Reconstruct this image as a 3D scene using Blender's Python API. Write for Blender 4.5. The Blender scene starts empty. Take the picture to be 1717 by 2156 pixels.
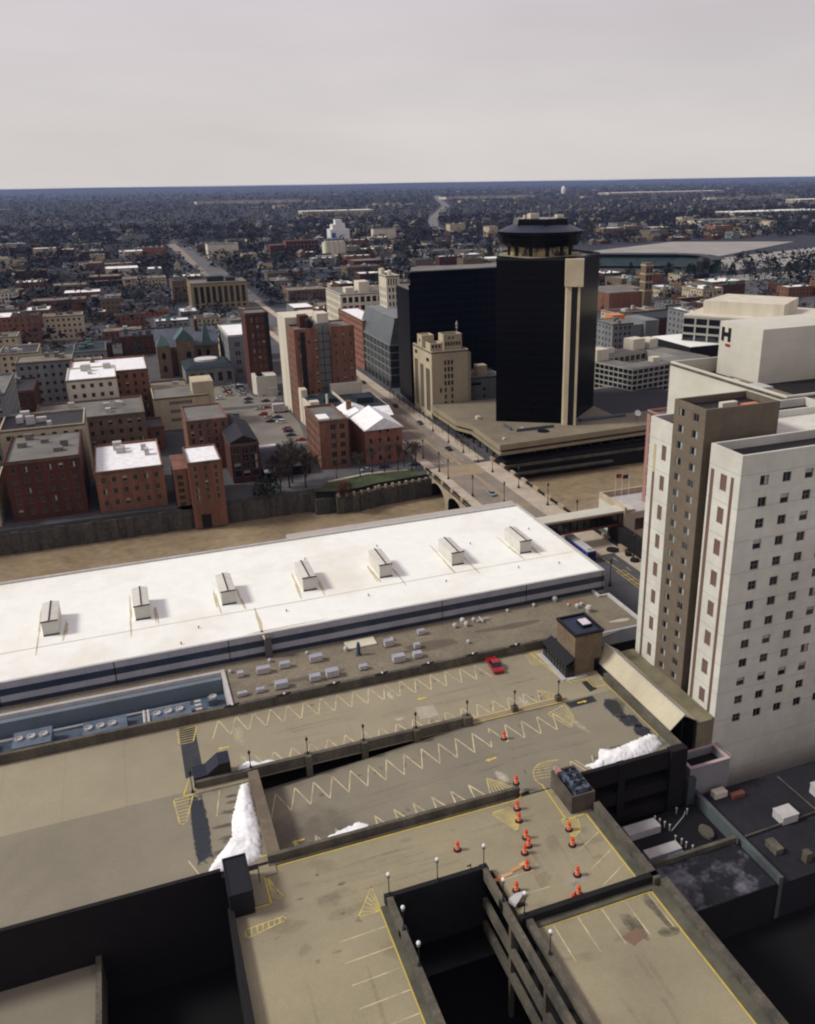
import bpy, bmesh, math, random
from mathutils import Vector, Matrix
# ---------------------------------------------------------------- scene set-up
C = bpy.context.scene
S = 1.27                                  # metres per layout unit
EYE = 85.0                                # eye height in layout units
R = math.radians

# camera -------------------------------------------------------------
yaw, pitch, roll = 0.363110922, 0.364900228, -0.0157106094
fw = Vector((math.sin(yaw)*math.cos(pitch), math.cos(yaw)*math.cos(pitch), -math.sin(pitch)))
rt = Vector((math.cos(yaw), -math.sin(yaw), 0)); up = rt.cross(fw)
r2 = rt*math.cos(roll)+up*math.sin(roll); u2 = -rt*math.sin(roll)+up*math.cos(roll)
cd = bpy.data.cameras.new("camera"); cam = bpy.data.objects.new("camera", cd); C.collection.objects.link(cam)
cam.matrix_world = Matrix(((r2.x,u2.x,-fw.x,0),(r2.y,u2.y,-fw.y,0),(r2.z,u2.z,-fw.z,EYE*S),(0,0,0,1)))
cd.sensor_fit = 'HORIZONTAL'; cd.sensor_width = 36.0; cd.lens = 36*1820/1717.0
cd.shift_x = -98.5/1717.0; cd.shift_y = 0
cd.clip_start = 1.0; cd.clip_end = 90000
C.camera = cam

# sky: thick even cloud with a little of the clear sky mixed in ------
SUN_EL, SUN_AZ = R(42), R(285)            # azimuth clockwise from +Y
w = bpy.data.worlds.new("World"); C.world = w; w.use_nodes = True
nt = w.node_tree; nt.nodes.clear()
out = nt.nodes.new('ShaderNodeOutputWorld'); bg = nt.nodes.new('ShaderNodeBackground')
sky = nt.nodes.new('ShaderNodeTexSky'); sky.sky_type = 'NISHITA'; sky.sun_disc = False
sky.sun_elevation = SUN_EL; sky.sun_rotation = SUN_AZ; sky.dust_density = 3.0
tc = nt.nodes.new('ShaderNodeTexCoord'); sep = nt.nodes.new('ShaderNodeSeparateXYZ')
ramp = nt.nodes.new('ShaderNodeValToRGB')
ramp.color_ramp.elements[0].position = 0.0; ramp.color_ramp.elements[0].color = (6.35,6.0,5.8,1)
ramp.color_ramp.elements[1].position = 1.0; ramp.color_ramp.elements[1].color = (5.0,4.3,5.05,1)
e = ramp.color_ramp.elements.new(.12); e.color = (5.9,5.45,5.55,1)
e = ramp.color_ramp.elements.new(.30); e.color = (5.4,4.82,5.3,1)
no = nt.nodes.new('ShaderNodeTexNoise'); no.inputs['Scale'].default_value = 2.2; no.inputs['Detail'].default_value = 5
mp = nt.nodes.new('ShaderNodeMapping'); mp.inputs['Scale'].default_value = (1,1,5)
mr = nt.nodes.new('ShaderNodeMapRange'); mr.inputs[1].default_value=.3; mr.inputs[2].default_value=.7; mr.inputs[3].default_value=.9; mr.inputs[4].default_value=1.06
mul = nt.nodes.new('ShaderNodeMix'); mul.data_type='RGBA'; mul.blend_type='MULTIPLY'; mul.inputs[0].default_value=1
mx = nt.nodes.new('ShaderNodeMix'); mx.data_type='RGBA'; mx.inputs[0].default_value=.93
L = nt.links.new
L(tc.outputs['Generated'], sep.inputs[0]); L(sep.outputs['Z'], ramp.inputs[0])
L(tc.outputs['Generated'], mp.inputs[0]); L(mp.outputs[0], no.inputs[0]); L(no.outputs[0], mr.inputs[0])
L(ramp.outputs[0], mul.inputs[6]); L(mr.outputs[0], mul.inputs[7])
L(sky.outputs[0], mx.inputs[6]); L(mul.outputs[2], mx.inputs[7]); L(mx.outputs[2], bg.inputs[0])
bg.inputs[1].default_value = .094
L(bg.outputs[0], out.inputs[0])

# sun, soft behind thin cloud -----------------------------------------
sd = bpy.data.lights.new("sun", 'SUN'); sd.energy = 2.3; sd.angle = R(12); sd.color = (1,.975,.93)
so = bpy.data.objects.new("sun", sd); C.collection.objects.link(so)
sdir = Vector((math.sin(SUN_AZ)*math.cos(SUN_EL), math.cos(SUN_AZ)*math.cos(SUN_EL), math.sin(SUN_EL)))
so.rotation_euler = sdir.to_track_quat('Z','Y').to_euler(); so.location = (0,0,400)

C.view_settings.view_transform = 'Standard'; C.view_settings.look = 'None'
C.view_settings.exposure = 0.28; C.view_settings.gamma = 1.0
C.cycles.max_bounces = 6
C.cycles.pixel_filter_type = 'BLACKMAN_HARRIS'; C.cycles.filter_width = 2.1

# ---------------------------------------------------------------- materials
def lin(r,g,b,k=1.0):
    f = lambda v: ((v/255+.055)/1.055)**2.4 if v/255>.04045 else v/255/12.92
    return (min(f(r)*k,.9), min(f(g)*k,.9), min(f(b)*k,.9), 1)
MATS = {}
def mat(name, col=None, rough=.85, col2=None, scale=.3, amt=.5, fine=None, metal=0, spec=.3, bump=0, lines=None, streak=False, contrast=(.35,.65), warp=0, linecol=None):
    """Position based mottling: col -> col2 by noise, 'fine' a second small noise, lines=(axis,pitch,width,darkness)"""
    if name in MATS: return MATS[name]
    m = bpy.data.materials.new(name); m.use_nodes = True; t = m.node_tree; b = t.nodes['Principled BSDF']
    b.inputs['Roughness'].default_value = rough; b.inputs['Metallic'].default_value = metal
    b.inputs['Specular IOR Level'].default_value = spec
    ge = t.nodes.new('ShaderNodeNewGeometry'); LL = t.links.new
    if col2 is None: col2 = tuple(c*.72 for c in col[:3])+(1,)
    mpn = t.nodes.new('ShaderNodeMapping'); LL(ge.outputs['Position'], mpn.inputs[0])
    if streak: mpn.inputs['Scale'].default_value = (1,1,.12)
    n = t.nodes.new('ShaderNodeTexNoise'); n.inputs['Scale'].default_value = scale; n.inputs['Detail'].default_value = 7; n.inputs['Roughness'].default_value=.65
    LL(mpn.outputs[0], n.inputs['Vector'])
    r = t.nodes.new('ShaderNodeMapRange'); r.inputs[1].default_value=contrast[0]; r.inputs[2].default_value=contrast[1]; r.inputs[3].default_value=0; r.inputs[4].default_value=amt
    LL(n.outputs[0], r.inputs[0])
    mix = t.nodes.new('ShaderNodeMix'); mix.data_type='RGBA'; mix.inputs[6].default_value=col; mix.inputs[7].default_value=col2
    LL(r.outputs[0], mix.inputs[0]); last = mix.outputs[2]
    if fine:
        n2 = t.nodes.new('ShaderNodeTexNoise'); n2.inputs['Scale'].default_value=fine[0]; n2.inputs['Detail'].default_value=3
        LL(ge.outputs['Position'], n2.inputs['Vector'])
        r2_ = t.nodes.new('ShaderNodeMapRange'); r2_.inputs[1].default_value=.3; r2_.inputs[2].default_value=.7; r2_.inputs[3].default_value=1-fine[1]; r2_.inputs[4].default_value=1+fine[1]
        LL(n2.outputs[0], r2_.inputs[0])
        m2 = t.nodes.new('ShaderNodeMix'); m2.data_type='RGBA'; m2.blend_type='MULTIPLY'; m2.inputs[0].default_value=1
        LL(last, m2.inputs[6]); LL(r2_.outputs[0], m2.inputs[7]); last = m2.outputs[2]
    for ln in (lines or []):
        ax, pitch_, wd, dark = ln
        sp = t.nodes.new('ShaderNodeSeparateXYZ'); LL(ge.outputs['Position'], sp.inputs[0])
        md = t.nodes.new('ShaderNodeMath'); md.operation='PINGPONG'; md.inputs[1].default_value=pitch_*S/2; LL(sp.outputs[ax], md.inputs[0])
        lt = t.nodes.new('ShaderNodeMath'); lt.operation='LESS_THAN'; lt.inputs[1].default_value=wd*S/2; LL(md.outputs[0], lt.inputs[0])
        ml = t.nodes.new('ShaderNodeMath'); ml.operation='MULTIPLY'; ml.inputs[1].default_value=dark; LL(lt.outputs[0], ml.inputs[0])
        m3 = t.nodes.new('ShaderNodeMix'); m3.data_type='RGBA'; m3.inputs[7].default_value=linecol or tuple(c*.35 for c in col[:3])+(1,)
        LL(ml.outputs[0], m3.inputs[0]); LL(last, m3.inputs[6]); last = m3.outputs[2]
    LL(last, b.inputs['Base Color'])
    if warp:
        n3=t.nodes.new('ShaderNodeTexNoise'); n3.inputs['Scale'].default_value=.12; LL(ge.outputs['Position'],n3.inputs['Vector']); b3=t.nodes.new('ShaderNodeBump'); b3.inputs['Strength'].default_value=.35; b3.inputs['Distance'].default_value=.8; LL(n3.outputs[0],b3.inputs['Height']); LL(b3.outputs[0],b.inputs['Normal'])
    if bump:
        bp = t.nodes.new('ShaderNodeBump'); bp.inputs['Strength'].default_value=bump; bp.inputs['Distance'].default_value=.3
        LL(n.outputs[0], bp.inputs['Height']); LL(bp.outputs[0], b.inputs['Normal'])
    MATS[name] = m; return m

deck_m   = mat('deck_concrete', lin(150,142,117,1.1), .9, lin(128,120,100,1.05), .035, .9, fine=(5,.07), lines=[('X',7.5,.06,.35),('Y',4.8,.04,.2)], contrast=(.3,.7))
deck2_m  = mat('deck_concrete_pale', lin(154,145,116,1.02), .9, lin(126,119,97,1.0), .05, .9, fine=(5,.08), contrast=(.3,.7))
ramp_m   = mat('ramp_concrete', lin(136,129,109,1.04), .9, lin(110,105,92,.98), .035, .9, fine=(5,.07), contrast=(.3,.7))
para_m   = mat('parapet_concrete', lin(104,98,84,.9), .9, lin(62,60,54,.9), .25, .9, fine=(2,.2), streak=True)
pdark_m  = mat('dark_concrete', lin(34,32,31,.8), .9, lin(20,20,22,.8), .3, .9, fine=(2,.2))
gwall_m  = mat('shade_dark_brown_brick', lin(30,26,26,.8), .9, lin(20,18,19,.8), .5, .7)  # brown brick, darkened to carry the shade on walls facing away
slab_m   = mat('stained_slab', lin(116,104,86,1.0), .9, lin(88,79,66,1.0), .2, .9, fine=(2,.12))
yel_m    = mat('yellow_paint', lin(206,180,62,1.1), .8, lin(176,156,84,1.1), .8, .8)
yelw_m   = mat('worn_pale_paint', lin(196,182,142,1.1), .8, lin(158,146,118,1.05), .5, 1, contrast=(.4,.6))
ylw2_m   = mat('faded_yellow_paint', lin(190,174,96,1.08), .8, lin(158,146,106,1.05), .6, 1, contrast=(.4,.6))
wet_m    = mat('wet_patch', lin(44,50,56,.9), .35, lin(62,62,60,.9), .4, .9)
wetb_m   = mat('dark_patch', lin(74,70,62,.9), .6, lin(58,56,52,.9), .5, .9)
pale_m   = mat('pale_repair', lin(172,166,150,1.05), .9, lin(158,148,126,1.0), .4, .9)
snow_m   = mat('snow', lin(238,240,238,1.0), .75, lin(206,204,198,1.0), .5, .8, fine=(2.5,.08), bump=.35, contrast=(.4,.7))
whroof_m = mat('white_membrane', lin(240,242,232,.95), .6, lin(218,212,190,.95), .04, .7, fine=(.35,.03), contrast=(.48,.72), lines=[('X',3.1,.05,.12),('Y',9.3,.05,.12)])
dirt_m   = mat('roof_dirt', lin(204,194,166,1.0), .85, lin(180,166,134,1.0), .5, .9, contrast=(.3,.6))
grav_m   = mat('gravel_roof', lin(127,118,99,1.04), .95, lin(103,96,82,1.0), .09, .9, fine=(2.5,.2))
gravg_m  = mat('grey_roof', lin(120,118,110,1.0), .95, lin(92,90,86,1.0), .09, .9, fine=(1.5,.15))
clad_m   = mat('grey_panel', lin(138,139,144,1.35), .6, lin(120,123,132,1.3), .3, .7, lines=[('X',4,.06,.5)])
glassb_m = mat('blue_glass_band', lin(52,64,82,.8), .25, lin(40,50,68,.8), .3, .8, lines=[('X',2,.08,.4)], spec=.5)
acw_m    = mat('white_metal', lin(186,184,180,1.0), .5, lin(164,162,156,1.0), .8, .8)
vent_m   = mat('louvre_white', lin(214,212,202,.95), .6, lin(196,192,178,.95), .5, .8, lines=[('Y',.8,.1,.3)])
black_m  = mat('black_metal', lin(20,20,24,.9), .5)
dkgr_m   = mat('dark_green_metal', lin(30,38,38,.9), .5)
globe_m  = mat('globe_glass', lin(225,225,218,1), .3)
red_m    = mat('red_paint', lin(150,28,36,1.0), .3, lin(130,22,28,1), .8,.5, spec=.5)
orange_m = mat('orange_plastic', lin(226,84,44,1.0), .5, lin(206,66,36,1.0), 1, .6)
refl_m   = mat('reflective_band', lin(238,190,160,1), .4)
rubber_m = mat('black_rubber', lin(30,30,30,.8), .8)
carg_m   = mat('car_glass', lin(22,26,32,.8), .15, spec=.6)
brick_m  = mat('red_brick', lin(124,86,68,1.12), .9, lin(90,64,54,1.1), .35, .9, fine=(1.5,.15), streak=True)
brickd_m = mat('dark_red_brick', lin(84,48,38,1.05), .9, lin(60,38,32,1.0), .3, .9, fine=(1.5,.12), streak=True)
brickb_m = mat('brown_brick', lin(104,94,80,1.1), .9, lin(92,83,71,1.1), .25, .8, fine=(1.2,.07), lines=[('Z',2.33,.07,.35)])
brickt_m = mat('tan_brick', lin(112,96,78,1.15), .9, lin(88,76,62,1.1), .4, .8, fine=(2,.15))
cream_m  = mat('cream_stone', lin(176,164,138,1.15), .9, lin(150,138,114,1.15), .12, .8, fine=(.8,.06), streak=True)
ivory_m  = mat('ivory_paint', lin(200,194,174,1.1), .8, lin(176,168,148,1.1), .15, .8, streak=True)
whwall_m = mat('white_concrete', lin(192,191,180,1.15), .8, lin(172,170,158,1.12), .1, .8, fine=(.6,.04), lines=[('Z',4.55,.1,.4),('Z',2.275,.05,.25),('X',3.9,.06,.3)])
whp_m    = mat('white_precast', lin(190,188,174,1.1), .8, lin(172,168,152,1.1), .06, .8, lines=[('Z',3.4,.08,.22)])
greyst_m = mat('grey_stone', lin(118,120,118,1.2), .85, lin(92,96,98,1.2), .2, .8, streak=True)
bpanel_m = mat('brown_panel', lin(106,82,72,1.1), .8, lin(92,72,64,1.1), .5, .6)
pink_m   = mat('pink_brick', lin(156,116,108,1.1), .85, lin(138,102,94,1.1), .4, .7)
bglass_m = mat('black_glass', lin(11,12,14,.7), .2, lin(7,8,9,.7), .05, .8, lines=[('Z',2.9,.3,.3)], spec=.07, linecol=lin(40,40,40,.8))
nglass_m = mat('navy_glass', lin(14,17,28,.7), .35, lin(11,13,22,.7), .05, .8, lines=[('Z',3.1,.6,.35),('X',2.4,.4,.25)], spec=.08, linecol=lin(34,38,52,.8))
tealg_m  = mat('teal_glass', lin(62,74,76,.85), .25, lin(40,50,56,.85), .15, .8, lines=[('Z',2.6,.25,.6)], spec=.5)
tealr_m  = mat('teal_roof', lin(38,52,58,.9), .8, lin(28,38,44,.9), .2, .8)
copper_m = mat('green_copper', lin(86,110,104,.9), .8, lin(64,84,84,.9), .3, .8)
slate_m  = mat('slate_roof', lin(96,100,112,.9), .8, lin(74,78,90,.9), .3, .8)
pane_m   = mat('window_pane', lin(26,32,40,.8), .15, lin(16,20,26,.8), .4, .8, spec=.6)
panel_m  = mat('window_light', lin(176,178,168,.9), .5, lin(140,142,134,.9), .8, .8)
frame_m  = mat('window_frame', lin(120,116,108,1.0), .7)
asph_m   = mat('asphalt', lin(92,92,94,.8), .9, lin(74,74,78,.8), .08, .8, fine=(1,.1))
bras_m = mat('brown_asphalt', lin(138,127,112,.98), .9, lin(116,108,98,.98), .1, .9, fine=(1,.12))
asphl_m  = mat('worn_asphalt', lin(104,102,100,.85), .9, lin(84,84,84,.85), .06, .8, fine=(.8,.1))
pave_m   = mat('pavement', lin(180,168,148,1.02), .9, lin(152,138,120,1.0), .1, .8, fine=(1,.1))
bridge_m = mat('bridge_stone', lin(160,144,122,1.1), .9, lin(122,110,96,1.1), .2, .9, fine=(1,.1))
rock_m   = mat('river_wall', lin(92,88,78,1.0), .95, lin(54,54,52,1.0), .25, .95, fine=(.8,.25), bump=.6, streak=True)
grass_m  = mat('lawn', lin(58,66,44,.9), .95, lin(72,84,48,.9), .1, .9, contrast=(.45,.6), fine=(.8,.2))
bark_m   = mat('bark', lin(62,54,50,.8), .95, lin(46,42,40,.8), 1, .8)
twig_m   = mat('twigs', lin(88,76,66,.8), .95, lin(64,58,54,.8), .5, .8)
twigr_m  = mat('reddish_twigs', lin(90,52,40,.8), .95, lin(70,44,36,.8), .6, .8)
ever_m   = mat('evergreen', lin(26,38,32,.8), .95, lin(36,48,36,.8), .3, .8)
copper_r = mat('tarnished_roof', lin(78,88,100,.9), .7)

# river water -----------------------------------------------------------
wm = mat('river_water', lin(150,134,106,1.0), .3, lin(122,108,84,1.0), .05, .9, fine=(.35,.16), bump=.5, spec=.4)

def soft(name, base, k=3.0, scale=.9, top=.8):
    m=bpy.data.materials.new(name); m.use_nodes=True; t=m.node_tree; b=t.nodes['Principled BSDF']; b.inputs['Roughness'].default_value=.9 if 'wet' not in name else .5; b.inputs['Base Color'].default_value=base
    tr=t.nodes.new('ShaderNodeBsdfTransparent'); mx_=t.nodes.new('ShaderNodeMixShader'); at=t.nodes.new('ShaderNodeAttribute'); at.attribute_name='edge'
    ge=t.nodes.new('ShaderNodeNewGeometry'); n=t.nodes.new('ShaderNodeTexNoise'); n.inputs['Scale'].default_value=scale; n.inputs['Detail'].default_value=6; n.inputs['Roughness'].default_value=.7
    LL=t.links.new; LL(ge.outputs['Position'],n.inputs['Vector'])
    a=t.nodes.new('ShaderNodeMath'); a.operation='ADD'; LL(at.outputs['Fac'],a.inputs[0]); LL(n.outputs[0],a.inputs[1])
    s_=t.nodes.new('ShaderNodeMath'); s_.operation='SUBTRACT'; s_.inputs[1].default_value=.78; LL(a.outputs[0],s_.inputs[0])
    q=t.nodes.new('ShaderNodeMath'); q.operation='MULTIPLY'; q.use_clamp=True; q.inputs[1].default_value=k; LL(s_.outputs[0],q.inputs[0])
    q2=t.nodes.new('ShaderNodeMath'); q2.operation='MULTIPLY'; q2.inputs[1].default_value=top; LL(q.outputs[0],q2.inputs[0])
    LL(q2.outputs[0],mx_.inputs[0]); LL(tr.outputs[0],mx_.inputs[1]); LL(b.outputs[0],mx_.inputs[2]); LL(mx_.outputs[0],t.nodes['Material Output'].inputs['Surface'])
    MATS[name]=m; return m
# ---------------------------------------------------------------- helpers
def link(o): C.collection.objects.link(o); return o
def tag(o, label=None, cat=None, group=None, kind=None):
    if label: o['label'] = label
    if cat: o['category'] = cat
    if group: o['group'] = group
    if kind: o['kind'] = kind
    return o
def thing(name, label, cat, x, y, z=0, rz=0, group=None):
    o = link(bpy.data.objects.new(name, None)); o.location = (x*S,y*S,z*S); o.rotation_euler=(0,0,rz)
    o.empty_display_size = .5
    return tag(o, label, cat, group)
class MB:
    """collects faces in layout units; build() scales to metres and links one mesh object"""
    def __init__(s): s.v=[]; s.f=[]; s.m=[]
    def poly(s, pts, m=0):
        i=len(s.v); s.v += [tuple(p) for p in pts]; s.f.append(tuple(range(i,i+len(pts)))); s.m.append(m)
    def box(s, x0,x1,y0,y1,z0,z1, m=0, mt=None, bottom=True):
        if x0>x1: x0,x1=x1,x0
        if y0>y1: y0,y1=y1,y0
        a=[(x0,y0,z0),(x1,y0,z0),(x1,y1,z0),(x0,y1,z0),(x0,y0,z1),(x1,y0,z1),(x1,y1,z1),(x0,y1,z1)]
        i=len(s.v); s.v+=a
        fs=[(0,1,5,4),(1,2,6,5),(2,3,7,6),(3,0,4,7),(4,5,6,7)]+([(3,2,1,0)] if bottom else [])
        for k,f in enumerate(fs): s.f.append(tuple(i+j for j in f)); s.m.append(mt if (k==4 and mt is not None) else m)
    def prism(s, pts, z0, z1, m=0, mt=None, top=True, bottom=True, pts2=None):
        n=len(pts); i=len(s.v); p2=pts2 or pts
        s.v += [(p[0],p[1],z0) for p in pts]+[(p[0],p[1],z1) for p in p2]
        for k in range(n):
            j=(k+1)%n; s.f.append((i+k,i+j,i+n+j,i+n+k)); s.m.append(m)
        if top: s.f.append(tuple(i+n+k for k in range(n))); s.m.append(m if mt is None else mt)
        if bottom: s.f.append(tuple(i+n-1-k for k in range(n))); s.m.append(m)
    def tube(s, p0, p1, r0, r1=None, n=6, m=0, caps=True):
        r1 = r0 if r1 is None else r1
        p0=Vector(p0); p1=Vector(p1); d=(p1-p0)
        if d.length<1e-6: return
        d.normalize(); a=d.orthogonal().normalized(); b=d.cross(a)
        i=len(s.v)
        for P_,r_ in ((p0,r0),(p1,r1)):
            for k in range(n):
                t=2*math.pi*k/n; s.v.append(tuple(P_+a*(r_*math.cos(t))+b*(r_*math.sin(t))))
        for k in range(n):
            j=(k+1)%n; s.f.append((i+k,i+j,i+n+j,i+n+k)); s.m.append(m)
        if caps: s.f.append(tuple(i+n-1-k for k in range(n))); s.m.append(m); s.f.append(tuple(i+n+k for k in range(n))); s.m.append(m)
    def lathe(s, cx, cy, prof, n=12, m=0, z=0):
        i=len(s.v)
        for (r_,h_) in prof:
            for k in range(n):
                t=2*math.pi*k/n; s.v.append((cx+r_*math.cos(t), cy+r_*math.sin(t), z+h_))
        for q in range(len(prof)-1):
            for k in range(n):
                j=(k+1)%n; s.f.append((i+q*n+k,i+q*n+j,i+(q+1)*n+j,i+(q+1)*n+k)); s.m.append(m)
        s.f.append(tuple(i+n-1-k for k in range(n))); s.m.append(m)
        q=len(prof)-1; s.f.append(tuple(i+q*n+k for k in range(n))); s.m.append(m)
    def strip(s, pts, w, z, m=0, closed=False, zf=None):
        """painted line along pts (layout units); z constant or zf(x,y)"""
        P_=[Vector(p) for p in pts]
        if closed: P_.append(P_[0])
        for a,b in zip(P_,P_[1:]):
            d=(b-a)
            if d.length<1e-4: continue
            d.normalize(); nrm=Vector((-d.y,d.x))*w/2; e_=d*w*.35
            q=[a-e_-nrm,b+e_-nrm,b+e_+nrm,a-e_+nrm]
            s.poly([(v.x,v.y,(zf(v.x,v.y) if zf else 0)+z) for v in q], m)
    def build(s, name, mats, parent=None, loc=None, rz=0, smooth=False):
        """verts are world layout coords when parent/loc is a placed thing (then made local), local coords otherwise"""
        me=bpy.data.meshes.new(name); ox=oy=oz=0
        if loc: ox,oy,oz = loc
        elif parent is not None:
            p_=parent; ox=oy=oz=0
            while p_ is not None: ox+=p_.location.x/S; oy+=p_.location.y/S; oz+=p_.location.z/S; p_=p_.parent
        me.from_pydata([((v[0]-ox)*S,(v[1]-oy)*S,(v[2]-oz)*S) for v in s.v],[],s.f)
        if not isinstance(mats,(list,tuple)): mats=[mats]
        for m_ in mats: me.materials.append(m_)
        if len(mats)>1: me.polygons.foreach_set('material_index', s.m)
        if smooth: me.polygons.foreach_set('use_smooth',[True]*len(s.f))
        me.update()
        o=link(bpy.data.objects.new(name, me))
        if parent is not None: o.parent=parent
        elif loc: o.location=(ox*S,oy*S,oz*S)
        return o
def dup(root, x, y, z=None, rz=None, label=None, group=None, scale=None):
    """copy of a thing with copies of its parts and sub-parts, sharing mesh data"""
    r=root.copy(); link(r); r.location=(x*S,y*S,(root.location.z if z is None else z*S))
    if rz is not None: r.rotation_euler=(0,0,rz)
    if scale: r.scale=scale if isinstance(scale,(tuple,list)) else (scale,)*3
    if label: r['label']=label
    if group: r['group']=group
    for ch in list(root.children):
        c_=ch.copy(); link(c_); c_.parent=r
        for g in list(ch.children):
            d=g.copy(); link(d); d.parent=c_
    return r
def struct(name, mb, mats, kind='structure'):
    o=mb.build(name, mats); o['kind']=kind; return o

# windows: one mesh per window, sitting in a real hole of the wall -----
WIN = {}
def win_mesh(w_, h_, style, d):
    k=(round(w_,2),round(h_,2),style,round(d,2))
    if k in WIN: return WIN[k]
    mb=MB(); f=min(.09,w_*.12); y=d*.75
    mats=[pane_m, frame_m, panel_m]
    if style=='pane': mb.poly([(-w_/2,y,0),(w_/2,y,0),(w_/2,y,h_),(-w_/2,y,h_)],0)
    else:
        for (a,b,c_,e_) in ((-w_/2,w_/2,0,f),(-w_/2,w_/2,h_-f,h_),(-w_/2,-w_/2+f,f,h_-f),(w_/2-f,w_/2,f,h_-f)):
            mb.box(a,b,y-.05,y+.02,c_,e_,1)
        if style in('curtain','curtain2'):
            s_=.1 if style=='curtain' else -.25
            mb.poly([(-w_/2+f,y,f),(s_*w_,y,f),(s_*w_,y,h_-f),(-w_/2+f,y,h_-f)],0 if style=='curtain' else 2)
            mb.poly([(s_*w_,y,f),(w_/2-f,y,f),(w_/2-f,y,h_-f),(s_*w_,y,h_-f)],2 if style=='curtain' else 0)
        elif style=='blind':
            zz=h_*.55
            mb.poly([(-w_/2+f,y,f),(w_/2-f,y,f),(w_/2-f,y,zz),(-w_/2+f,y,zz)],0)
            mb.poly([(-w_/2+f,y,zz),(w_/2-f,y,zz),(w_/2-f,y,h_-f),(-w_/2+f,y,h_-f)],2)
        else:
            mb.poly([(-w_/2+f,y,f),(w_/2-f,y,f),(w_/2-f,y,h_-f),(-w_/2+f,y,h_-f)],0)
            mb.box(-f/3,f/3,y-.04,y,f,h_-f,1)
            if style=='sash': mb.box(-w_/2+f,w_/2-f,y-.04,y,h_*.5-f/3,h_*.5+f/3,1)
    me=bpy.data.meshes.new('window'); me.from_pydata([(v[0]*S,v[1]*S,v[2]*S) for v in mb.v],[],mb.f)
    for m_ in mats: me.materials.append(m_)
    me.polygons.foreach_set('material_index', mb.m); WIN[k]=me; return me
def facade(mb, root, O, U, W_, z0, z1, rects, d=.22, m=0, budget=None, rng=random):
    """wall from O along unit U with real holes; rects: (u0,u1,z0,z1,style)"""
    N=(U[1],-U[0])
    us=sorted({0,W_}|{round(r[0],3) for r in rects}|{round(r[1],3) for r in rects})
    zs=sorted({z0,z1}|{round(r[2],3) for r in rects}|{round(r[3],3) for r in rects})
    P_=lambda u,z,q=0: (O[0]+U[0]*u-N[0]*q, O[1]+U[1]*u-N[1]*q, z)
    for a,b in zip(us,us[1:]):
        # merge vertical runs
        run=None
        for c_,e_ in zip(zs,zs[1:]):
            mu,mz=(a+b)/2,(c_+e_)/2
            hole=any(r[0]<mu<r[1] and r[2]<mz<r[3] for r in rects)
            if hole:
                if run is not None: mb.poly([P_(a,run),P_(b,run),P_(b,c_),P_(a,c_)],m); run=None
            elif run is None: run=c_
        if run is not None: mb.poly([P_(a,run),P_(b,run),P_(b,z1),P_(a,z1)],m)
    extra=MB()
    for r in rects:
        u0,u1,a,b=r[:4]
        mb.poly([P_(u0,a),P_(u1,a),P_(u1,a,d),P_(u0,a,d)],m); mb.poly([P_(u0,b,d),P_(u1,b,d),P_(u1,b),P_(u0,b)],m)
        mb.poly([P_(u0,a),P_(u0,a,d),P_(u0,b,d),P_(u0,b)],m); mb.poly([P_(u1,a,d),P_(u1,a),P_(u1,b),P_(u1,b,d)],m)
        style=r[4] if len(r)>4 else 'plain'
        if style=='open': continue
        if style=='mix': style=rng.choice(['plain','sash','sash','curtain','blind','plain','plain','plain'])
        if budget is not None and budget[0]<=0:
            extra.poly([P_(u0,a,d*.75),P_(u1,a,d*.75),P_(u1,b,d*.75),P_(u0,b,d*.75)],0); continue
        if budget is not None: budget[0]-=1
        o=link(bpy.data.objects.new('window', win_mesh(u1-u0,b-a,style,d)))
        p=P_((u0+u1)/2,a); o.location=((p[0])*S-root.location.x,(p[1])*S-root.location.y,(p[2])*S-root.location.z)
        o.rotation_euler=(0,0,math.atan2(U[1],U[0])); o.parent=root
    return extra
def grid(u0,u1,n,z0,z1,m,w_,h_,style='plain'):
    """n columns, m rows of windows centred in the cells of u0..u1 x z0..z1"""
    out=[]
    for j in range(m):
        zc=z1-(j+.5)*(z1-z0)/m
        for i in range(n):
            uc=u0+(i+.5)*(u1-u0)/n; out.append((uc-w_/2,uc+w_/2,zc-h_/2,zc+h_/2,style))
    return out
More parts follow.
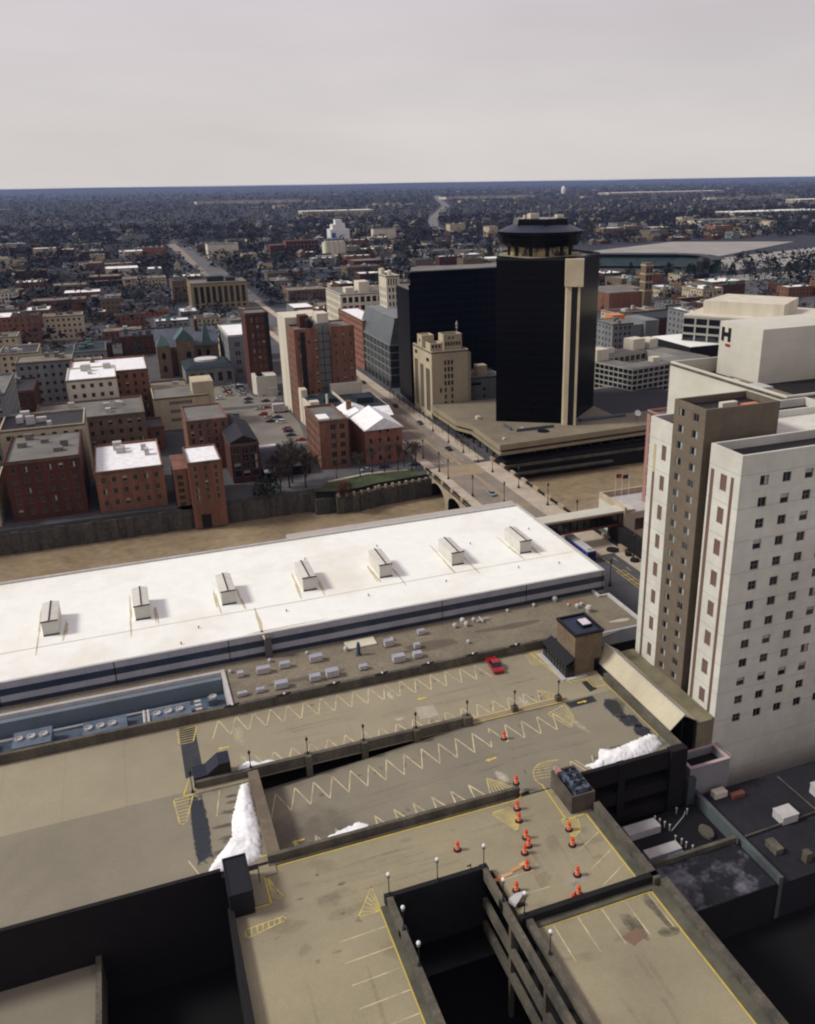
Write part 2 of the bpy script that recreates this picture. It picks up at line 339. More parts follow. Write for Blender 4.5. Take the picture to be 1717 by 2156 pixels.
def block(name,label,cat,x0,x1,y0,y1,z1,wall,roof,S_=[],W_=[],E_=[],N_=None,z0=0,par=.7,group=None,cap=None,rng=None,root=None,d=.22,roof_name='roof',t=.35,corn=True):
    """a flat roofed building with holes and windows on its faces"""
    rng=rng or random.Random(int(abs(x0*13+y0*7)))
    r=root or thing(name,label,cat,(x0+x1)/2,(y0+y1)/2,z0,group=group)
    mb=MB(); bud=[100]; ex=[]
    ex.append(facade(mb,r,(x0,y0),(1,0),x1-x0,z0,z1,S_,d,0,bud,rng))
    ex.append(facade(mb,r,(x0,y1),(0,-1),y1-y0,z0,z1,W_,d,0,bud,rng))
    ex.append(facade(mb,r,(x1,y0),(0,1),y1-y0,z0,z1,E_,d,0,bud,rng))
    mb.poly([(x1,y1,z0),(x0,y1,z0),(x0,y1,z1),(x1,y1,z1)])
    # parapet coping and inner faces
    a=[(x0,y0),(x1,y0),(x1,y1),(x0,y1)]; b=[(x0+t,y0+t),(x1-t,y0+t),(x1-t,y1-t),(x0+t,y1-t)]; zr=z1-par
    for k in range(4):
        j=(k+1)%4
        mb.poly([(*a[k],z1),(*a[j],z1),(*b[j],z1),(*b[k],z1)],1); mb.poly([(*b[j],zr),(*b[k],zr),(*b[k],z1),(*b[j],z1)],0)
    mb.build('wall',[wall,cap or wall],r)
    if z1-z0>6 and name and name not in('hotel_tower',) and corn:
        cm_=MB(); o_=.18
        for (a0,a1,b0,b1) in ((x0-o_,x1+o_,y0-o_,y0-.002),(x0-o_,x1+o_,y1+.002,y1+o_),(x0-o_,x0-.002,y0,y1),(x1+.002,x1+o_,y0,y1)): cm_.box(a0,a1,b0,b1,z1-.75,z1-.35)
        cm_.build('cornice',corn if not isinstance(corn,bool) else (cap or para_m),r)
    rf=MB(); rf.poly([(*b[0],zr),(*b[1],zr),(*b[2],zr),(*b[3],zr)]); rf.build(roof_name,roof,r)
    e_=MB()
    for q in ex:
        i=len(e_.v); e_.v+=q.v; e_.f+=[tuple(i+k for k in f) for f in q.f]; e_.m+=q.m
    if e_.f: o=e_.build('window',pane_m,r); o['kind']='stuff'
    return r
def part(root,name,m_,*boxes,mt=None):
    mb=MB()
    for b in boxes: mb.box(*b)
    return mb.build(name,m_,root)
# ================================================================ the setting
far_m = mat('far_land', lin(62,66,74,.7), .95, lin(36,42,54,.7), .012, .95, fine=(.05,.35))
town_m = mat('town_ground', lin(98,97,96,.8), .95, lin(64,66,70,.8), .02, .9, fine=(.4,.12))
lot_m = mat('lot_asphalt', lin(132,128,116,.9), .95, lin(108,104,96,.9), .05, .9, fine=(.6,.12))
RIV=-7.0
mb=MB(); mb.poly([(-30000,650,0),(30000,650,0),(30000,30000,0),(-30000,30000,0)]); struct('far_terrain',mb,far_m)
mb=MB(); rg=random.Random(2)
for k in range(60):
    x0=-30000+k*1000; z0,z1=[76+5*math.sin(q*.9)+3*math.sin(q*2.3+1) for q in (k,k+1)]
    mb.poly([(x0,15500,0),(x0+1000,15500,0),(x0+1000,17000,z1),(x0,17000,z0)]); mb.poly([(x0,17000,z0),(x0+1000,17000,z1),(x0+1000,19000,0),(x0,19000,0)])
struct('horizon_filler_ridge',mb,mat('filler_ridge_wood',lin(44,50,64,.7),.95,lin(34,40,52,.7),.003,.8))  # added dark ridge, hides the pale haze band under the horizon
mb=MB()
mb.poly([(-2500,243,0),(83.5,243,0),(83.5,650,0),(-2500,650,0)]); mb.poly([(83.5,243,0),(107,243,0),(107,650,0),(83.5,650,0)]); mb.poly([(107,249,0),(2500,249,0),(2500,650,0),(107,650,0)])
mb.poly([(-2500,243,-9),(83.5,243,-9),(83.5,243,0),(-2500,243,0)]); mb.poly([(107,249,-9),(2500,249,-9),(2500,249,0),(107,249,0)])
struct('west_bank_ground',mb,town_m)
mb=MB()
mb.poly([(-2500,-60,0),(83.5,-60,0),(83.5,167,0),(-2500,167,0)]); mb.poly([(83.5,-60,0),(107,-60,0),(107,167,0),(83.5,167,0)]); mb.poly([(107,-60,0),(2500,-60,0),(2500,184,0),(107,184,0)]); mb.poly([(83.5,167,-9),(-2500,167,-9),(-2500,167,0),(83.5,167,0)]); mb.poly([(2500,184,-9),(107,184,-9),(107,184,0),(2500,184,0)])
struct('east_bank_ground',mb,asph_m)
mb=MB(); mb.poly([(-2500,150,RIV),(2500,150,RIV),(2500,262,RIV),(-2500,262,RIV)]); struct('river',mb,wm)

# river walls of rough stone
def rockwall(mb, pts, z0, z1, th=1.6, step=2.2, rng=random.Random(5)):
    for (a,b) in zip(pts,pts[1:]):
        A=Vector(a);Bv=Vector(b); n=max(1,int((Bv-A).length/step)); d=(Bv-A)/n; nr=Vector((-d.y,d.x)).normalized()
        for i in range(n):
            p=A+d*i; q=A+d*(i+1); o=rng.uniform(-.25,.25); h=rng.uniform(-.3,.25)
            c=[p-nr*(th/2+o),q-nr*(th/2+o),q+nr*th/2,p+nr*th/2]
            mb.prism([(v.x,v.y) for v in c], z0, z1+h, 0)
wl=thing('river_wall','rough grey stone river wall along the far bank left of the bridge','wall',20,243,RIV)
mb=MB(); rockwall(mb,[(-300,243.5),(47,243.2),(47,241.5)],RIV-1,-1.0); mb.build('wall_face',rock_m,wl)
wl=thing('river_wall','grey river wall with pale crenellated top below the grassy park','wall',66,239,RIV)
mb=MB(); rockwall(mb,[(47,239.6),(53,239.6)],RIV-1,-2.2); rockwall(mb,[(53,237.6),(60,237.6),(66,239.5),(84,241.5)],RIV-1,-1.2); mb.build('wall_face',rock_m,wl)
mb=MB(); rng=random.Random(4)
for (a,b) in (((53,237),(60,237)),((60,237),(66,239)),((66,239),(84,241))):
    A=Vector(a);Bv=Vector(b); n=max(1,int((Bv-A).length/1.1)); d=(Bv-A)/n
    for i in range(n):
        if i%2==0: p=A+d*(i+.5); mb.box(p.x-.35,p.x+.35,p.y-.35,p.y+.35,-1.6,-.5+rng.uniform(-.1,.15))
mb.build('cap_stones',bridge_m,wl)
wl=thing('river_wall','dark stone river wall at the foot of the low office podium','wall',160,249,RIV)
mb=MB(); rockwall(mb,[(107,248.5),(400,250)],RIV-1,-2.6,2.2); mb.build('wall_face',rock_m,wl)
wl=thing('river_wall','concrete river wall behind the white roofed hall','wall',20,167,RIV)
mb=MB(); mb.box(-300,84,166.6,167.4,RIV-1,.6); mb.build('wall_face',para_m,wl)
wl=thing('river_wall','concrete river wall right of the bridge on the near bank','wall',150,184,RIV)
mb=MB(); mb.box(107,300,183.6,184.4,RIV-1,.6); mb.build('wall_face',para_m,wl)

# lawn and park path
mb=MB(); mb.poly([(47,240.3,-.02),(53,238.4,-.02),(60,238.4,-.02),(66,240.3,-.02),(83.4,242.4,-.02),(83.4,243,-.02),(47,243.0,-.02)]); struct('park_bank',mb,grass_m)
mb=MB(); mb.poly([(50,243,.02),(80,243,.02),(82.5,246,.02),(78,248,.02),(66,249.5,.02),(52,246.5,.02)]); struct('lawn',mb,grass_m)
mb=MB(); mb.poly([(53,246.9,.03),(66,249.7,.03),(79,248.3,.03),(79,249.5,.03),(66,251,.03),(53,248.2,.03)]); struct('park_path',mb,pave_m)

# main street, its pavements and markings
mb=MB(); mb.poly([(88,-60,.01),(104.6,-60,.01),(104.6,166,.01),(88,166,.01)]); struct('south_street',mb,asph_m)
mb=MB(); mb.poly([(88,166,.13),(101,166,.13),(101,246,.13),(88,246,.13)]); mb.poly([(88,246,.012),(101.5,246,.012),(101.5,1500,.012),(88,1500,.012)]); struct('main_street',mb,bras_m)
mb=MB(); mb.box(83.8,88,-60,166,0,.14); mb.box(104.6,112,-60,166,0,.14); mb.box(101.5,105.5,249,700,0,.14); mb.box(84.5,88,247,700,0,.14); struct('pavement',mb,pave_m)
mb=MB(); mb.poly([(88,236,.15),(101,236,.15),(101,246,.15),(88,246,.15)]); mb.poly([(95.6,204,.152),(97.0,204,.152),(97.0,236,.152),(95.6,236,.152)]); mb.poly([(88,204,.151),(101,204,.151),(101,207,.151),(88,207,.151)])
mb.poly([(95.8,246,.03),(97,246,.03),(97,262,.03),(95.8,262,.03)]); struct('crosswalk_paving',mb,mat('paving_tan',lin(150,134,108,1.0),.9))
mb=MB()
mb.strip([(100.6,60),(100.6,176)],.16,.03)
for k in range(3): mb.strip([(98.2,60+k*0),(98.2,61)],.16,.03)
mb.strip([(99.7,147),(101.6,147),(101.6,157),(99.7,157)],.13,.032,closed=True)
for k in range(3): mb.strip([(99.8,149.5+2.5*k),(101.5,149.5+2.5*k)],.13,.033)
mb.strip([(94.9,250),(94.9,600)],.15,.03)
struct('street_markings',mb,yel_m)
mb=MB()
for k in range(14): mb.strip([(92,80+k*7),(92,83+k*7)],.15,.031)
for k in range(10): mb.strip([(103,168+k*0.0-k*6),(103,170-k*6)],.15,.031)
for k in range(20): mb.strip([(91.3,250+k*7),(91.3,253+k*7)],.15,.031); mb.strip([(98.6,250+k*7),(98.6,253+k*7)],.15,.031)
struct('lane_markings',mb,yelw_m)
# plaza to the right of the street, with round planters
mb=MB(); mb.poly([(104.8,120,.15),(125,120,.15),(125,176,.15),(104.8,176,.15)]); struct('plaza',mb,pave_m)
mb=MB(); mb.box(84,88,60,140,0,.6); mb.box(77,84,141,166,0,.3); struct('terrace_paving',mb,mat('terrace_brown',lin(96,86,72,1),.9))

# stone bridge with arches
br=thing('stone_bridge','pale stone arch bridge carrying the street over the brown river','bridge',95,206,RIV)
mb=MB()
for X,sgn in ((84,-1),(107,1)):
    def ceil(y):
        # piers every 15 units from 243 down
        t=(243-y)%15.0
        if t<1.6 or t>13.4+1.6: return RIV-1
        u=(t-1.6-5.9)/6.7
        return RIV+1+4.6*math.sqrt(max(0,1-u*u)) if abs(u)<1 else RIV-1
    ys=[167+i*.5 for i in range(153)]
    for a,b in zip(ys,ys[1:]):
        za,zb=ceil(a),ceil(b)
        q=[(X,a,za),(X,b,zb),(X,b,.14),(X,a,.14)]
        mb.poly(q if sgn>0 else q[::-1])
    if sgn<0:
        for a,b in zip(ys,ys[1:]):
            mb.poly([(84,a,ceil(a)),(107,a,ceil(a)),(107,b,ceil(b)),(84,b,ceil(b))],1)
mb.build('arch_wall',[bridge_m,pdark_m],br)
mb=MB(); mb.box(84,88,166,246,-.4,.3); mb.box(101,107,166,246,-.4,.3); mb.box(88.001,100.999,166,246,-.4,.12); mb.build('deck',pave_m,br)
mb=MB(); 
for y in [166.5+7.95*k for k in range(11)]:
    mb.box(83.6,84.3,y-.9,y+.9,.3,1.35); mb.box(106.7,107.5,y-1.6,y+1.6,.3,1.35)
mb.build('parapet',bridge_m,br)
for X in (83.95,107.1):
    for k in range(10):
        y=166.5+7.95*k; g=1.0 if X<90 else 1.7
        mb=MB(); mb.box(X-.06,X+.06,y+g,y+7.95-g,1.1,1.2); mb.box(X-.06,X+.06,y+g,y+7.95-g,.4,.5)
        n=24
        for i in range(n): yy=y+g+.1+(7.75-2*g)*i/(n-1); mb.box(X-.03,X+.03,yy-.04,yy+.04,.5,1.1)
        mb.build('railing',dkgr_m,br)
# ================================================================ parking garage
Z=13.0
def rz(x,y=0): return Z-.07*max(0,40-x) if x<40 else Z
ga=thing('parking_garage','large tan concrete parking garage with zigzag painted roof decks','parking garage',20,80,0)
def slab(name,mats,*bx):
    for b in bx:
        mb=MB(); mb.box(*b); o=mb.build(name,mats,ga)
    return o
slab('roof_deck',deck_m,(-32,62.2,96.6,111.7,Z-.5,Z)).__setitem__('label','upper roof deck beside the gravel roof')
slab('roof_deck',ramp_m,(40,62.2,79.8,96.6,Z-.5,Z),(-32,7.6,80.6,96.6,Z-.5,Z))
slab('roof_deck',deck2_m,(2.6,45.6,69.8,80.6-.9,Z-.5,Z),(2.6,18.2,20,69.8,Z-.5,Z),(30.4,45.6,62,69.8,Z-.5,Z)).__setitem__('label','lower roof deck where the orange drums stand')
slab('roof_deck',deck2_m,(31.6,46.4,20,61.2,Z-.5,Z))
mb=MB(); xs=[8.6+i*.5 for i in range(63)]+[40]
mb.poly([(8.6,80.4,rz(8.6)),(40,80.4,Z),(40,96.7,Z),(8.6,95.4,rz(8.6))]); mb.poly([(8.6,96.7,rz(8.6)-.5),(40,96.7,Z-.5),(40,80.4,Z-.5),(8.6,80.4,rz(8.6)-.5)])
mb.build('ramp',ramp_m,ga)
# floors below, seen in the openings and the light well
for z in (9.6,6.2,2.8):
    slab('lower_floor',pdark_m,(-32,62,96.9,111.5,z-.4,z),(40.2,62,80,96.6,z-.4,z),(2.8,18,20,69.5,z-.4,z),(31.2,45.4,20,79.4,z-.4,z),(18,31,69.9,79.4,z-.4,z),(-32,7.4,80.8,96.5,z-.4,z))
mb=MB(); mb.poly([(18,20,.05),(31,20,.05),(31,70,.05),(18,70,.05)]); mb.poly([(-60,20,.05),(2,20,.05),(2,80,.05),(-60,80,.05)]); mb.poly([(47.3,20,.04),(100,20,.04),(100,80,.04),(47.3,80,.04)]); struct('service_yard',mb,mat('shade_black_ground',lin(14,14,16,.6),.95))  # near-black ground colour stands in for the deep shade of the pits
slab('roof_deck',ramp_m,(-60,-12,20,79.9,5.6,6.2)).__setitem__('label','lower deck beyond the dark void at the left')
slab('parapet',para_m,(-12,-11.4,20,79.9,3,7.2))
# parapets -------------------------------------------------------------
H_=1.15
slab('parapet',para_m,(-32,58.2,111.7,112.3,Z-2,Z+1.5)).__setitem__('label','long parapet against the gravel roof')
slab('parapet',para_m,(7.9,38.6,96.55,97.15,Z-.3,Z+H_))
slab('parapet',para_m,(.9,7.9,96.4,97.0,Z-.5,Z+H_))
slab('ramp_pier',para_m,*[(x-.38,x+.38,96.1,97.3,8,Z+H_+.1) for x in (15.4,23.1,30.6)])
slab('parapet_end',para_m,(37.6,38.9,96.2,97.4,Z-.3,Z+H_+.15))
slab('parapet',para_m,(7.2,38.6,80.0,80.5,Z-3.6,Z+H_),(7.2,38.0,79.55,80.0,Z-3.6,Z+.15)).__setitem__('label','parapet between the ramp and the deck with the drums')
slab('slab_wall',slab_m,(7.4,8.7,80.6,96.4,8,Z+1.0)).__setitem__('label','broad sloping concrete wall top beside the long snow heap')
slab('parapet',para_m,(45.7,46.5,60.9,74.2,6,Z+H_),(61.9,62.7,79.3,99.5,8,Z+H_))
slab('kerb',stained_m:=mat('kerb_stained',lin(96,94,78,1),.9,lin(70,70,60,1),.3,.9),(44.8,45.7,61.6,74.0,Z,Z+.18),(58.9+2.9,61.9,84,99.5,Z,Z+.15))
slab('parapet',pdark_m,(18.2,29.3,69.2,69.8,6,Z+H_),(30.0,46.6,61.3,61.95,8,Z+H_)).__setitem__('label','dark parapet rim of the light well')
slab('parapet',para_m,(17.9,18.6,20,69.2,6,Z+H_))
slab('kerb',stained_m,(17.2,17.9,20,69.2,Z,Z+.2),(31.0,46.0,60.55,61.3,Z,Z+.2),(45.2,46.4,20,60.55,Z,Z+.2))
slab('parapet',para_m,(46.4,47.3,20,60.9,6,Z+.9))
slab('well_beam',para_m,(29.0,29.5,20,69.2,Z-.2,Z+H_),(29.0,29.5,20,69.2,Z-4.2,Z-3.0),(29.0,29.5,20,69.2,Z-7.6,Z-6.4),(30.5,31.2,20,61.3,Z-.2,Z+.9),(30.6,31.1,20,61.3,Z-4.0,Z-3.2))
slab('well_post',para_m,*[(29.02,29.48,y-.25,y+.25,0,Z-.2) for y in (30,38,46,54,62)],*[(30.55,31.1,y-.25,y+.25,0,Z-.2) for y in (34,42,50,58)])
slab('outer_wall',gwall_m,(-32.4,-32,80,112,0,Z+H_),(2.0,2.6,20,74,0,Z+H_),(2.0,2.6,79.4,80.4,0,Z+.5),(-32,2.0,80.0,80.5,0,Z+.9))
# dark south side of the tall north-east part, open floors between brick bands
bands=[(Z-1.6,Z+H_),(Z-5.2,Z-3.4),(Z-8.6,Z-6.8),(0,Z-10.2)]
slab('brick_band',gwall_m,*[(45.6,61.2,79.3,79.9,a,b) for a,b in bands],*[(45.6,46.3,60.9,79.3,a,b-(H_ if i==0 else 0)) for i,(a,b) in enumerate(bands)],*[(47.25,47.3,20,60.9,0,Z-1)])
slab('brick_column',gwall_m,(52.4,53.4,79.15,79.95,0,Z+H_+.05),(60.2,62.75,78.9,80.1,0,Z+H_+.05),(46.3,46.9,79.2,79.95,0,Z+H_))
slab('expansion_joint',black_m,(38.9,42.6,79.75,79.9,Z,Z+.03))
# kerbed island between the decks
slab('island',mat('island_concrete',lin(140,128,108,1),.9),(38.9,54.2,96.3,97.6,Z,Z+.14))
# pedestrian kerb strips left and beside the stair boxes
slab('walkway',deck2_m,(.7,7.4,95.6,96.4,Z,Z+.15),(4.9,7.9,78.3,80.0,Z,Z+.13),(4.9,6.4,74.4,78.3,Z,Z+.13))

# markings -------------------------------------------------------------
def zig(mb,x0,x1,yt,yb,step=2.49,w_=.15,z=.012,zf=None,phase=-1,start=0):
    pts=[]; x=x0; k=start
    while x<=x1+.01:
        pts.append((x,yt if k%2==0 else yb)); x+=step/2; k+=1
    mb.strip(pts,w_,z,zf=zf or (lambda a,b:Z))
mb=MB(); zig(mb,4.1,47.4,111.2,106.9,start=1); struct('painted_zigzag',mb,yelw_m)
mb=MB(); zig(mb,9.0,51.6,100.8,97.3,start=0); struct('painted_zigzag',mb,yelw_m)
rzf=lambda a,b: rz(a)
mb=MB(); zig(mb,9.2,52.4,94.6,90.5,start=1,zf=rzf,step=2.51); struct('painted_zigzag',mb,yelw_m)
mb=MB()
for k in range(12):
    x=11.0+2.51*k
    if 9<x<35: mb.strip([(x-1.2+.9,81.0),(x,84.8),(x+1.25,82.0)],.17,.012,zf=rzf)
struct('painted_zigzag',mb,yelw_m)
mb=MB(); zig(mb,48.4,52.0,83.6,80.2,start=0); zig(mb,44.0,50.0,83.8,80.2,start=1); struct('painted_zigzag',mb,yelw_m)
mb=MB()
def hatch(mb,poly,n,w_=.16,z=.014,zf=None,flip=False):
    """outline and bars across a quad"""
    zz=zf or (lambda a,b:Z)
    mb.strip(poly,w_,z,closed=True,zf=zz)
    a,b,c_,d=[Vector(p) for p in poly]
    if flip: a,b,c_,d=b,c_,d,a
    for i in range(1,n):
        t=i/n; p=a.lerp(b,t); q=d.lerp(c_,t); mb.strip([p,q],w_*.8,z+.002,zf=zz)
hatch(mb,[(35.3,81.5),(38.3,82.0),(37.4,83.6),(36.2,85)],6,zf=rzf)
hatch(mb,[(34,78.3),(36.6,78.6),(36.4,75.5),(35.6,74.4)],7)
hatch(mb,[(51.5,100.8),(54.0,97.8),(53.0,97.8),(51.6,97.8)],5)
hatch(mb,[(49.9,94.6),(53.2,95.8),(53.0,92.5),(51.4,90.3)],6)
hatch(mb,[(54.1,111.3),(56.4,111.5),(56.2,107.3),(53.7,107.3)],5)
hatch(mb,[(41.3,74.2),(43.3,73.8),(42.6,71.6),(41.2,70.8)],6)
hatch(mb,[(14.7,68.9),(17.1,72.4),(17.2,69.2),(17.1,68.9)],6)
hatch(mb,[(3.4,71.7),(7.6,72.0),(7.5,71.4),(3.3,70.5)],7,flip=False)
hatch(mb,[(6.7,78.3),(7.9,74.6),(6.9,74.8),(6.8,76)],6)
hatch(mb,[(-.4,110.8),(2.3,110.9),(1.5,107.3),(-.4,107.3)],6,flip=True)
hatch(mb,[(-2,95.6),(.4,95.7),(-.9,90.6),(-1.6,90.6)],8,flip=True)
# half round by the machinery box
arc=[(44.6+3.0*math.cos(t)*.95,82.0+2.9*math.sin(t)) for t in [R(58+i*12) for i in range(13)]]
mb.strip(arc,.15,.014,zf=lambda a,b:Z)
for i in range(1,9):
    p=arc[i+2] if i+2<len(arc) else arc[-1]; mb.strip([p,(min(46.5,p[0]+2.3),p[1]-.3)],.11,.016,zf=lambda a,b:Z)
struct('painted_hatching',mb,ylw2_m)
mb=MB()
Zc=lambda a,b:Z
for pts in ([(38.9,96.35),(54.2,96.35)],[(38.9,97.55),(54.2,97.55)]): mb.strip(pts,.14,.15,zf=Zc)
for pts in ([(61.75,100.3),(61.75,84.2)],[(55.9,111.3),(56.3,107.4),(57.2,105.3),(57.2,101),(61.75,100.9)],[(55.0,111.3),(56.0,103.4),(57.0,100.6)],
            [(59.6,100.6),(59.6,98.2),(61.7,98.2)],[(54.2,96.35),(54.2,97.55)],
            [(42.1,80.9),(41.9,74.0),(42.2,73.9)],[(42.0,73.95),(44.6,73.95),(44.6,62.4)],[(7.9,79.42),(38.2,79.42)],[(38.2,79.42),(38.8,80.0),(38.9,80.7)],
            [(3.4,74.2),(6.5,74.2),(6.45,79.3),(8.0,79.35)],[(17.15,20),(17.15,69.3)],[(31.2,60.5),(45.1,60.5),(45.1,20)],[(5.2,81.5),(7.4,81.6)],
            [(.2,99),(-.8,95.9),(.6,95.8)]): mb.strip(pts,.15,.02,zf=Zc)
struct('painted_edge_lines',mb,yel_m)
mb=MB()
for k in range(5): x=33.2+2.85*k; mb.strip([(x,60.3),(x,55.6)],.13,.012,zf=Zc)
for k,y in enumerate((68.0,65.2,62.8)): mb.strip([(30.5,y),(34.6+.6*k,y)],.12,.012,zf=Zc)
for k,y in enumerate((70.6,67.6,65)): mb.strip([(40.8,y-1.8),(44.4,y)],.12,.012,zf=Zc)
for k in range(5): mb.strip([(12,66.5-2.7*k),(17,66.7-2.7*k)],.12,.012,zf=Zc); 
for x in (3.6,6.2): mb.strip([(x,95.3),(x-.9,90.5)],.12,.012,zf=Zc)
mb.strip([(-1.2,84),(-.2,81.2)],.12,.012,zf=Zc)
struct('parking_bay_lines',mb,yelw_m)
def arrow(mb,x,y,d=1,s=1.0,zf=None):
    zz=zf or (lambda a,b:Z)
    pts=[(x-1.1*s*d,y),(x-.3*s*d,y+.5*s),(x-.3*s*d,y+.18*s),(x+1.1*s*d,y+.18*s),(x+1.1*s*d,y-.18*s),(x-.3*s*d,y-.18*s),(x-.3*s*d,y-.5*s)]
    if d<0: pts=pts[::-1]
    mb.poly([(p[0],p[1],zz(*p)+.014) for p in pts][::-1])
mb=MB()
for (x,y,d) in ((5.2,104.2,1),(34.4,105.3,1),(38.2,88.2,1),(11.4,84.8,1),(56.0,95.4,-1)): arrow(mb,x,y,d,.72,rzf if y<96 and x<40 else None)
struct('painted_arrow',mb,yel_m)
# patches --------------------------------------------------------------
def softpatch(name,m_,polys,z=.008,zf=None):
    V=[];F=[];E_=[]
    for p in polys:
        if sum(a[0]*b[1]-b[0]*a[1] for a,b in zip(p,p[1:]+p[:1]))<0: p=p[::-1]
        cx=sum(q[0] for q in p)/len(p); cy=sum(q[1] for q in p)/len(p); n=len(p); i=len(V)
        for sc,ed in ((1.25,0),(.75,.55)):
            for q in p: V.append((cx+(q[0]-cx)*sc,cy+(q[1]-cy)*sc)); E_.append(ed)
        V.append((cx,cy)); E_.append(.75)
        for k in range(n):
            j=(k+1)%n; F.append((i+k,i+j,i+n+j,i+n+k)); F.append((i+n+k,i+n+j,i+2*n))
    mb=MB(); mb.v=[(x,y,(zf(x,y) if zf else Z)+z) for x,y in V]; mb.f=F; mb.m=[0]*len(F)
    o=mb.build(name,m_); at=o.data.attributes.new('edge','FLOAT','POINT'); at.data.foreach_set('value',E_); o['kind']='structure'; return o
def patch(name,m_,polys,z=.008,zf=None):
    mb=MB(); zz=zf or (lambda a,b:Z)
    for p in polys:
        if sum(a[0]*b[1]-b[0]*a[1] for a,b in zip(p,p[1:]+p[:1]))<0: p=p[::-1]
        mb.poly([(q[0],q[1],zz(*q)+z) for q in p])
    return struct(name,mb,m_)
def blob(cx,cy,rx,ry,n=22,j=.22,seed=1,rot=0):
    rg=random.Random(seed); ph=[rg.uniform(0,6.28) for _ in range(5)]
    out=[]
    for k in range(n):
        t=6.2832*k/n; r_=1+sum(j/(i+1)*math.sin((i+2)*t+ph[i]) for i in range(5))
        x,y=rx*r_*math.cos(t),ry*r_*math.sin(t); out.append((cx+x*math.cos(rot)-y*math.sin(rot),cy+x*math.sin(rot)+y*math.cos(rot)))
    return out
patch('repair_patch',pale_m,[[(32.4,100.3),(35.3,100.3),(35.3,103.1),(32.7,103.4)]])
ps_m=soft('pale_worn',lin(186,178,158,1.1),2.2)
softpatch('worn_patch',ps_m,[blob(30.2,107.9,.45,1.5,seed=3,j=.1),blob(29.6,101.6,.8,.6,seed=4,j=.1),blob(48.1,98.6,.9,1.6,seed=6,rot=.3,j=.1)])
softpatch('worn_patch',ps_m,[blob(38.1,84.3,.75,1.5,seed=9,rot=.1,j=.1)],zf=rzf)
softpatch('faded_patch',soft('faded_tan',lin(186,178,146,1.05),1.6),[blob(7.6,106.2,.75,3.6,seed=8,rot=.05),blob(7.5,100.6,.6,2.2,seed=11),blob(52.6,91.0,.6,3.0,seed=12,rot=.12)],z=.006)
patch('wet_patch',wet_m,[[(-.1,111.2),(2.0,111.1),(2.1,100),(-.2,99.3),(-.2,107.2)],[(53.5,96.1),(58.2,96.3),(58.1,94.7),(53.7,94.6)],[(58.5,100.2),(59.8,100.3),(59.8,97.6),(58.4,97.3)],
   ],z=.007)
ws_m=soft('wet_ragged',lin(34,42,54,.9),6,1.3)
softpatch('wet_patch',ws_m,[[(-.2,95.6),(1.5,95.2),(1.6,92),(1.7,88),(1.5,83.5),(-.3,82.4),(-.4,88),(-.3,92)],blob(59.5,92.2,1.3,2.6,seed=23,j=.15),blob(59.9,88.6,1.3,2.0,seed=25,j=.15),blob(60.2,85.6,1.3,1.8,seed=24,j=.15)],z=.0075)
softpatch('dark_patch',soft('ramp_dark',lin(62,60,58,.9),1.0,.35,.6),[blob(13,86,6,5,seed=301,j=.1),blob(15,82.5,7,1.6,seed=302,j=.1)],zf=rzf,z=.006)  # broad soft darker area over the lower left of the ramp
softpatch('dark_patch',soft('damp_ragged',lin(74,70,60,.9),2,1.1,.55),[blob(60.3,92.6,1.3,2.2,seed=31),blob(54.4,83.4,1.6,1.2,seed=32),blob(5.0,93.6,1.1,.35,seed=33),blob(5.1,92.4,1.2,.4,seed=34),blob(4.3,90.7,1.3,.5,seed=35),blob(4,88.4,2.2,.5,seed=36),blob(4,86,2.1,.6,seed=37),blob(3,84,2,.45,seed=38),blob(59.8,82.4,1.6,1.0,seed=39),blob(40.9,57.2,.9,2.0,seed=40),blob(43.7,55.2,1.1,.8,seed=41),blob(44.2,58.0,.7,2.6,seed=42)],z=.009)
softpatch('stain',soft('deck_stain',lin(116,105,88,.95),1.2,1.2,.3),[blob(3,75,1,1,seed=150)]+[blob(random.Random(i).uniform(3,45),random.Random(i+50).uniform(63,79),random.Random(i+90).uniform(.6,2.2),random.Random(i+70).uniform(.4,1.6),seed=200+i) for i in range(16) if not (17<random.Random(i).uniform(3,45)<31 and random.Random(i+50).uniform(63,79)<71)]+[blob(10.2,75.6,1.0,.35,seed=51),blob(43,71.5,.7,.6,seed=52),blob(42.5,67.0,.8,.5,seed=53),blob(35,66.4,1.2,1.0,seed=54),blob(6.2,69.4,.35,.3,seed=55),blob(28.5,77.4,.4,.2,seed=56),blob(39.3,56.6,1.2,.8,seed=57)],z=.005)
softpatch('white_scuff',soft('scuff',lin(176,170,154,1.05),2,3,.6),[blob(38.3,65.2,1.6,1.2,seed=160)]+[blob(38.8,66.0,.5,.4,seed=61),blob(37.9,64.2,.45,.5,seed=62),blob(39.9,65,.3,.5,seed=63),blob(36.6,66.7,.6,.15,seed=64)],z=.006)
rg=random.Random(31)
def streaks(n,x0,x1,y0,y1,seed,zf=None,hor=True):
    rg=random.Random(seed); out=[]
    x0+=4; x1-=4
    for i in range(n):
        x,y=rg.uniform(x0,x1),rg.uniform(y0,y1); a,b=(rg.uniform(2.5,6),rg.uniform(.12,.3)); 
        if not hor: a,b=b,a
        out.append(blob(x,y,a,b,seed=seed*50+i,j=.15,rot=rg.uniform(-.06,.06)))
    return out
ts_m=soft('tyre_streak',lin(104,98,84,.95),1.0,.8,.22); tl_m=soft('pale_streak',lin(176,168,136,1.05),1.2,.8,.3)
softpatch('tyre_mark',ts_m,streaks(16,10,55,102.5,105.5,3)+streaks(14,8,40,72,77,4)+streaks(6,1,20,46,62,6,hor=False)+streaks(8,30,46,68,73,7,hor=False)+streaks(5,31,47,44,53,9,hor=False),z=.0045)
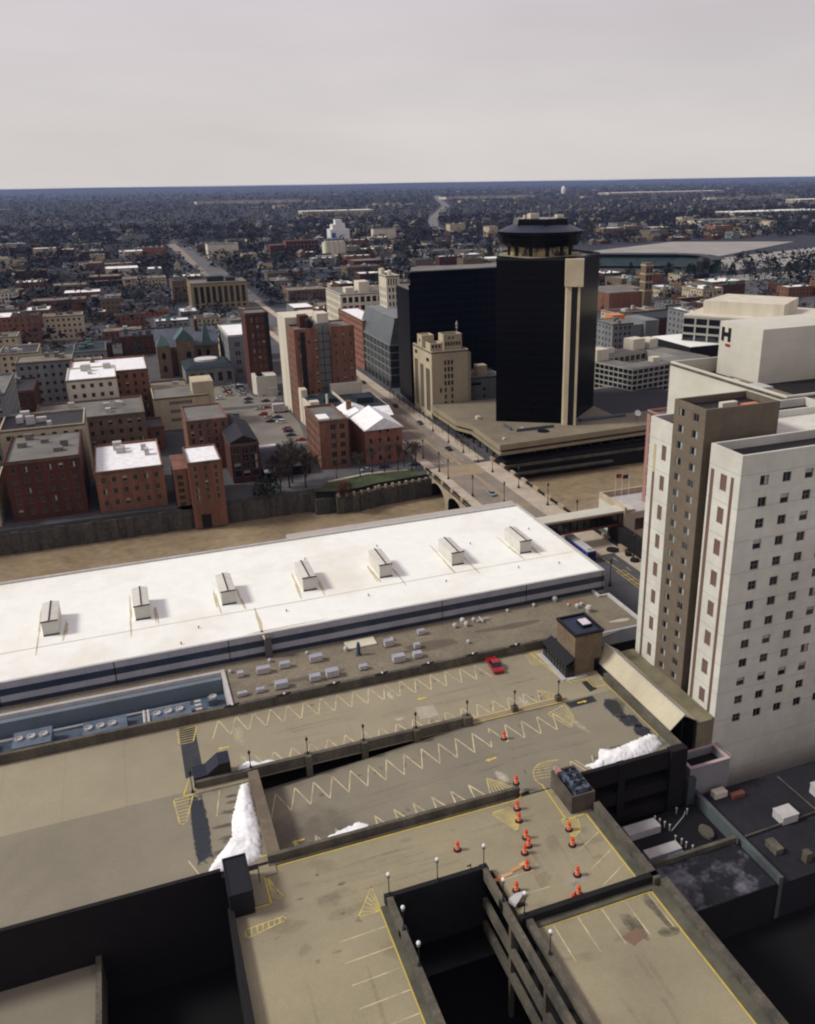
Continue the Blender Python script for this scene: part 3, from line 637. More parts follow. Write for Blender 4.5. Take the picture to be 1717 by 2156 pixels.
softpatch('tyre_mark',ts_m,streaks(16,14,56,86.5,89.5,5),z=.0045,zf=rzf)
softpatch('pale_streak',tl_m,streaks(14,8,56,98.5,110,13)+streaks(14,4,45,71,78.6,14)+streaks(6,31,47,44,58,15),z=.0035)
softpatch('oil_spot',soft('oil_spot',lin(92,88,76,.9),2.0,1.5,.35),[blob(rg.uniform(6,52),rg.choice((99,109))+rg.uniform(-.9,.9),rg.uniform(.2,.45),rg.uniform(.2,.5),seed=400+i) for i in range(26)]+[blob(rg.uniform(4,17),rg.uniform(63,78),rg.uniform(.2,.5),rg.uniform(.2,.4),seed=440+i) for i in range(8)],z=.0055)
softpatch('oil_spot',MATS['oil_spot'],[blob(rg.uniform(12,52),rg.choice((92.5,83.5))+rg.uniform(-.9,.9),rg.uniform(.2,.45),rg.uniform(.2,.5),seed=470+i) for i in range(22)],z=.0055,zf=rzf)
patch('deck_plate',mat('brown_plate',lin(120,98,80,1),.8),[[(38.9,56.4),(41,56.9),(41.3,55.6),(39.5,55.0)]],z=.02)

# snow heaps
def heap(label,outline,h,z0=Z,seed=1,res=.2,zf=None):
    rg=random.Random(seed); P_=[Vector(p) for p in outline]
    x0=min(p.x for p in P_);x1=max(p.x for p in P_);y0=min(p.y for p in P_);y1=max(p.y for p in P_)
    def inside(x,y):
        c=False
        for a,b in zip(P_,P_[1:]+P_[:1]):
            if (a.y>y)!=(b.y>y) and x<(b.x-a.x)*(y-a.y)/(b.y-a.y)+a.x: c=not c
        return c
    def dist(x,y):
        q=Vector((x,y)); m=9e9
        for a,b in zip(P_,P_[1:]+P_[:1]):
            d=b-a; t=max(0,min(1,(q-a).dot(d)/d.length_squared)); m=min(m,(a+d*t-q).length)
        return m
    from mathutils import noise
    nx=int((x1-x0)/res)+3; ny=int((y1-y0)/res)+3; V=[];F=[]
    for j in range(ny):
        for i in range(nx):
            x=x0-res+i*res; y=y0-res+j*res
            jx=noise.noise(Vector((x*2.7,y*2.7,seed)))*.22; jy=noise.noise(Vector((x*2.7,y*2.7,seed+9)))*.22
            ins=inside(x,y); d=dist(x,y)
            hh=(h*min(1,(d/1.5))**.65*(.8+.3*noise.noise(Vector((x*.5,y*.5,seed*3)))+.06*noise.noise(Vector((x*1.8,y*1.8,seed*5)))+.04*noise.noise(Vector((x*4,y*4,seed*7)))) if ins else -.12)
            V.append((x+jx,y+jy,(zf(x,y) if zf else z0)+hh))
    for j in range(ny-1):
        for i in range(nx-1):
            k=j*nx+i; q=(k,k+1,k+nx+1,k+nx)
            if any(V[a][2]>(zf(V[a][0],0) if zf else z0) for a in q): F.append(q)
    m=MB(); m.v=V; m.f=F; m.m=[0]*len(F)
    o=m.build('snow_heap',snow_m,loc=((x0+x1)/2,(y0+y1)/2,z0),smooth=True); tag(o,label,'snow heap'); return o
heap('long ridge of melting snow on the left deck beside the broad wall',[(6.3,95.4),(7.3,95.5),(7.4,92),(7.3,87),(7.1,84),(6.6,81.6),(5.0,80.9),(2.6,80.7),(.4,80.9),(1.6,83.0),(2.9,84.6),(3.9,86),(4.3,89),(4.9,91),(5.6,93.4)],1.0,seed=3)
heap('big white snow heap at the right corner of the garage roof',[(48.9,82.3),(50.3,82.1),(51.3,82.6),(52.6,84.6),(54.0,83.6),(57,84.2),(60.6,84.8),(61.5,83.9),(60.9,82.2),(58,80.6),(53.5,80.3),(51.6,80.7),(50.2,80.6)],1.15,seed=7)
heap('small snow heap at the foot of the leftmost ramp lamp',[(5.9,97.2),(6.6,99.0),(7.6,99.9),(8.6,99.7),(9.3,99.0),(10.6,99.2),(11.8,98.3),(12.2,97.3),(9,97.2)],1.0,seed=9)
heap('thin strip of snow along the parapet at the bottom of the ramp',[(11.6,80.6),(12.4,83.0),(13.5,83.7),(16.4,84.3),(18.9,84.7),(19.9,83.9),(19.4,82.0),(18.6,81.0),(16,80.6)],.22,seed=11,zf=lambda x,y: rz(x),z0=11)
# ================================================================ white roofed hall
cc=thing('convention_hall','huge low hall with a flat white membrane roof and blue banded front wall','hall',20,145,0)
mb=MB(); X0,X1,Y0,Y1,ZR=-62,77,125.2,163,18
mb.poly([(X0,Y0+.5,ZR-.25),(X1-.6,Y0+.5,ZR-.25),(X1-.6,Y1-.5,ZR-.25),(X0,Y1-.5,ZR-.25)]); mb.build('roof',whroof_m,cc)
mb=MB(); mb.box(X0,X1,Y0,Y0+.5,ZR-.4,ZR); mb.box(X1-.6,X1,Y0+.5,Y1-.5,ZR-.4,ZR+.02); mb.box(X0,X1,Y1-.5,Y1,ZR-.4,ZR+.1); mb.build('roof_edge',acw_m,cc)
mb=MB(); mb.box(26,77,163.0,166.3,ZR-1.2,ZR-.3); mb.build('rear_eave',mat('grey_eave',lin(176,170,160,.95),.8),cc)
mb=MB(); mb.box(X0,X1-.1,Y0+.1,Y1,0,ZR-.4); mb.build('wall',clad_m,cc)
mb=MB(); mb.box(X0,X1,Y0-.02,Y0+.12,16.9,ZR-.05); mb.box(X0,X1,Y0-.02,Y0+.12,14.75,15.75)
mb.box(X1-.1,X1,Y0+.12,Y1,16.9,ZR-.45); mb.box(X1-.1,X1,Y0+.12,Y1,14.75,15.75); mb.build('panel_band',clad_m,cc)
mb=MB(); mb.box(X0,X1,Y0+.02,Y0+.1,15.75,16.9); mb.box(X0,X1,Y0+.02,Y0+.1,14.0,14.75); mb.box(X1-.1,X1-.02,Y0+.12,Y1,15.75,16.9); mb.build('glass_band',glassb_m,cc)
mb=MB(); mb.box(14.6,15.6,124.2,Y0-.02,14,17.7); mb.build('duct',mat('grey_duct',lin(88,84,84,1),.7),cc)
mb=MB()
for x in (-24,-8,9,45,61,76.5): mb.box(x,x+.12,Y0-.06,Y0-.02,14,17.9)
mb.build('panel_joint',pdark_m,cc)
patch('roof_grime',dirt_m,[[(-60,134.6),(1.7,134.9),(23,134.7),(33,134.9),(76,135.3),(76,135.5),(50,135.3),(33,135.1),(23,134.95),(1.7,135.1),(-60,134.9)],
  blob(14.7,129.6,.35,4.4,seed=70,j=.3),*[q for k in range(-3,5) for q in (blob(9.1+14.1*k,141.0,.22,5.0,seed=71+k,j=.5),blob(13.1+14.1*k,139.6,.22,3.9,seed=81+k,j=.5))],
  blob(18,126.6,5,.25,seed=91,j=.4)],z=-.24,zf=lambda a,b:18)
def vent(x,label):
    t=thing('roof_ventilator',label,'roof vent',x+1.2,141.9,ZR-.25,group='long white vents along the hall roof')
    a,b,c_,d=x,x+2.4,138.4,145.6; zt=20.3
    mb=MB(); mb.box(a,b,c_,d,ZR-.25,zt); mb.build('body',vent_m,t)
    mb=MB(); mb.poly([(a-.08,c_-.08,zt),(a+1.2,c_-.08,zt+.25),(a+1.2,d+.08,zt+.25),(a-.08,d+.08,zt)]); mb.poly([(b+.08,d+.08,zt),(a+1.2,d+.08,zt+.25),(a+1.2,c_-.08,zt+.25),(b+.08,c_-.08,zt)])
    mb.poly([(a-.08,c_-.08,zt),(b+.08,c_-.08,zt),(a+1.2,c_-.08,zt+.25)]); mb.build('louvre_roof',vent_m,t)
    mb=MB(); mb.box(a+1.1,a+1.3,c_-.1,d+.1,zt+.22,zt+.32); mb.box(a-.1,b+.1,c_-.16,c_-.02,zt-.08,zt+.1); mb.box(a-.02,b+.02,c_-.14,c_-.02,ZR-.22,ZR-.05); mb.build('dark_trim',black_m,t)
    mb=MB(); 
    for k in range(8): y=c_+.5+k*.9; mb.box(a-.06,b+.06,y,y+.07,zt-.02,zt+.03)
    mb.build('rib',acw_m,t)
ordn=['first','second','third','fourth','fifth']
for k in range(-3,5):
    vent(9.8+14.05*k, 'louvred white vent on the hall roof, '+(ordn[k]+' from the left in the photo' if k>=0 else ['nearest','next','farthest'][(-k)-1]+' of those beyond the left edge'))
# small things on the white roof
rg=random.Random(8)
for i,(x,y) in enumerate([(5.2,131.6),(19.6,131.9),(34,132.2),(48.5,132.3),(63,132.6),(59,146.6),(2.1,127.2),(70.8,131.4),(12,151.0),(27,152),(41.5,152.6),(73,149)]):
    mb=MB(); mb.lathe(x,y,[(.08,0),(.08,.25),(.13,.28),(.13,.38),(.04,.42)],8,z=ZR-.25)
    o=mb.build('roof_pipe',black_m if i==6 else para_m,loc=(x,y,ZR-.25)); tag(o,'short vent pipe standing on the white hall roof','vent pipe','short pipes on the hall roof')
# annex with gravel roof
an=thing('gravel_annex','long gravel roofed annex between the hall and the parking garage','annex',40,118,0)
mb=MB(); mb.poly([(7.8,112.3,14),(76.2,112.3,14),(76.2,122.6,14),(74.4,122.6,14),(74.4,125.2,14),(7.8,125.2,14)]); mb.poly([(63.5,109,14),(76.2,111.4,14),(76.2,112.3,14),(63.5,112.3,14)]); mb.poly([(-62,123.4,13.99),(7.8,122.6,13.99),(7.8,125.2,13.99),(-62,125.2,13.99)]); mb.build('roof',grav_m,an)
mb=MB(); mb.box(76.2,76.8,111.2,122.6,11,14.35); mb.box(74.4,76.8,122.6,123.0,11,14.35); mb.box(74.4,74.9,123,125.2,11,14.35); mb.box(7.2,7.8,112.3,123,8,14.3); mb.box(-62,7.2,122.6,123.2,8,14.1); mb.build('roof_edge',acw_m,an)
mb=MB(); mb.box(62.8,76.2,110.6,111.1,11.6,14.1); mb.build('fascia',clad_m,an)
mb=MB(); mb.box(62.8,76.1,111.1,125,0,13.6); mb.box(7.8,62.8,112.4,125,0,13.6); mb.build('wall',pdark_m,an)
patch('gravel_stain',mat('gravel_dark',lin(100,92,78,1),.95),[blob(40,118,6,1.2,seed=95),blob(55,119,5,1.0,seed=96),blob(20,116,5,.8,seed=97)],z=.006,zf=lambda a,b:14)
patch('gravel_pale_edge',pale_m,[blob(73.5,113.6,1.6,.6,seed=98)],z=.008,zf=lambda a,b:14)
# recessed plant yard to the left
py=thing('plant_yard','sunken blue grey plant yard with pale ducts left of the gravel roof','plant yard',0,118,11)
mb=MB(); mb.box(-62,7.1,112.7,121.5,10.6,11.2); mb.build('floor',mat('blue_membrane',lin(84,98,110,.95),.6,lin(50,62,76,.9),.15,.9),py)
mb=MB(); mb.box(-62,7.1,121.5,122.5,11,13.5); mb.build('wall',mat('blue_wall',lin(112,124,132,.95),.7),py); mb=MB(); mb.box(-62,7.1,112.35,112.7,8,13); mb.build('wall',MATS['blue_wall'],py)
bdm=mat('blue_duct',lin(104,116,128,.95),.5,lin(74,86,100,.9),.3,.8)
for k,(x0,x1,y0,y1,hh) in enumerate(((-3.6,2.0,115.0,118.2,1.5),(-13,-7,115,119,1.2),(-22,-17,115,119,1.8),(-30,-25,115.5,119.5,1.2),(-40,-33,115,118,1.9),(-50,-45,115,119,1.4),(4.6,6.0,118.2,119.6,1.0))):
    mb=MB(); mb.box(x0,x1,y0,y1,11.2,11.2+hh); mb.build('duct_housing',bdm,py)
    for q in range(max(1,int((x1-x0)/1.6))):
        mb=MB(); cx=x0+.8+1.6*q; cy=(y0+y1)/2
        if cx<x1-.4: mb.lathe(cx,cy,[(.55,0),(.55,.3),(.45,.3),(.42,.12)],12,z=11.2+hh); mb.build('fan_ring',acw_m,py)
for y in (114.4,115.5,116.6,117.7):
    mb=MB(); mb.box(2.6,3.5,y-.25,y+.25,11.2,12.9); mb.build('pale_duct',acw_m,py)
for x in (-4.6,-4.0): mb=MB(); mb.tube((x,114.2,12.2),(x,119,12.2),.22,n=8); mb.build('pale_duct',acw_m,py)
for y in (114.0,120.0): mb=MB(); mb.tube((-55,y,11.5),(2,y,11.5),.14); mb.build('long_pipe',acw_m,py)
softpatch('thin_snow',soft('thin_snow',lin(176,184,190,1),2,1.2,.7),[blob(-1,119.6,4.5,1.0,seed=501),blob(5,116,1.2,1.8,seed=502),blob(-20,120.3,5,.7,seed=503)],z=-1.785)

# rooftop units on the gravel -------------------------------------------
def acunit(x0,x1,y,dy,h,label):
    t=thing('rooftop_unit',label,'rooftop unit',(x0+x1)/2,y+dy/2,14,group='pale boxy units on the gravel roof')
    mb=MB(); mb.box(x0,x1,y,y+dy,14.12,14+h); mb.build('casing',acw_m,t)
    mb=MB(); mb.box(x0-.05,x1+.05,y-.05,y+dy+.05,14,14.12); mb.build('base_rail',para_m,t)
    mb=MB(); n=max(2,int((x1-x0)/.5))
    for i in range(n): xx=x0+(i+.5)*(x1-x0)/n; mb.box(xx-.02,xx+.02,y-.02,y,14.2,14+h-.1)
    mb.box(x0-.03,x1+.03,y-.03,y+dy+.03,14+h,14+h+.05); mb.build('panel_seam',clad_m,t)
for a in [(12.4,14.4,119.5,1.0,1.0,'biggest pale unit below the grey duct of the hall wall'),(16.0,17.6,119.9,.9,.9,'pale unit just right of the big one below the duct'),
 (20.8,22.8,119.9,1.1,1.0,'pale unit alone between the duct and the tall blue pipe'),(14.3,16.2,114.2,1.1,1.0,'long pale unit nearest the garage parapet, second row left'),
 (19.6,21.2,114.3,1.0,.9,'left one of two close units near the parapet below the blue pipe'),(22.2,24.1,114.4,1.2,1.1,'right one of two close units near the parapet below the blue pipe'),
 (33.0,34.9,114.7,1.1,1.1,'large pale unit in the near row right of the blue pipe'),(36.4,37.8,114.8,1.0,.9,'smaller pale unit beside the large one in the near row'),
 (33.2,34.7,120.1,.9,1.1,'tall pale unit right of the cream roof slab'),(39.5,40.7,121.8,.8,.8,'small pale unit close to the hall wall, farthest right'),
 (37.5,38.5,117.7,.8,.8,'small pale unit in the middle of the right group'),(27.5,28.7,114.7,.8,.7,'small low unit under the tall blue pipe'),
 (9.5,10.4,119.9,.8,.8,'small pale unit next to the plant yard corner'),(8.7,10.1,114.4,.6,.6,'small flat unit nearest the plant yard and parapet'),(11.5,12.7,114.4,.7,.6,'small unit right of the flat one by the plant yard')]: acunit(*a)
def mush(x,y,s,label,grp='white roof vents by the hall wall'):
    t=thing('roof_vent',label,'roof vent',x,y,14,group=grp)
    mb=MB(); mb.lathe(x,y,[(.28*s,0),(.28*s,.35*s),(.2*s,.4*s)],10,z=14); mb.build('curb',acw_m,t)
    mb=MB(); mb.lathe(x,y,[(.42*s,.38*s),(.42*s,.5*s),(.3*s,.75*s),(.08*s,.85*s)],12,z=14); mb.build('cap',acw_m,t)
for i,(x,y,s,lb) in enumerate([(46.2,122.2,1,'lone white vent left of the pipe cluster'),(48.0,123.2,1.2,'tallest white vent of the cluster at the hall wall'),(48.2,121.9,1.1,'front white vent of the cluster at the hall wall'),(50,123,.9,'right white vent of the cluster at the hall wall'),(46.3,116.3,.8,'single small vent in the middle of the gravel'),(56.8,123.9,.7,'small white vent on the gravel below the hall wall centre right'),(62,124,.8,'white vent near the red patches'),(66.4,124.4,1.2,'white domed vent by the hall wall near its right end'),(70.1,118.6,1.5,'big white domed vent at the right end of the gravel roof'),(70.0,121.1,.8,'small white vent behind the big domed one'),(68.9,120.6,1.0,'white vent left of the big domed one'),(67.8,121.9,.6,'tiny white vent near the right end of the gravel'),(14.9,122.9,.8,'white vent foot below the grey duct'),(8.6,122.0,.7,'little white vent beside the smallest unit'),(20.9,123,.7,'little white vent behind the lone unit'),(35,122.2,.7,'little white vent behind the tall unit'),(27.0,121.7,1.0,'round white vent left of the blue pipe')]): mush(x,y,s,lb)
mb=MB(); mb.tube((50.2,122.2,14.4),(52.6,122.6,14.4),.16,n=8); mb.tube((51.2,121.6,14.4),(51.2,123.4,14.4),.14,n=8); tag(mb.build('pipe_run',acw_m,loc=(51,122.4,14)),'short crossed white pipes lying beside the vent cluster','pipes')
mb=MB(); mb.box(27.3,32.3,121.7,124.2,14.03,14.25); tag(mb.build('roof_slab',ivory_m,loc=(30,124,14)),'flat cream slab on the gravel against the hall wall','roof slab')
t=thing('vent_stack','tall blue pipe stack standing on the gravel roof','pipe',28.6,119.5,14); mb=MB(); mb.lathe(28.6,119.6,[(.32,0),(.32,1.9),(.22,1.95),(.22,2.3)],12,z=14); mb.build('stack',mat('blue_pipe',lin(58,76,96,1),.5),t); mb=MB(); mb.lathe(28.6,119.6,[(.5,0),(.5,.15)],12,z=14); mb.build('flange',para_m,t)
for (x,y,rx,ry,lb) in ((68.2,122.7,.7,.4,'smaller faded red mat on the gravel near the hall corner'),(69.9,122.9,.8,.45,'larger faded red mat on the gravel near the hall corner')):
    mb=MB(); mb.prism(blob(x,y,rx,ry,seed=5,j=.1),14.01,14.06); tag(mb.build('roof_mat',mat('faded_red',lin(150,96,74,1),.9),loc=(x,y,14)),lb,'mat')

# brick stair tower with glazed lobby ---------------------------------------
st=thing('stair_tower','tan brick stair tower with dark flat roof and glass lobby on the garage roof','stair tower',61,105,Z)
mb=MB(); a=(58.4,63.2,102.4,108.3); mb.box(a[0],a[1],a[2],a[3],Z-5,19.7); mb.build('wall',[brickt_m],st)
mb=MB(); mb.box(58.3,58.39,102.4,108.3,Z,15.2); mb.build('base',brickd_m,st)
mb=MB(); mb.box(58.25,58.6,102.25,108.45,19.7,20.15); mb.box(63.0,63.35,102.25,108.45,19.7,20.15); mb.box(58.6,63.0,102.25,102.6,19.7,20.15); mb.box(58.6,63,108.1,108.45,19.7,20.15); mb.build('coping',black_m,st)
mb=MB(); mb.box(58.6,63,102.6,108.1,19.7,19.82); mb.build('roof',mat('blue_black_roof',lin(44,54,74,.9),.6),st)
mb=MB(); mb.box(60.7,62.3,104.2,106.3,19.82,20.3); mb.build('skylight_curb',black_m,st)
mb=MB(); mb.box(60.8,62.2,104.3,106.2,20.3,20.42); mb.build('skylight',mat('skylight',lin(214,204,206,1),.4),st)
mb=MB(); mb.poly([(56.6,101.9,15.3),(58.3,101.9,16.2),(58.3,110.0,16.2),(56.6,110.0,15.3)]); mb.poly([(56.6,110,15.15),(58.3,110,16.05),(58.3,101.9,16.05),(56.6,101.9,15.15)]); mb.poly([(56.6,101.9,15.15),(56.6,101.9,15.3),(56.6,110,15.3),(56.6,110,15.15)][::-1]); mb.build('lobby_roof',black_m,st)
mb=MB()
for k in range(9): y=102.1+k*.95; mb.box(56.75,56.87,y-.06,y+.06,Z,15.2)
mb.box(56.75,56.87,102,110,Z,Z+.15); mb.box(56.75,56.87,102,110,14.2,14.3)
for x in (57.3,57.9): mb.box(x-.05,x+.05,101.95,102.05,Z,15.5)
mb.build('lobby_frame',black_m,st)
mb=MB(); mb.box(56.8,56.82,102.1,109.7,Z+.1,15.15); mb.box(56.82,58.3,102.0,102.02,Z+.1,15.2); mb.build('lobby_glass',carg_m,st)
mb=MB(); mb.box(61.9,62.8,102.35,102.4,Z,15.2); mb.build('door',black_m,st)
mb=MB(); mb.box(56.0,56.75,101.6,110.2,Z,Z+.16); mb.box(56.75,60.2,101.2,101.9,Z,Z+.16); mb.build('lobby_kerb',acw_m,st)

# gabled walkway cover -------------------------------------------------------
cv=thing('walkway_roof','long pale gabled metal roof over the walkway between garage and hotel','covered walkway',64.8,93,8)
mb=MB(); A=[(62.75,83,14.3),(64.8,82.9,16.3),(67.1,83,14.8)]; Bq=[(62.75,102.3,14.3),(64.8,104.2,16.3),(67.1,103.8,14.8)]
tk=.16
for i in (0,1):
    p,q,r_,s_=A[i],A[i+1],Bq[i+1],Bq[i]
    mb.poly([p,q,r_,s_]); mb.poly([(s_[0],s_[1],s_[2]-tk),(r_[0],r_[1],r_[2]-tk),(q[0],q[1],q[2]-tk),(p[0],p[1],p[2]-tk)]); mb.poly([(p[0],p[1],p[2]-tk),(q[0],q[1],q[2]-tk),q,p]); mb.poly([s_,r_,(r_[0],r_[1],r_[2]-tk),(s_[0],s_[1],s_[2]-tk)])
mb.poly([(A[0][0],A[0][1],A[0][2]-tk),A[0],Bq[0],(Bq[0][0],Bq[0][1],Bq[0][2]-tk)])
mb.build('roof_panel',mat('pale_metal_roof',lin(186,178,150,1.0),.55,lin(166,158,132,1),.12,.9,lines=[('Y',1.9,.05,.35)]),cv)
mb=MB(); mb.tube((64.8,82.8,16.34),(64.8,104.2,16.34),.1,n=6); mb.build('ridge_cap',acw_m,cv)
mb=MB(); mb.box(62.75,63.0,83.1,102.3,5,14.15); mb.box(66.8,67.1,83.1,103.5,5,14.6); mb.build('side_wall',pdark_m,cv)
mb=MB(); 
for y in (83.2,): 
    for x in (62.9,64.8,66.9): mb.box(x-.08,x+.08,y-.08,y+.08,5,14.2 if x!=64.8 else 16.1)
mb.build('post',black_m,cv)
# hotel -----------------------------------------------------------------------
ho=thing('hotel_tower','tall hotel tower of white slabs and brown window bay rising at the right edge','hotel',80,94,0)
def stripe(y0,y1,z0,z1,m_,name,x=70): mb=MB(); mb.box(x-.04,x,y0,y1,z0,z1); return mb.build(name,m_,ho)
W1=grid(.0,5.3,1,16.2,55,0,1,1)
# left white wing
block('hotel_tower','','hotel',70,98,98.0,103.4,53,whwall_m,black_m,root=ho,par=1.2,
      W_=[(5.4-2.2-1.05,5.4-2.2,zz-2.3,zz) if False else (3.2,4.3,zz-2.25,zz,'open') for zz in [49.5-4.55*k for k in range(8)]])
for k in range(8):
    zz=49.5-4.55*k; mb=MB(); mb.box(70.12,70.2,99.1,100.2,zz-2.25,zz); mb.build('brown_panel',bpanel_m,ho)
stripe(101.6,102.15,14,45,bpanel_m,'brown_stripe'); stripe(101.6,102.15,45.1,49.2,mat('ochre_panel',lin(176,164,118,1.1),.8),'ochre_stripe')
# right white wing
block('hotel_tower','','hotel',70,98,83.0,89.3,52.7,whwall_m,black_m,root=ho,par=1.2,W_=[(2.45,3.75,zz-2.25,zz,'open') for zz in [49.3-4.55*k for k in range(8)]],
      S_=grid(2,27,7,12,50.5,13,1.35,1.35,'mix'))
for k in range(8):
    zz=49.3-4.55*k; mb=MB(); mb.box(70.12,70.2,85.5,86.9,zz-2.25,zz); mb.build('brown_panel',bpanel_m,ho)
stripe(88.2,88.85,14,49.4,bpanel_m,'brown_stripe'); stripe(84.2,84.75,14,49.4,bpanel_m,'brown_stripe')
# brown bay with paired windows
wins=[]
for k in range(18):
    zt=55.75-2.33*k; wins+= [(1.2,2.45,zt-1.15,zt,'curtain' if (k*7)%3 else 'curtain2'),(4.35,5.6,zt-1.15,zt,'curtain' if (k*5)%4 else 'plain')]
block('hotel_tower','','hotel',70,82,91.0,98.0,56.7,brickb_m,black_m,root=ho,W_=wins,par=.9,d=.18)
mb=MB(); mb.box(71.5,76,89.3,91,0,52); mb.build('recess_wall',pdark_m,ho)
mb=MB(); mb.box(74.5,77,93.5,94.3,55.8,56.6); mb.build('roof_box',ivory_m,ho); mb=MB(); mb.box(77.2,79.6,92.3,93.2,55.8,56.4); mb.build('roof_box',mat('orange_box',lin(190,120,84,1),.7),ho)
mb=MB(); mb.box(67.2,70,83,104,5,14.3); mb.box(69.6,70,83,98,14.3,14.5); mb.build('base_ledge',mat('ledge_stained',lin(130,122,98,1),.9,lin(96,92,72,1),.2,.9),ho)
mb=MB(); mb.box(82,98,89.3,98,0,52); mb.build('core_wall',whwall_m,ho)
# small box roofs under the hotel ----------------------------------------------
bx=thing('roof_pen','pale walled open roof pen beside the garage corner','roof enclosure',67,81,0)
mb=MB(); z1=10
mb.box(63.9,70.4,79.4,79.8,0,z1); mb.box(63.9,64.3,79.8,83,0,z1); mb.box(70.0,70.4,79.8,83,0,z1); mb.box(64.3,70.0,82.7,83,0,z1); mb.build('wall',mat('pen_wall',lin(128,128,128,1.1),.8),bx)
mb=MB(); mb.box(63.85,70.45,79.35,79.85,z1,z1+.1); mb.box(63.85,64.35,79.85,83,z1,z1+.1); mb.box(69.95,70.45,79.85,83,z1,z1+.1); mb.box(64.35,69.95,82.65,83,z1,z1+.1); mb.build('coping',mat('pinkish_cap',lin(176,156,156,1.1),.7),bx)
mb=MB(); mb.box(64.3,70,79.8,82.7,8,8.8); mb.build('floor',pdark_m,bx)
mb=MB()
for k in range(8): mb.box(70.7,70.76,79.6+k*.5,79.66+k*.5,9.4,10.2)
mb.box(70.7,70.76,79.5,83.3,10.2,10.26); mb.build('railing',bridge_m,bx)
# dark low roofs at the bottom right -------------------------------------------
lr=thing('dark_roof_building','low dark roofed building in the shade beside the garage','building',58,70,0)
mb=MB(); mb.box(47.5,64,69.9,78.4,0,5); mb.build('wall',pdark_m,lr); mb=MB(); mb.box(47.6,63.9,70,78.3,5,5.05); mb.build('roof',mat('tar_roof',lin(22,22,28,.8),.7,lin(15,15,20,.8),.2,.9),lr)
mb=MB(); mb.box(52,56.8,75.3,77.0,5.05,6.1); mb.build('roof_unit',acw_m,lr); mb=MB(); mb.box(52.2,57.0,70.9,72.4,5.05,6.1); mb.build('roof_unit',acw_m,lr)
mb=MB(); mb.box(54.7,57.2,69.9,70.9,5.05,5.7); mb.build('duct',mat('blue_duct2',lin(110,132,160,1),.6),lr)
for (x,y) in ((57.2,77.3),(57.5,76.6),(57.8,75.9),(58.1,75.2),(57.6,73.2),(58,72.4),(58.2,71.7),(58.6,70.9),(60.8,77.6),(62.0,76.9)):
    mb=MB(); mb.lathe(x,y,[(.07,0),(.07,.7),(.13,.75),(.13,.95)],8,z=5.05); mb.build('vent_pipe',acw_m,lr)
mb=MB(); mb.tube((58,74.6,5.5),(61,76.3,5.5),.05); mb.tube((61,76.3,5.5),(61.8,77.0,5.5),.05); mb.build('conduit',acw_m,lr)
mb=MB(); mb.prism(blob(62.2,72.9,.75,1.35,seed=4,j=.05),5.06,5.5); mb.build('roof_hatch',para_m,lr)
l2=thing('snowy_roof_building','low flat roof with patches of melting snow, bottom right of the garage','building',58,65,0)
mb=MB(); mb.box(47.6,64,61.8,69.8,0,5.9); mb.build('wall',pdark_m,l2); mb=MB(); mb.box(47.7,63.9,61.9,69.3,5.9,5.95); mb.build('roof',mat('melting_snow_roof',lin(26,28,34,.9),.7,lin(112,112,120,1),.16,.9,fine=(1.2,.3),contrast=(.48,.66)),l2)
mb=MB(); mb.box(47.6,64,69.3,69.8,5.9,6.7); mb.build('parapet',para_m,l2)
l3=thing('grey_lean_to','pale grey sloping wall and dark roof behind the roof pen','building',70,72,0)
mb=MB(); mb.box(64.6,65.2,62,79.3,0,6.4); mb.build('wall',mat('teal_grey_wall',lin(84,92,92,1.0),.85,lin(58,64,66,1),.2,.9,streak=True),l3); mb=MB(); mb.box(65.2,100,62,79.2,0,5.4); mb.build('roof',mat('dusk_roof',lin(40,40,46,.9),.8,lin(26,26,32,.9),.1,.9,fine=(1,.2)),l3)
for k,(x0,x1,y0,y1,hh) in enumerate(((72,74.5,70,72,1.2),(76,77.5,66,68.5,.9),(80,84,72,74,1.5),(67.5,68.6,66,68,.8),(86,88,66,69,1.1),(70,70.8,63.5,64.3,1.4))):
    mb=MB(); mb.box(x0,x1,y0,y1,5.4,5.4+hh); mb.box(x0-.08,x1+.08,y0-.08,y1+.08,5.4+hh,5.46+hh); mb.build('roof_unit',[acw_m,para_m][k%2],l3)
mb=MB(); mb.tube((66,70,5.7),(90,70.5,5.7),.12); mb.tube((78,63,5.7),(78,78,5.7),.1); mb.build('roof_pipe',para_m,l3)
mb=MB(); mb.box(67,69,77.5,78.6,5.4,6.3); mb.build('roof_box',ivory_m,l3); mb=MB(); mb.box(69.3,71.3,76.6,77.4,5.4,6.0); mb.build('roof_box',mat('rusty_box',lin(120,76,60,1),.8),l3)
mb=MB(); mb.box(63.2,64.4,78.6,79.3,2,9); mb.build('stack',mat('teal_grey_wall'),l3) if False else mb.build('stack',MATS['teal_grey_wall'],l3)

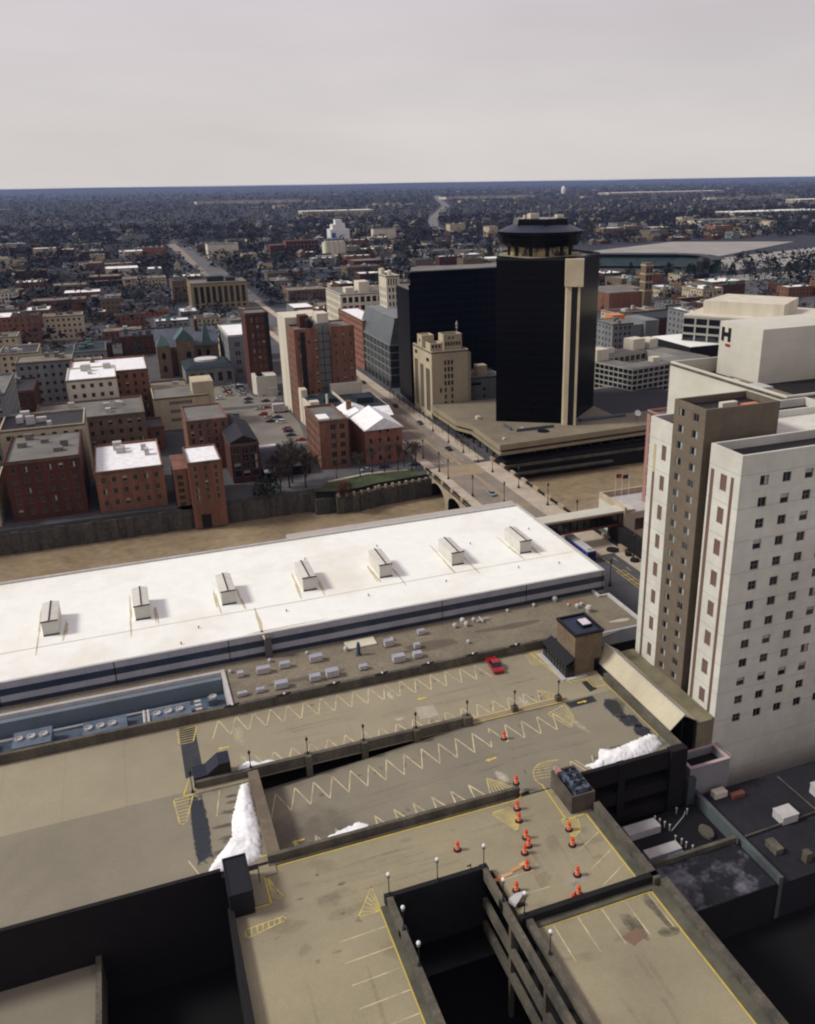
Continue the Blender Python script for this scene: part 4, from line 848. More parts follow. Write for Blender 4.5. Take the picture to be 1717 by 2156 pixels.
# plant box on the garage roof -------------------------------------------------
pb=thing('cooling_plant','dark walled plant box with round fans on the garage roof corner','plant box',44.4,77.2,Z)
mb=MB(); a,b,c_,d=42.9,46.1,74.5,80.0; zt=15.5
mb.box(a,a+.25,c_,d,Z,zt); mb.box(a+.25,b,c_,c_+.25,Z-6,zt); mb.box(b-.25,b,c_+.25,d,Z-6,zt); mb.box(a+.25,b-.25,d-.25,d,Z,zt); mb.box(a+.25,b-.25,c_+.25,d-.25,Z,14.2); mb.build('wall',brickt_m if False else mat('plant_wall',lin(96,88,78,.9),.9,lin(60,56,52,.9),.3,.8),pb)
mb=MB(); mb.box(43.7,45.7,75.0,78.9,14.2,16.0); mb.build('cooler_body',mat('blue_grey_metal',lin(96,106,120,.9),.4,lin(30,36,46,.9),1.2,1,contrast=(.42,.58)),pb)
for (x,y) in ((44.25,76.0),(45.2,76.0),(44.25,77.2),(45.2,77.2),(44.25,78.3),(45.2,78.3)):
    mb=MB(); mb.lathe(x,y,[(.42,0),(.42,.28),(.36,.28),(.34,.1)],14,z=16.0); mb.build('fan_ring',MATS['blue_grey_metal'],pb)
    mb=MB(); mb.lathe(x,y,[(.33,.12),(.33,.16)],12,z=16.0)
    mb.build('fan_blades',black_m,pb)
mb=MB(); mb.box(43.2,43.9,79.0,79.7,14.2,15.9); mb.build('control_box',pink_m,pb)
# dark stair enclosures --------------------------------------------------------
t=thing('stair_enclosure','dark blue stair enclosure with a sloping back on the left of the roof','stair enclosure',3,98,Z)
mb=MB(); pr=[(.75,Z),(5.45,Z),(5.45,15.7),(4.0,15.7),(2.4,14.5),(.75,14.4)]
n=len(pr); y0,y1=97.0,99.6
mb.poly([(p[0],y0,p[1]) for p in pr],1); mb.poly([(p[0],y1,p[1]) for p in pr][::-1],1)
for i in range(n):
    p,q=pr[i],pr[(i+1)%n]; mb.poly([(p[0],y0,p[1]),(p[0],y1,p[1]),(q[0],y1,q[1]),(q[0],y0,q[1])],0)
mb.build('shell',[mat('navy_metal',lin(34,38,54,.8),.6),mat('dark_bronze',lin(32,28,24,.8),.7)],t)
mb=MB(); mb.box(.7,5.5,96.95,97.02,Z,Z+.35); mb.build('skirting',black_m,t)
t=thing('stair_enclosure','black box shaped stair enclosure on the kerb above the dark void','stair enclosure',3.6,76,Z)
mb=MB(); mb.box(2.3,4.75,73.6,79.3,Z-1,16); mb.build('shell',mat('navy_black',lin(24,26,32,.8),.6),t)
mb=MB(); mb.box(2.25,4.8,73.55,73.7,15.9,16.12); mb.box(2.25,2.4,73.7,79.35,15.9,16.12); mb.box(4.65,4.8,73.7,79.35,15.9,16.12); mb.box(2.4,4.65,79.2,79.35,15.9,16.12); mb.build('rim',black_m,t)
mb=MB(); mb.box(4.75,4.8,76.6,77.8,Z,15.2); mb.build('door',black_m,t)
mb=MB(); mb.box(4.8,5.9,77.6,78.3,15.0,15.1); mb.box(5.8,5.9,77.6,77.7,Z,15.0); mb.build('awning',black_m,t)

# lamp posts ----------------------------------------------------------------------
def lamp_proto(kind,h,label,grp):
    t=thing('lamp_post',label,'lamp post',0,0,0,group=grp)
    mb=MB(); mb.lathe(0,0,[(.2,0),(.2,.12),(.13,.2),(.1,.35),(.055,.5),(.05,h-.6)],8); mb.build('pole',black_m if kind!='white' else dkgr_m,t)
    if kind=='white':
        mb=MB(); mb.lathe(0,0,[(.06,h-.62),(.16,h-.55),(.2,h-.42),(.17,h-.3)],10); mb.build('collar',mat('grey_green',lin(92,108,104,1),.5),t)
        mb=MB(); mb.lathe(0,0,[(.12,h-.31),(.2,h-.2),(.22,h-.08),(.17,h+.04),(.06,h+.12)],12); mb.build('globe',globe_m,t,smooth=True)
    else:
        mb=MB(); mb.lathe(0,0,[(.05,h-.6),(.1,h-.52),(.18,h-.2),(.2,h-.18)],8); mb.build('lantern',mat('smoked_glass',lin(40,40,44,.9),.3),t)
        mb=MB(); mb.lathe(0,0,[(.22,h-.18),(.2,h-.1),(.06,h+.05),(.03,h+.15)],8); mb.build('cap',black_m,t)
    return t
LA=lamp_proto('dark',2.55,'dark lamp post on the middle parapet beside the small snow heap','dark lamp posts along the middle of the roof')
LA.location=(7.9*S,96.9*S,14.15*S)
for x,lb in ((15.4,'above the first pier right of the snow heap'),(23.1,'above the second pier of the ramp parapet'),(30.6,'above the third pier of the ramp parapet'),(38.3,'where the kerb island starts')):
    dup(LA,x,96.85,14.2,label='dark lamp on the middle parapet '+lb)
for x,y,lb in ((45.7,96.9,'on a square block in the middle of the kerb island'),(52.8,96.9,'at the right tip of the kerb island')):
    dup(LA,x,y,14.0,label='dark lamp '+lb)
    mb=MB(); mb.box(x-.42,x+.42,y-.38,y+.38,Z+.14,14.0); tag(mb.build('lamp_plinth',para_m,loc=(x,y,Z)),'concrete plinth under the lamp '+lb,'plinth')
LB=lamp_proto('white',3.0,'globe lamp at the left corner of the light well rim','white globe lamps round the light well')
LB.location=(18.3*S,69.45*S,14.1*S)
for x,y,z,lb in ((23.8,69.5,14.15,'in the middle of the far light well rim'),(29.25,69.5,14.15,'at the right far corner of the light well'),(18.35,64.6,14.15,'second along the left rim of the light well'),(18.4,59.9,14.15,'third and lowest along the left rim of the light well'),(29.2,64.2,14.15,'on the right rim beside the scrap of white sheeting'),(30.5,61.7,14.15,'at the left end of the dark cross parapet'),(30.85,56.6,13.9,'lowest one by the gap left of the small deck')):
    dup(LB,x,y,z,label='globe lamp '+lb.replace('third and lowest','lowest'))
mb=MB(); mb.box(17.8,18.8,69.0,69.9,Z,14.1); mb.build('lamp_block',black_m,ga); mb=MB(); mb.box(17.9,18.75,64.2,65.0,Z,14.12); mb.build('lamp_block',black_m,ga); mb=MB(); mb.box(28.8,29.7,69.1,69.95,Z,14.12); mb.build('lamp_block',black_m,ga); mb=MB(); mb.box(28.9,29.6,63.8,64.6,Z,14.12); mb.build('lamp_block',black_m,ga)
# far left lamp by the plant yard
dup(LA,.4,96.2,13.0,label='dark lamp post left of the dark stair enclosure',scale=(1,1,1.25))
# wall lights against the gravel roof
WL=thing('wall_light','','wall light',0,0,0,group='dark winged lights along the gravel roof parapet')
mb=MB(); mb.prism([(-1.2,-.12),(-.25,-.3),(.25,-.3),(1.0,.28),(.3,.2),(-.3,.2)],0,.18); mb.build('wing_bracket',black_m,WL)
mb=MB(); mb.lathe(0,-.15,[(.08,.18),(.16,.25),(.16,.38),(.05,.45)],8); mb.build('globe',globe_m,WL)
for k in range(8):
    x=7.6+7.53*k
    if k==7: continue
    lb='dark winged light on the gravel roof parapet, %s from the left'%['first','second','third','fourth','fifth','sixth','seventh'][k]
    if k==0: WL.location=(x*S,111.85*S,14.5*S); WL['label']=lb
    else: dup(WL,x,111.85,14.5,label=lb)

# orange traffic drums -----------------------------------------------------------
DR=thing('traffic_drum','','traffic drum',0,0,0,group='orange traffic drums on the garage roof')
mb=MB(); mb.lathe(0,0,[(.46,0),(.46,.1),(.36,.16)],14); mb.build('rubber_base',rubber_m,DR)
mb=MB(); mb.lathe(0,0,[(.27,.1),(.26,.45),(.24,.5),(.235,.8),(.21,.86),(.205,1.1),(.16,1.16)],14); mb.build('drum_body',orange_m,DR)
mb=MB(); mb.lathe(0,0,[(.268,.3),(.262,.42)],14); mb.lathe(0,0,[(.245,.6),(.243,.72)],14); mb.build('reflective_band',refl_m,DR)
mb=MB(); mb.box(-.05,.05,-.12,.12,1.16,1.26); mb.build('handle',orange_m,DR)
dr=[(41.6,91.5,'alone on the deck above the kerb island end'),(38.5,80.9,'on the end of the ramp parapet',14.15),(37.2,77.8,'standing just below the parapet end'),(36.5,75.8,'in the hatched wedge below the parapet end'),
 (36.05,72.9,'top of the tight trio in mid deck'),(35.75,71.6,'leaning between the other two of the trio'),(34.85,70.7,'lowest of the tight trio in mid deck'),(34.05,68.5,'at the right end of the orange planks'),(31.6,66.0,'beside the light well near the white sheeting'),(27.9,74.1,'by itself on the left above the light well'),
 (41.35,72.2,'at the top of the right hand line near the hatching'),(40.5,69.8,'second of the right hand line'),(38.8,65.5,'third of the right hand line'),(37.6,63.0,'fourth of the right hand line, half behind the parapet'),(36.5,62.3,'almost hidden behind the dark parapet')]
for i,q in enumerate(dr):
    z=q[3] if len(q)>3 else Z
    lb='orange drum with black base '+q[2]
    if i==0: DR.location=(q[0]*S,q[1]*S,z*S); DR['label']=lb
    else: dup(DR,q[0],q[1],z,rz=i*.7,label=lb)
# planks and sheeting by the light well
for (x0,x1,y,m_,lb) in ((29.9,31.1,68.8,'darkest orange plank touching the light well rim',0),(31.1,32.7,69.1,'pale tan plank, second from the light well',1),(32.4,33.8,69.6,'orange tan plank in the middle of the row',2),(33.7,35.0,70.1,'light tan plank at the right end of the row',3)) if False else ((29.9,30.9,68.1,0,'darkest orange plank touching the light well rim'),(30.9,32.3,68.3,1,'pale tan plank, second from the light well'),(32.3,33.5,68.75,2,'orange tan plank in the middle of the row'),(33.5,34.7,69.15,3,'light tan plank at the right end of the row')):
    mb=MB(); mb.prism([(x0,y-.2),(x1,y),(x1,y+.45),(x0,y+.3)],Z+.01,Z+.1); tag(mb.build('plank',[mat('plank%d'%m_,lin(*[(190,120,74),(190,160,126),(196,146,100),(200,162,112)][m_],1.0),.8)],loc=(x0,y,Z)),lb,'plank')
t=thing('white_sheeting','crumpled white sheeting over a trestle beside the light well','sheeting',30.6,64.6,Z)
mb=MB(); mb.prism([(29.9,64.4),(30.3,63.6),(31.2,64.3),(32.2,65.2),(31.2,65.3),(30.2,64.9)],Z+.35,Z+.5); mb.build('sheet',acw_m,t); mb=MB(); mb.box(30.5,30.6,64,64.1,Z,Z+.35); mb.box(31.2,31.3,64.6,64.7,Z,Z+.35); mb.box(30.8,31.6,63.8,64.1,Z,Z+.3); mb.build('trestle',black_m,t)
mb=MB(); mb.box(27.9,27.98,70.1,70.18,Z,14.4); mb.box(27.5,27.98,70.1,70.18,14.15,14.3); tag(mb.build('standpipe',black_m,loc=(27.9,70.1,Z)),'short dark standpipe on the far rim of the light well','pipe')

# vehicles -------------------------------------------------------------------------
def car_proto(name,label,m_,L_=3.7,W_=1.5,H__=1.15,kind='sedan',grp=None,cat='car'):
    t=thing(name,label,cat,0,0,0,group=grp); l=L_/2; w_=W_/2; g=.2
    def sec(pts,mb,m,wf):
        n=len(pts); A=[(-wf(p),p[0],p[1]) for p in pts]; Bv=[(wf(p),p[0],p[1]) for p in pts]
        mb.poly(A[::1],m); mb.poly(Bv[::-1],m)
        for i in range(n):
            j=(i+1)%n; mb.poly([A[j],A[i],Bv[i],Bv[j]],m)
    low=[(-l,g+.12),(-l+.1,g),(l-.1,g),(l,g+.12),(l,.5),(l-.15,.62),(.9 if kind!='van' else l-.3,.7),(-l+.25,.72),(-l,.58)]
    mb=MB(); sec(low,mb,0,lambda p:w_-(.05 if p[1]>.6 else 0)); 
    if kind=='sedan': cab=[(.95,.68),(.35,H__),(-.75,H__+.0),(-1.35,.7)]
    elif kind=='suv': cab=[(1.0,.68),(.5,H__+.15),(-1.4,H__+.15),(-1.7,.7)]
    else: cab=[(l-.3,.68),(l-.7,H__+.5),(-l+.1,H__+.5),(-l+.02,.7)]
    mb.build('body',m_,t)
    mb=MB(); wc=lambda p:w_-.08-(.16 if p[1]>.9 else 0); sec(cab,mb,0,wc); mb.build('glasshouse',carg_m,t)
    mb=MB(); a,b=cab[1][0],cab[2][0]; z=cab[1][1]; mb.box(-w_+.22,w_-.22,b+.02,a-.02,z,z+.04); mb.build('car_roof',m_,t)
    for sx in (-1,1):
        for y in (-l+.65,l-.65):
            mb=MB(); mb.tube((sx*(w_-.12),y,.24),(sx*(w_+.01),y,.24),.24,n=10); wh=mb.build('wheel',rubber_m,t); mb=MB(); mb.tube((sx*w_,y,.24),(sx*(w_+.025),y,.24),.13,n=8); mb.build('rim',acw_m,wh)
        mb=MB(); mb.box(sx*(w_-.35),sx*(w_-.08),l-.03,l+.01,.42,.54); mb.build('headlight',globe_m,t)
        mb=MB(); mb.box(sx*(w_-.3),sx*(w_-.06),-l-.01,-l+.03,.42,.56); mb.build('tail_light',red_m,t)
    return t
def cm(n,r,g,b): return mat('car_'+n,lin(r,g,b,.95),.3,lin(r,g,b,.85),1,.3,spec=.5)
tr=car_proto('red_car','bright red car parked alone by the gravel roof parapet',red_m,4.6,1.75,1.25,'sedan')
tr.location=(48.0*S,109.3*S,(Z+.01)*S); tr.rotation_euler=(0,0,-.1)
P_c={'white':cm('white',206,206,202),'black':cm('black',26,28,34),'navy':cm('navy',36,44,72),'silver':cm('silver',140,144,150),'red':cm('red',160,34,34),'grey':cm('grey',84,88,94),'tan':cm('tan',176,168,148)}
protos={}
def car(color,kind,x,y,rzz,label,grp='cars parked in the lot behind the brick buildings',z=.03,L_=3.7):
    k=(color,kind,L_)
    if k not in protos:
        p=car_proto('van' if kind=='van' else 'parked_car',label,P_c[color],L_,1.5,1.1,kind,grp,'van' if kind=='van' else 'car'); protos[k]=p; p.location=(x*S,y*S,z*S); p.rotation_euler=(0,0,rzz); p['group']=grp; return p
    return dup(protos[k],x,y,z,rz=rzz,label=label,group=grp)
a_=1.35
for q in [('silver','sedan',43.9,400.3,'silver car at the back of the lot beside the grey building'),('white','suv',43.6,393.0,'white car in the back row near the grey building'),('white','van',46.5,391.5,'white van in the back row of the lot'),('tan','suv',45.8,375.5,'tan car in the middle row'),('navy','sedan',46.9,367.0,'navy car below the tan one'),('grey','sedan',45.9,360.8,'dark grey car at the near end of the middle row'),
 ('navy','suv',52.8,372,'navy car alone in the middle of the lot'),('black','sedan',53.0,360.0,'black car below the lone navy one'),('black','suv',59.9,371.5,'black car by the cream wall'),('silver','sedan',57.4,358.5,'silver car near the cream wall'),
 ('tan','sedan',48.4,347.5,'tan car at the left of the front cluster'),('red','sedan',51.6,348.5,'red car beside the white box truck'),('red','suv',48.4,337.8,'red car at the left front of the cluster'),('tan','sedan',49.6,332.5,'tan car next to the red one'),('navy','sedan',52.7,331.2,'navy car in front of the white box truck'),('black','sedan',49.2,325.8,'black car below the tan one in the cluster'),
 ('white','suv',52.5,323.2,'white car at the near side of the cluster'),('red','sedan',53.0,313.0,'red car in the lower row of three'),('navy','suv',52.7,309.0,'navy car in the lower row of three'),('black','sedan',52.6,303.4,'black car at the end of the lower row'),('red','sedan',55.0,295.6,'dark red car half hidden by the brick building'),
 ('silver','suv',37.6,340.5,'silver car by the beige blocks'),('grey','sedan',35.2,341.4,'grey car closest to the beige blocks'),('white','sedan',35.9,372.7,'white car behind the beige blocks'),('grey','suv',40.4,404.6,'grey car at the far left of the lot')]:
    car(q[0],q[1],q[2],q[3],a_,q[4])
rgc=random.Random(12)
for k in range(22):
    row=k//8; x=[40.5,46.2,55.5][row]+rgc.uniform(-.3,.3); y=[378,381,383][row]+ (k%8)*2.3
    if row==2 and y>392: continue
    col_=rgc.choice(['white','black','navy','silver','grey','tan','silver','red']); kd=rgc.choice(['sedan','suv'])
    car(col_,kd,x,y,a_,'%s %s in the %s back row of the lot, %s from the near end'%(col_,'car' if kd=='sedan' else 'tall car',['left','middle','right'][row],['first','second','third','fourth','fifth','sixth','seventh','eighth'][k%8]))
bt=thing('box_truck','white box truck parked in the middle of the lot','truck',54.6,340,0)
mb=MB(); mb.box(52.5,57.0,338.6,341,.7,3.6); mb.build('cargo_box',acw_m,bt); mb=MB(); mb.box(57.05,58.5,338.8,340.8,.4,2.3); mb.build('cab',acw_m,bt)
mb=MB(); mb.box(57.9,58.55,338.9,340.7,1.4,2.1); mb.build('windscreen',carg_m,bt)
for x in (53.4,57.8):
    for y in (338.7,340.7): mb=MB(); mb.tube((x,y-.1,.4),(x,y+.12,.4),.4,n=10); mb.build('wheel',rubber_m,bt)
g2='cars driving or standing on the main street'
car('silver','sedan',93.9,216.6,.05,'pale blue silver car driving alone over the bridge',g2,.16,L_=4.2)
for q in [('black','sedan',98.6,264.0,'black car near the crossing at the far end of the bridge'),('grey','suv',100.6,300,'grey car by the kerb under the cream tower'),('black','suv',100.2,329,'black car by the kerb beside the cream tower'),('navy','sedan',96.4,340,'navy car in the middle of the street beyond the brick gable'),('black','sedan',100.4,378,'black car by the glass building corner'),('silver','sedan',100.3,392,'silver car beside the glass building'),('grey','sedan',91,410,'grey car far up the street on the left'),('white','sedan',97.5,430,'white car far up the street')]:
    car(q[0],q[1],q[2],q[3],0,q[4],g2,.03)
car('navy','suv',72.5,253.5,1.45,'dark car parked in front of the brick gable house','cars by the park',.06); car('silver','sedan',66.5,252.6,1.45,'silver car parked by the park railings','cars by the park',.06); car('navy','sedan',82.5,252.2,1.3,'navy car behind the bare trees at the bridge end','cars by the park',.03)
# city bus
bu=thing('city_bus','blue and white city bus on the street beside the hall','bus',97,171,0)
bm=mat('bus_blue',lin(38,58,150,1.1),.3,spec=.5)
mb=MB(); x0,x1,y0,y1=95.7,98.0,163.6,175.2
mb.box(x0,x1,y0,y1,.35,2.75); mb.build('body',bm,bu)
mb=MB(); mb.box(x0+.12,x1-.12,y0+.2,y1-.2,2.75,2.95); mb.build('bus_roof',acw_m,bu)
mb=MB(); mb.box(x0+.5,x1-.5,y0+1,y0+2.6,2.95,3.2); mb.box(x0+.5,x1-.5,y1-4.2,y1-1.2,2.95,3.15); mb.build('roof_unit',acw_m,bu)
for y in range(6):
    for X in (x0-.02,x1+.0): mb=MB(); mb.box(X,X+.02,y0+.9+y*1.75,y0+2.3+y*1.75,1.45,2.4); mb.build('side_window',carg_m,bu)
mb=MB(); mb.box(x0+.1,x1-.1,y0-.02,y0,1.3,2.5); mb.build('windscreen',carg_m,bu)
mb=MB(); mb.box(x0+.02,x1-.02,y0-.03,y0-.0,.4,1.0); mb.build('bumper',black_m,bu)
for y in (y0+2,y1-2.6):
    for X in (x0,x1): mb=MB(); mb.tube((X-.12,y,.42),(X+.12,y,.42),.42,n=12); mb.build('wheel',rubber_m,bu)

# street lamps on the bridge ----------------------------------------------------
SL=thing('street_lamp','','street lamp',0,0,0,group='dark green street lamps along the bridge and street')
mb=MB(); mb.lathe(0,0,[(.4,0),(.4,.35),(.22,.5),(.2,1.0),(.1,1.2),(.08,5.6)],8); mb.build('pole',dkgr_m,SL)
mb=MB(); mb.box(-.55,.55,-.05,.05,5.3,5.4); mb.build('cross_arm',dkgr_m,SL)
mb=MB(); mb.lathe(0,0,[(.1,5.6),(.26,5.8),(.3,6.2),(.12,6.45),(.04,6.6)],8); mb.build('lantern',dkgr_m,SL)
for i,(x,y,lb) in enumerate([(88.3,217.2,'on the left bridge pavement next to the driving car'),(87.3,234.4,'at the left far end of the bridge by the first arch'),(87.2,242.2,'just beyond the left far end of the bridge'),(94.1,208,'near the middle of the bridge roadway close to the hall roof'),(102.3,235.1,'on the right bridge pavement at its far end'),(103.4,218.3,'on the right bridge pavement by the second planter'),(104.7,202,'on the right bridge pavement by the third planter'),(105.6,187,'on the right bridge pavement nearest the skybridge'),(102,246,'at the podium corner right of the crossing'),(101.8,258.5,'on the far pavement by the reddish bushes'),(101.6,272,'on the far pavement under the podium'),(101.6,288,'on the far pavement before the cream tower'),(106.9,161.3,'on the brick plaza right of the street'),(94.3,150.9,'on the near pavement beside the hatched street box'),(87.4,258,'on the left pavement by the brick gable house')]):
    lb='green street lamp '+lb
    if i==0: SL.location=(x*S,y*S,.3*S); SL['label']=lb
    else: dup(SL,x,y,.3 if 166<y<246 else .14,rz=.2*i,label=lb)
# planters on the plaza
for i,(x,y,r_,lb) in enumerate([(104.9,167.5,1.5,'large round planter with bare shrubs on the plaza'),(107.0,163.6,.8,'small round planter in the middle of the plaza'),(106.6,160.2,1.1,'round planter nearest the plaza lamp'),(109.2,163.4,.6,'tiny round planter to the right on the plaza')]):
    t=thing('planter',lb,'planter',x,y,.15,group='round planters on the plaza'); mb=MB(); mb.lathe(x,y,[(r_,0),(r_,.45),(r_-.12,.45),(r_-.15,.3)],16,z=.15); mb.build('bowl',pdark_m,t)
    mb=MB(); rg=random.Random(i)
    for k in range(40): a=rg.uniform(0,6.28); q=rg.uniform(0,r_-.3); mb.tube((x+q*math.cos(a),y+q*math.sin(a),.4),(x+(q+.2)*math.cos(a),y+(q+.2)*math.sin(a),.9+rg.random()*.4),.03,.01,n=3,caps=False)
    mb.build('shrub',twig_m,t)
# ================================================================ downtown across the river
G='grid'
# --- black glass tower with ring crown and low podium
tw=thing('black_glass_tower','black glass office tower with a dark ring crown and one pale shaft','tower',140,278,0)
oc=[(119.3,271.2),(141,257.6),(161,276),(161,292),(150,302),(136,302),(128.5,292)]
mb=MB(); mb.prism(oc,6,60.6); mb.build('glass_body',bglass_m,tw)
mb=MB(); 
for i in range(7):
    a=Vector(oc[i]);b=Vector(oc[(i+1)%7]); d=(b-a).normalized(); n_=Vector((d.y,-d.x))
    mb.prism([tuple(a),tuple(b),tuple(b-n_*.5),tuple(a-n_*.5)],60.6,61.3)
mb.build('parapet',black_m,tw)
mb=MB(); mb.prism([(125,285),(130,268),(150,268),(157,284),(150,296),(130,296)],61,61.06); mb.build('roof_terrace',mat('pale_roof',lin(150,144,120,.9),.8),tw)
def ring(rad,n=8,rot=0.3,cx=140,cy=281): return [(cx+rad*math.cos(rot+6.2832*k/n),cy+rad*math.sin(rot+6.2832*k/n)) for k in range(n)]
mb=MB(); mb.prism(ring(10.6,12),60.6,65); mb.build('crown_neck',mat('painted_lit_neck',lin(168,150,104,.95),.7,lin(60,62,60,.9),.25,1,contrast=(.45,.55)),tw)  # yellow tone paints the lit band under the crown
mb=MB()
for k in range(12):
    p=ring(10.7,12)[k]; mb.box(p[0]-.5,p[0]+.5,p[1]-.5,p[1]+.5,60.7,65)
mb.build('neck_column',pdark_m,tw)
mb=MB(); mb.prism(ring(12.6,20),64.2,65.4,pts2=ring(13.8,20)); mb.prism(ring(13.8,20),65.4,68.0,pts2=ring(14.2,20)); mb.prism(ring(14.7,20),68.0,69.0); mb.build('crown_ring',bglass_m,tw)
mb=MB(); mb.prism(ring(14.6,20),69.0,71.0,pts2=ring(9.6,20)); mb.build('crown_slope',mat('slate_dark',lin(40,48,64,.9),.45),tw)
mb=MB(); mb.prism(ring(10.4,6,.25),69.6,73.0,pts2=ring(9.6,6,.25)); mb.build('crown_top',bglass_m,tw)
mb=MB(); mb.box(136,139,280,283,73.0,74.6); mb.box(146,148.5,280,282,73.0,74.0); mb.box(133,134,279,280,73.0,74.2); mb.build('roof_box',ivory_m,tw)
mb=MB(); mb.tube((135,278,73),(135,278,76.6),.12); mb.tube((143,280,73),(143,280,76.4),.12); mb.tube((137,276,73),(137,276,75.4),.1); mb.build('antenna',mat('mast',lin(150,150,150,1),.6),tw)
shm=mat('shaft_stone',lin(176,164,136,1.2),.8,lin(158,148,124,1.1),.1,.8)
mb=MB(); mb.prism([(137.4,256.6),(142.4,253.6),(144.4,257.2),(138.8,259.8)],52.6,61.2); mb.build('shaft_head',shm,tw)
mb=MB(); mb.prism([(138.2,256.9),(139.5,256.1),(140.1,259.0),(138.9,259.6)],6,52.6); mb.prism([(141.3,255.0),(141.95,254.6),(143.2,257.6),(142.3,258.2)],6,52.6); mb.build('shaft',shm,tw)
mb=MB(); mb.prism([(139.52,256.4),(141.28,255.3),(142,258.2),(140.2,259)],6,52.4); mb.build('shaft_glass',black_m,tw)
# podium
pm=mat('podium_concrete',lin(140,128,104,1.15),.85,lin(122,112,92,1.1),.1,.8)
po=thing('office_podium','broad low tan concrete podium at the foot of the black tower','podium',130,265,0)
mb=MB(); P1=[(108.6,242.8),(180,245.5),(180,305),(104.5,305),(104.5,284),(110.2,271),(108.0,266)]
P1=[(108.4,243.2),(185,246.5),(185,303),(106.6,303),(106.6,278),(109.6,270.5),(109.4,266)]
mb.prism(P1,4.2,6.0,0,1); mb.build('roof_slab',[pm,mat('podium_roof',lin(130,120,98,1.0),.9,lin(104,98,84,1),.05,.9,fine=(.5,.1))],po)
q=[(x+(1.0 if x<150 else -1),y+(1.2 if y<260 else 0)) for x,y in P1]
mb=MB(); mb.prism(q,3.4,4.2); mb.build('dark_slot',black_m,po)
mb=MB(); mb.prism(P1,2.5,3.4); mb.build('lower_band',pm,po)
q=[(x+(3.2 if x<150 else -1),y+(3.5 if y<260 else 0)) for x,y in P1]
mb=MB(); mb.prism(q,0,2.5); mb.build('glass_wall',bglass_m,po)
mb=MB()
for k in range(18): mb.box(110+k*4.2,110.5+k*4.2,247.2,247.7,0,2.5)
for k in range(8): mb.box(109.3,109.7,250+k*6,250.5+k*6,0,2.5)
mb.build('column',black_m,po)
mb=MB(); mb.lathe(128.5,252.5,[(2.0,0),(2.0,.25)],20,z=6.0); mb.build('round_skylight',black_m,po)
mb=MB(); mb.box(114,115.5,276,277.5,6,7); mb.box(112.0,112.8,248.5,249.3,6,6.6); mb.box(122,122.8,255.6,256.4,6,7.2); mb.build('roof_box',ivory_m,po)
mb=MB(); mb.box(119,119.3,258,264,6,7); mb.box(120,134,255.3,255.7,6,7.0); mb.box(146,164,258,260,6,6.8); mb.build('roof_clutter',copper_r,po)
mb=MB(); mb.box(108.5,185,244.4,248.9,-6.9,-.4); mb.build('river_terrace',pdark_m,po); mb=MB(); mb.box(108.5,185,243.6,244.4,-2.2,-1.4); mb.box(112,150,242.0,243.6,-4.6,-4.0); mb.build('terrace_ledge',para_m,po)
sat=thing('satellite_dish','white satellite dish on the low roof right of the black tower','dish',166.7,254.9,6)
mb=MB(); mb.lathe(0,0,[(.1,0),(.6,.1),(1.0,.32),(1.15,.6)],16); o=mb.build('dish',globe_m,sat,loc=(0,0,0)); o.location=(0,0,1.5*S); o.rotation_euler=(R(55),0,R(-10)); mb=MB(); mb.tube((166.7,254.9,6),(166.7,254.9,7.4),.15); mb.build('post',para_m,sat)
dr_=thing('dark_low_roof','dark flat roof between the black tower and the grid fronted office','building',175,270,0)
mb=MB(); mb.box(161.5,200,262,300,0,5.9); mb.build('wall',pdark_m,dr_); mb=MB(); mb.box(161.5,200,262,300,6.02,6.1); mb.build('roof',mat('dark_podium_roof',lin(58,60,62,.9),.9),dr_)
# navy slab behind
ng=thing('navy_glass_slab','wide navy black glass slab building behind the cream art deco block','office building',138,336,0)
mb=MB(); mb.prism([(107.9,328.6),(168,328.6),(168,346),(114.2,346)],0,52.6); mb.build('glass_body',nglass_m,ng); mb=MB(); mb.prism([(108.6,329),(167.6,329),(167.6,345.6),(114.4,345.6)],52.62,52.9); mb.build('roof',gravg_m,ng)
bs=thing('dark_glass_wing','lower dark glass wing at the left of the navy slab','office building',106,350,0); mb=MB(); mb.prism([(108.3,331.6),(112.8,346.2),(122,346.2),(122,352),(109.6,352)],0,45.5); mb.build('wall',nglass_m,bs); mb=MB(); mb.prism([(108.5,332),(112.9,346.4),(121.8,346.4),(121.8,351.8),(109.8,351.8)],45.52,45.8); mb.build('roof',gravg_m,bs)
# cream art deco tower
Sx=[]
for j in range(4):
    for i in range(3): Sx.append((5.0+i*1.35,5.9+i*1.35,20.6-2.6*j,22.4-2.6*j))
for j in range(3):
    for i in (0,2): Sx.append((5.0+i*1.35,5.9+i*1.35,10.2-2.6*j,12.0-2.6*j))
Sx.append((3.1,4.0,10.2,12.0))
Wx=[]
for (a,b,zt) in ((1.4,5.4,20.5),(8.0,12.0,19.5),(14.6,19.2,19)):
    for k in range(3): w3=(b-a)/3; Wx.append((a+k*w3+.12,a+(k+1)*w3-.12,2.5,zt,'pane'))
Wx+= [(2,5,22.5,24),(15.2,18.6,21.5,23)]
cr=block('cream_office_tower','cream art deco office tower with stepped top by the main street','office tower',107.2,122,303.5,325,26,cream_m,gravg_m,S_=Sx,W_=Wx,par=.7)
block('','', '',107.2,112,314,319.5,30.5,cream_m,ivory_m,root=cr,z0=25.9,S_=[(1,1.8,26.4,28)],W_=[(2,3.4,27.5,29)])
block('','', '',113.2,120.6,306.5,312,31.5,cream_m,copper_m,root=cr,z0=25.2,S_=grid(.6,7,6,26.6,29.2,1,.8,1.5)+grid(1.6,4.6,2,29.3,31,1,.8,.9),W_=grid(.5,5,3,26.6,29.2,1,.8,1.5))
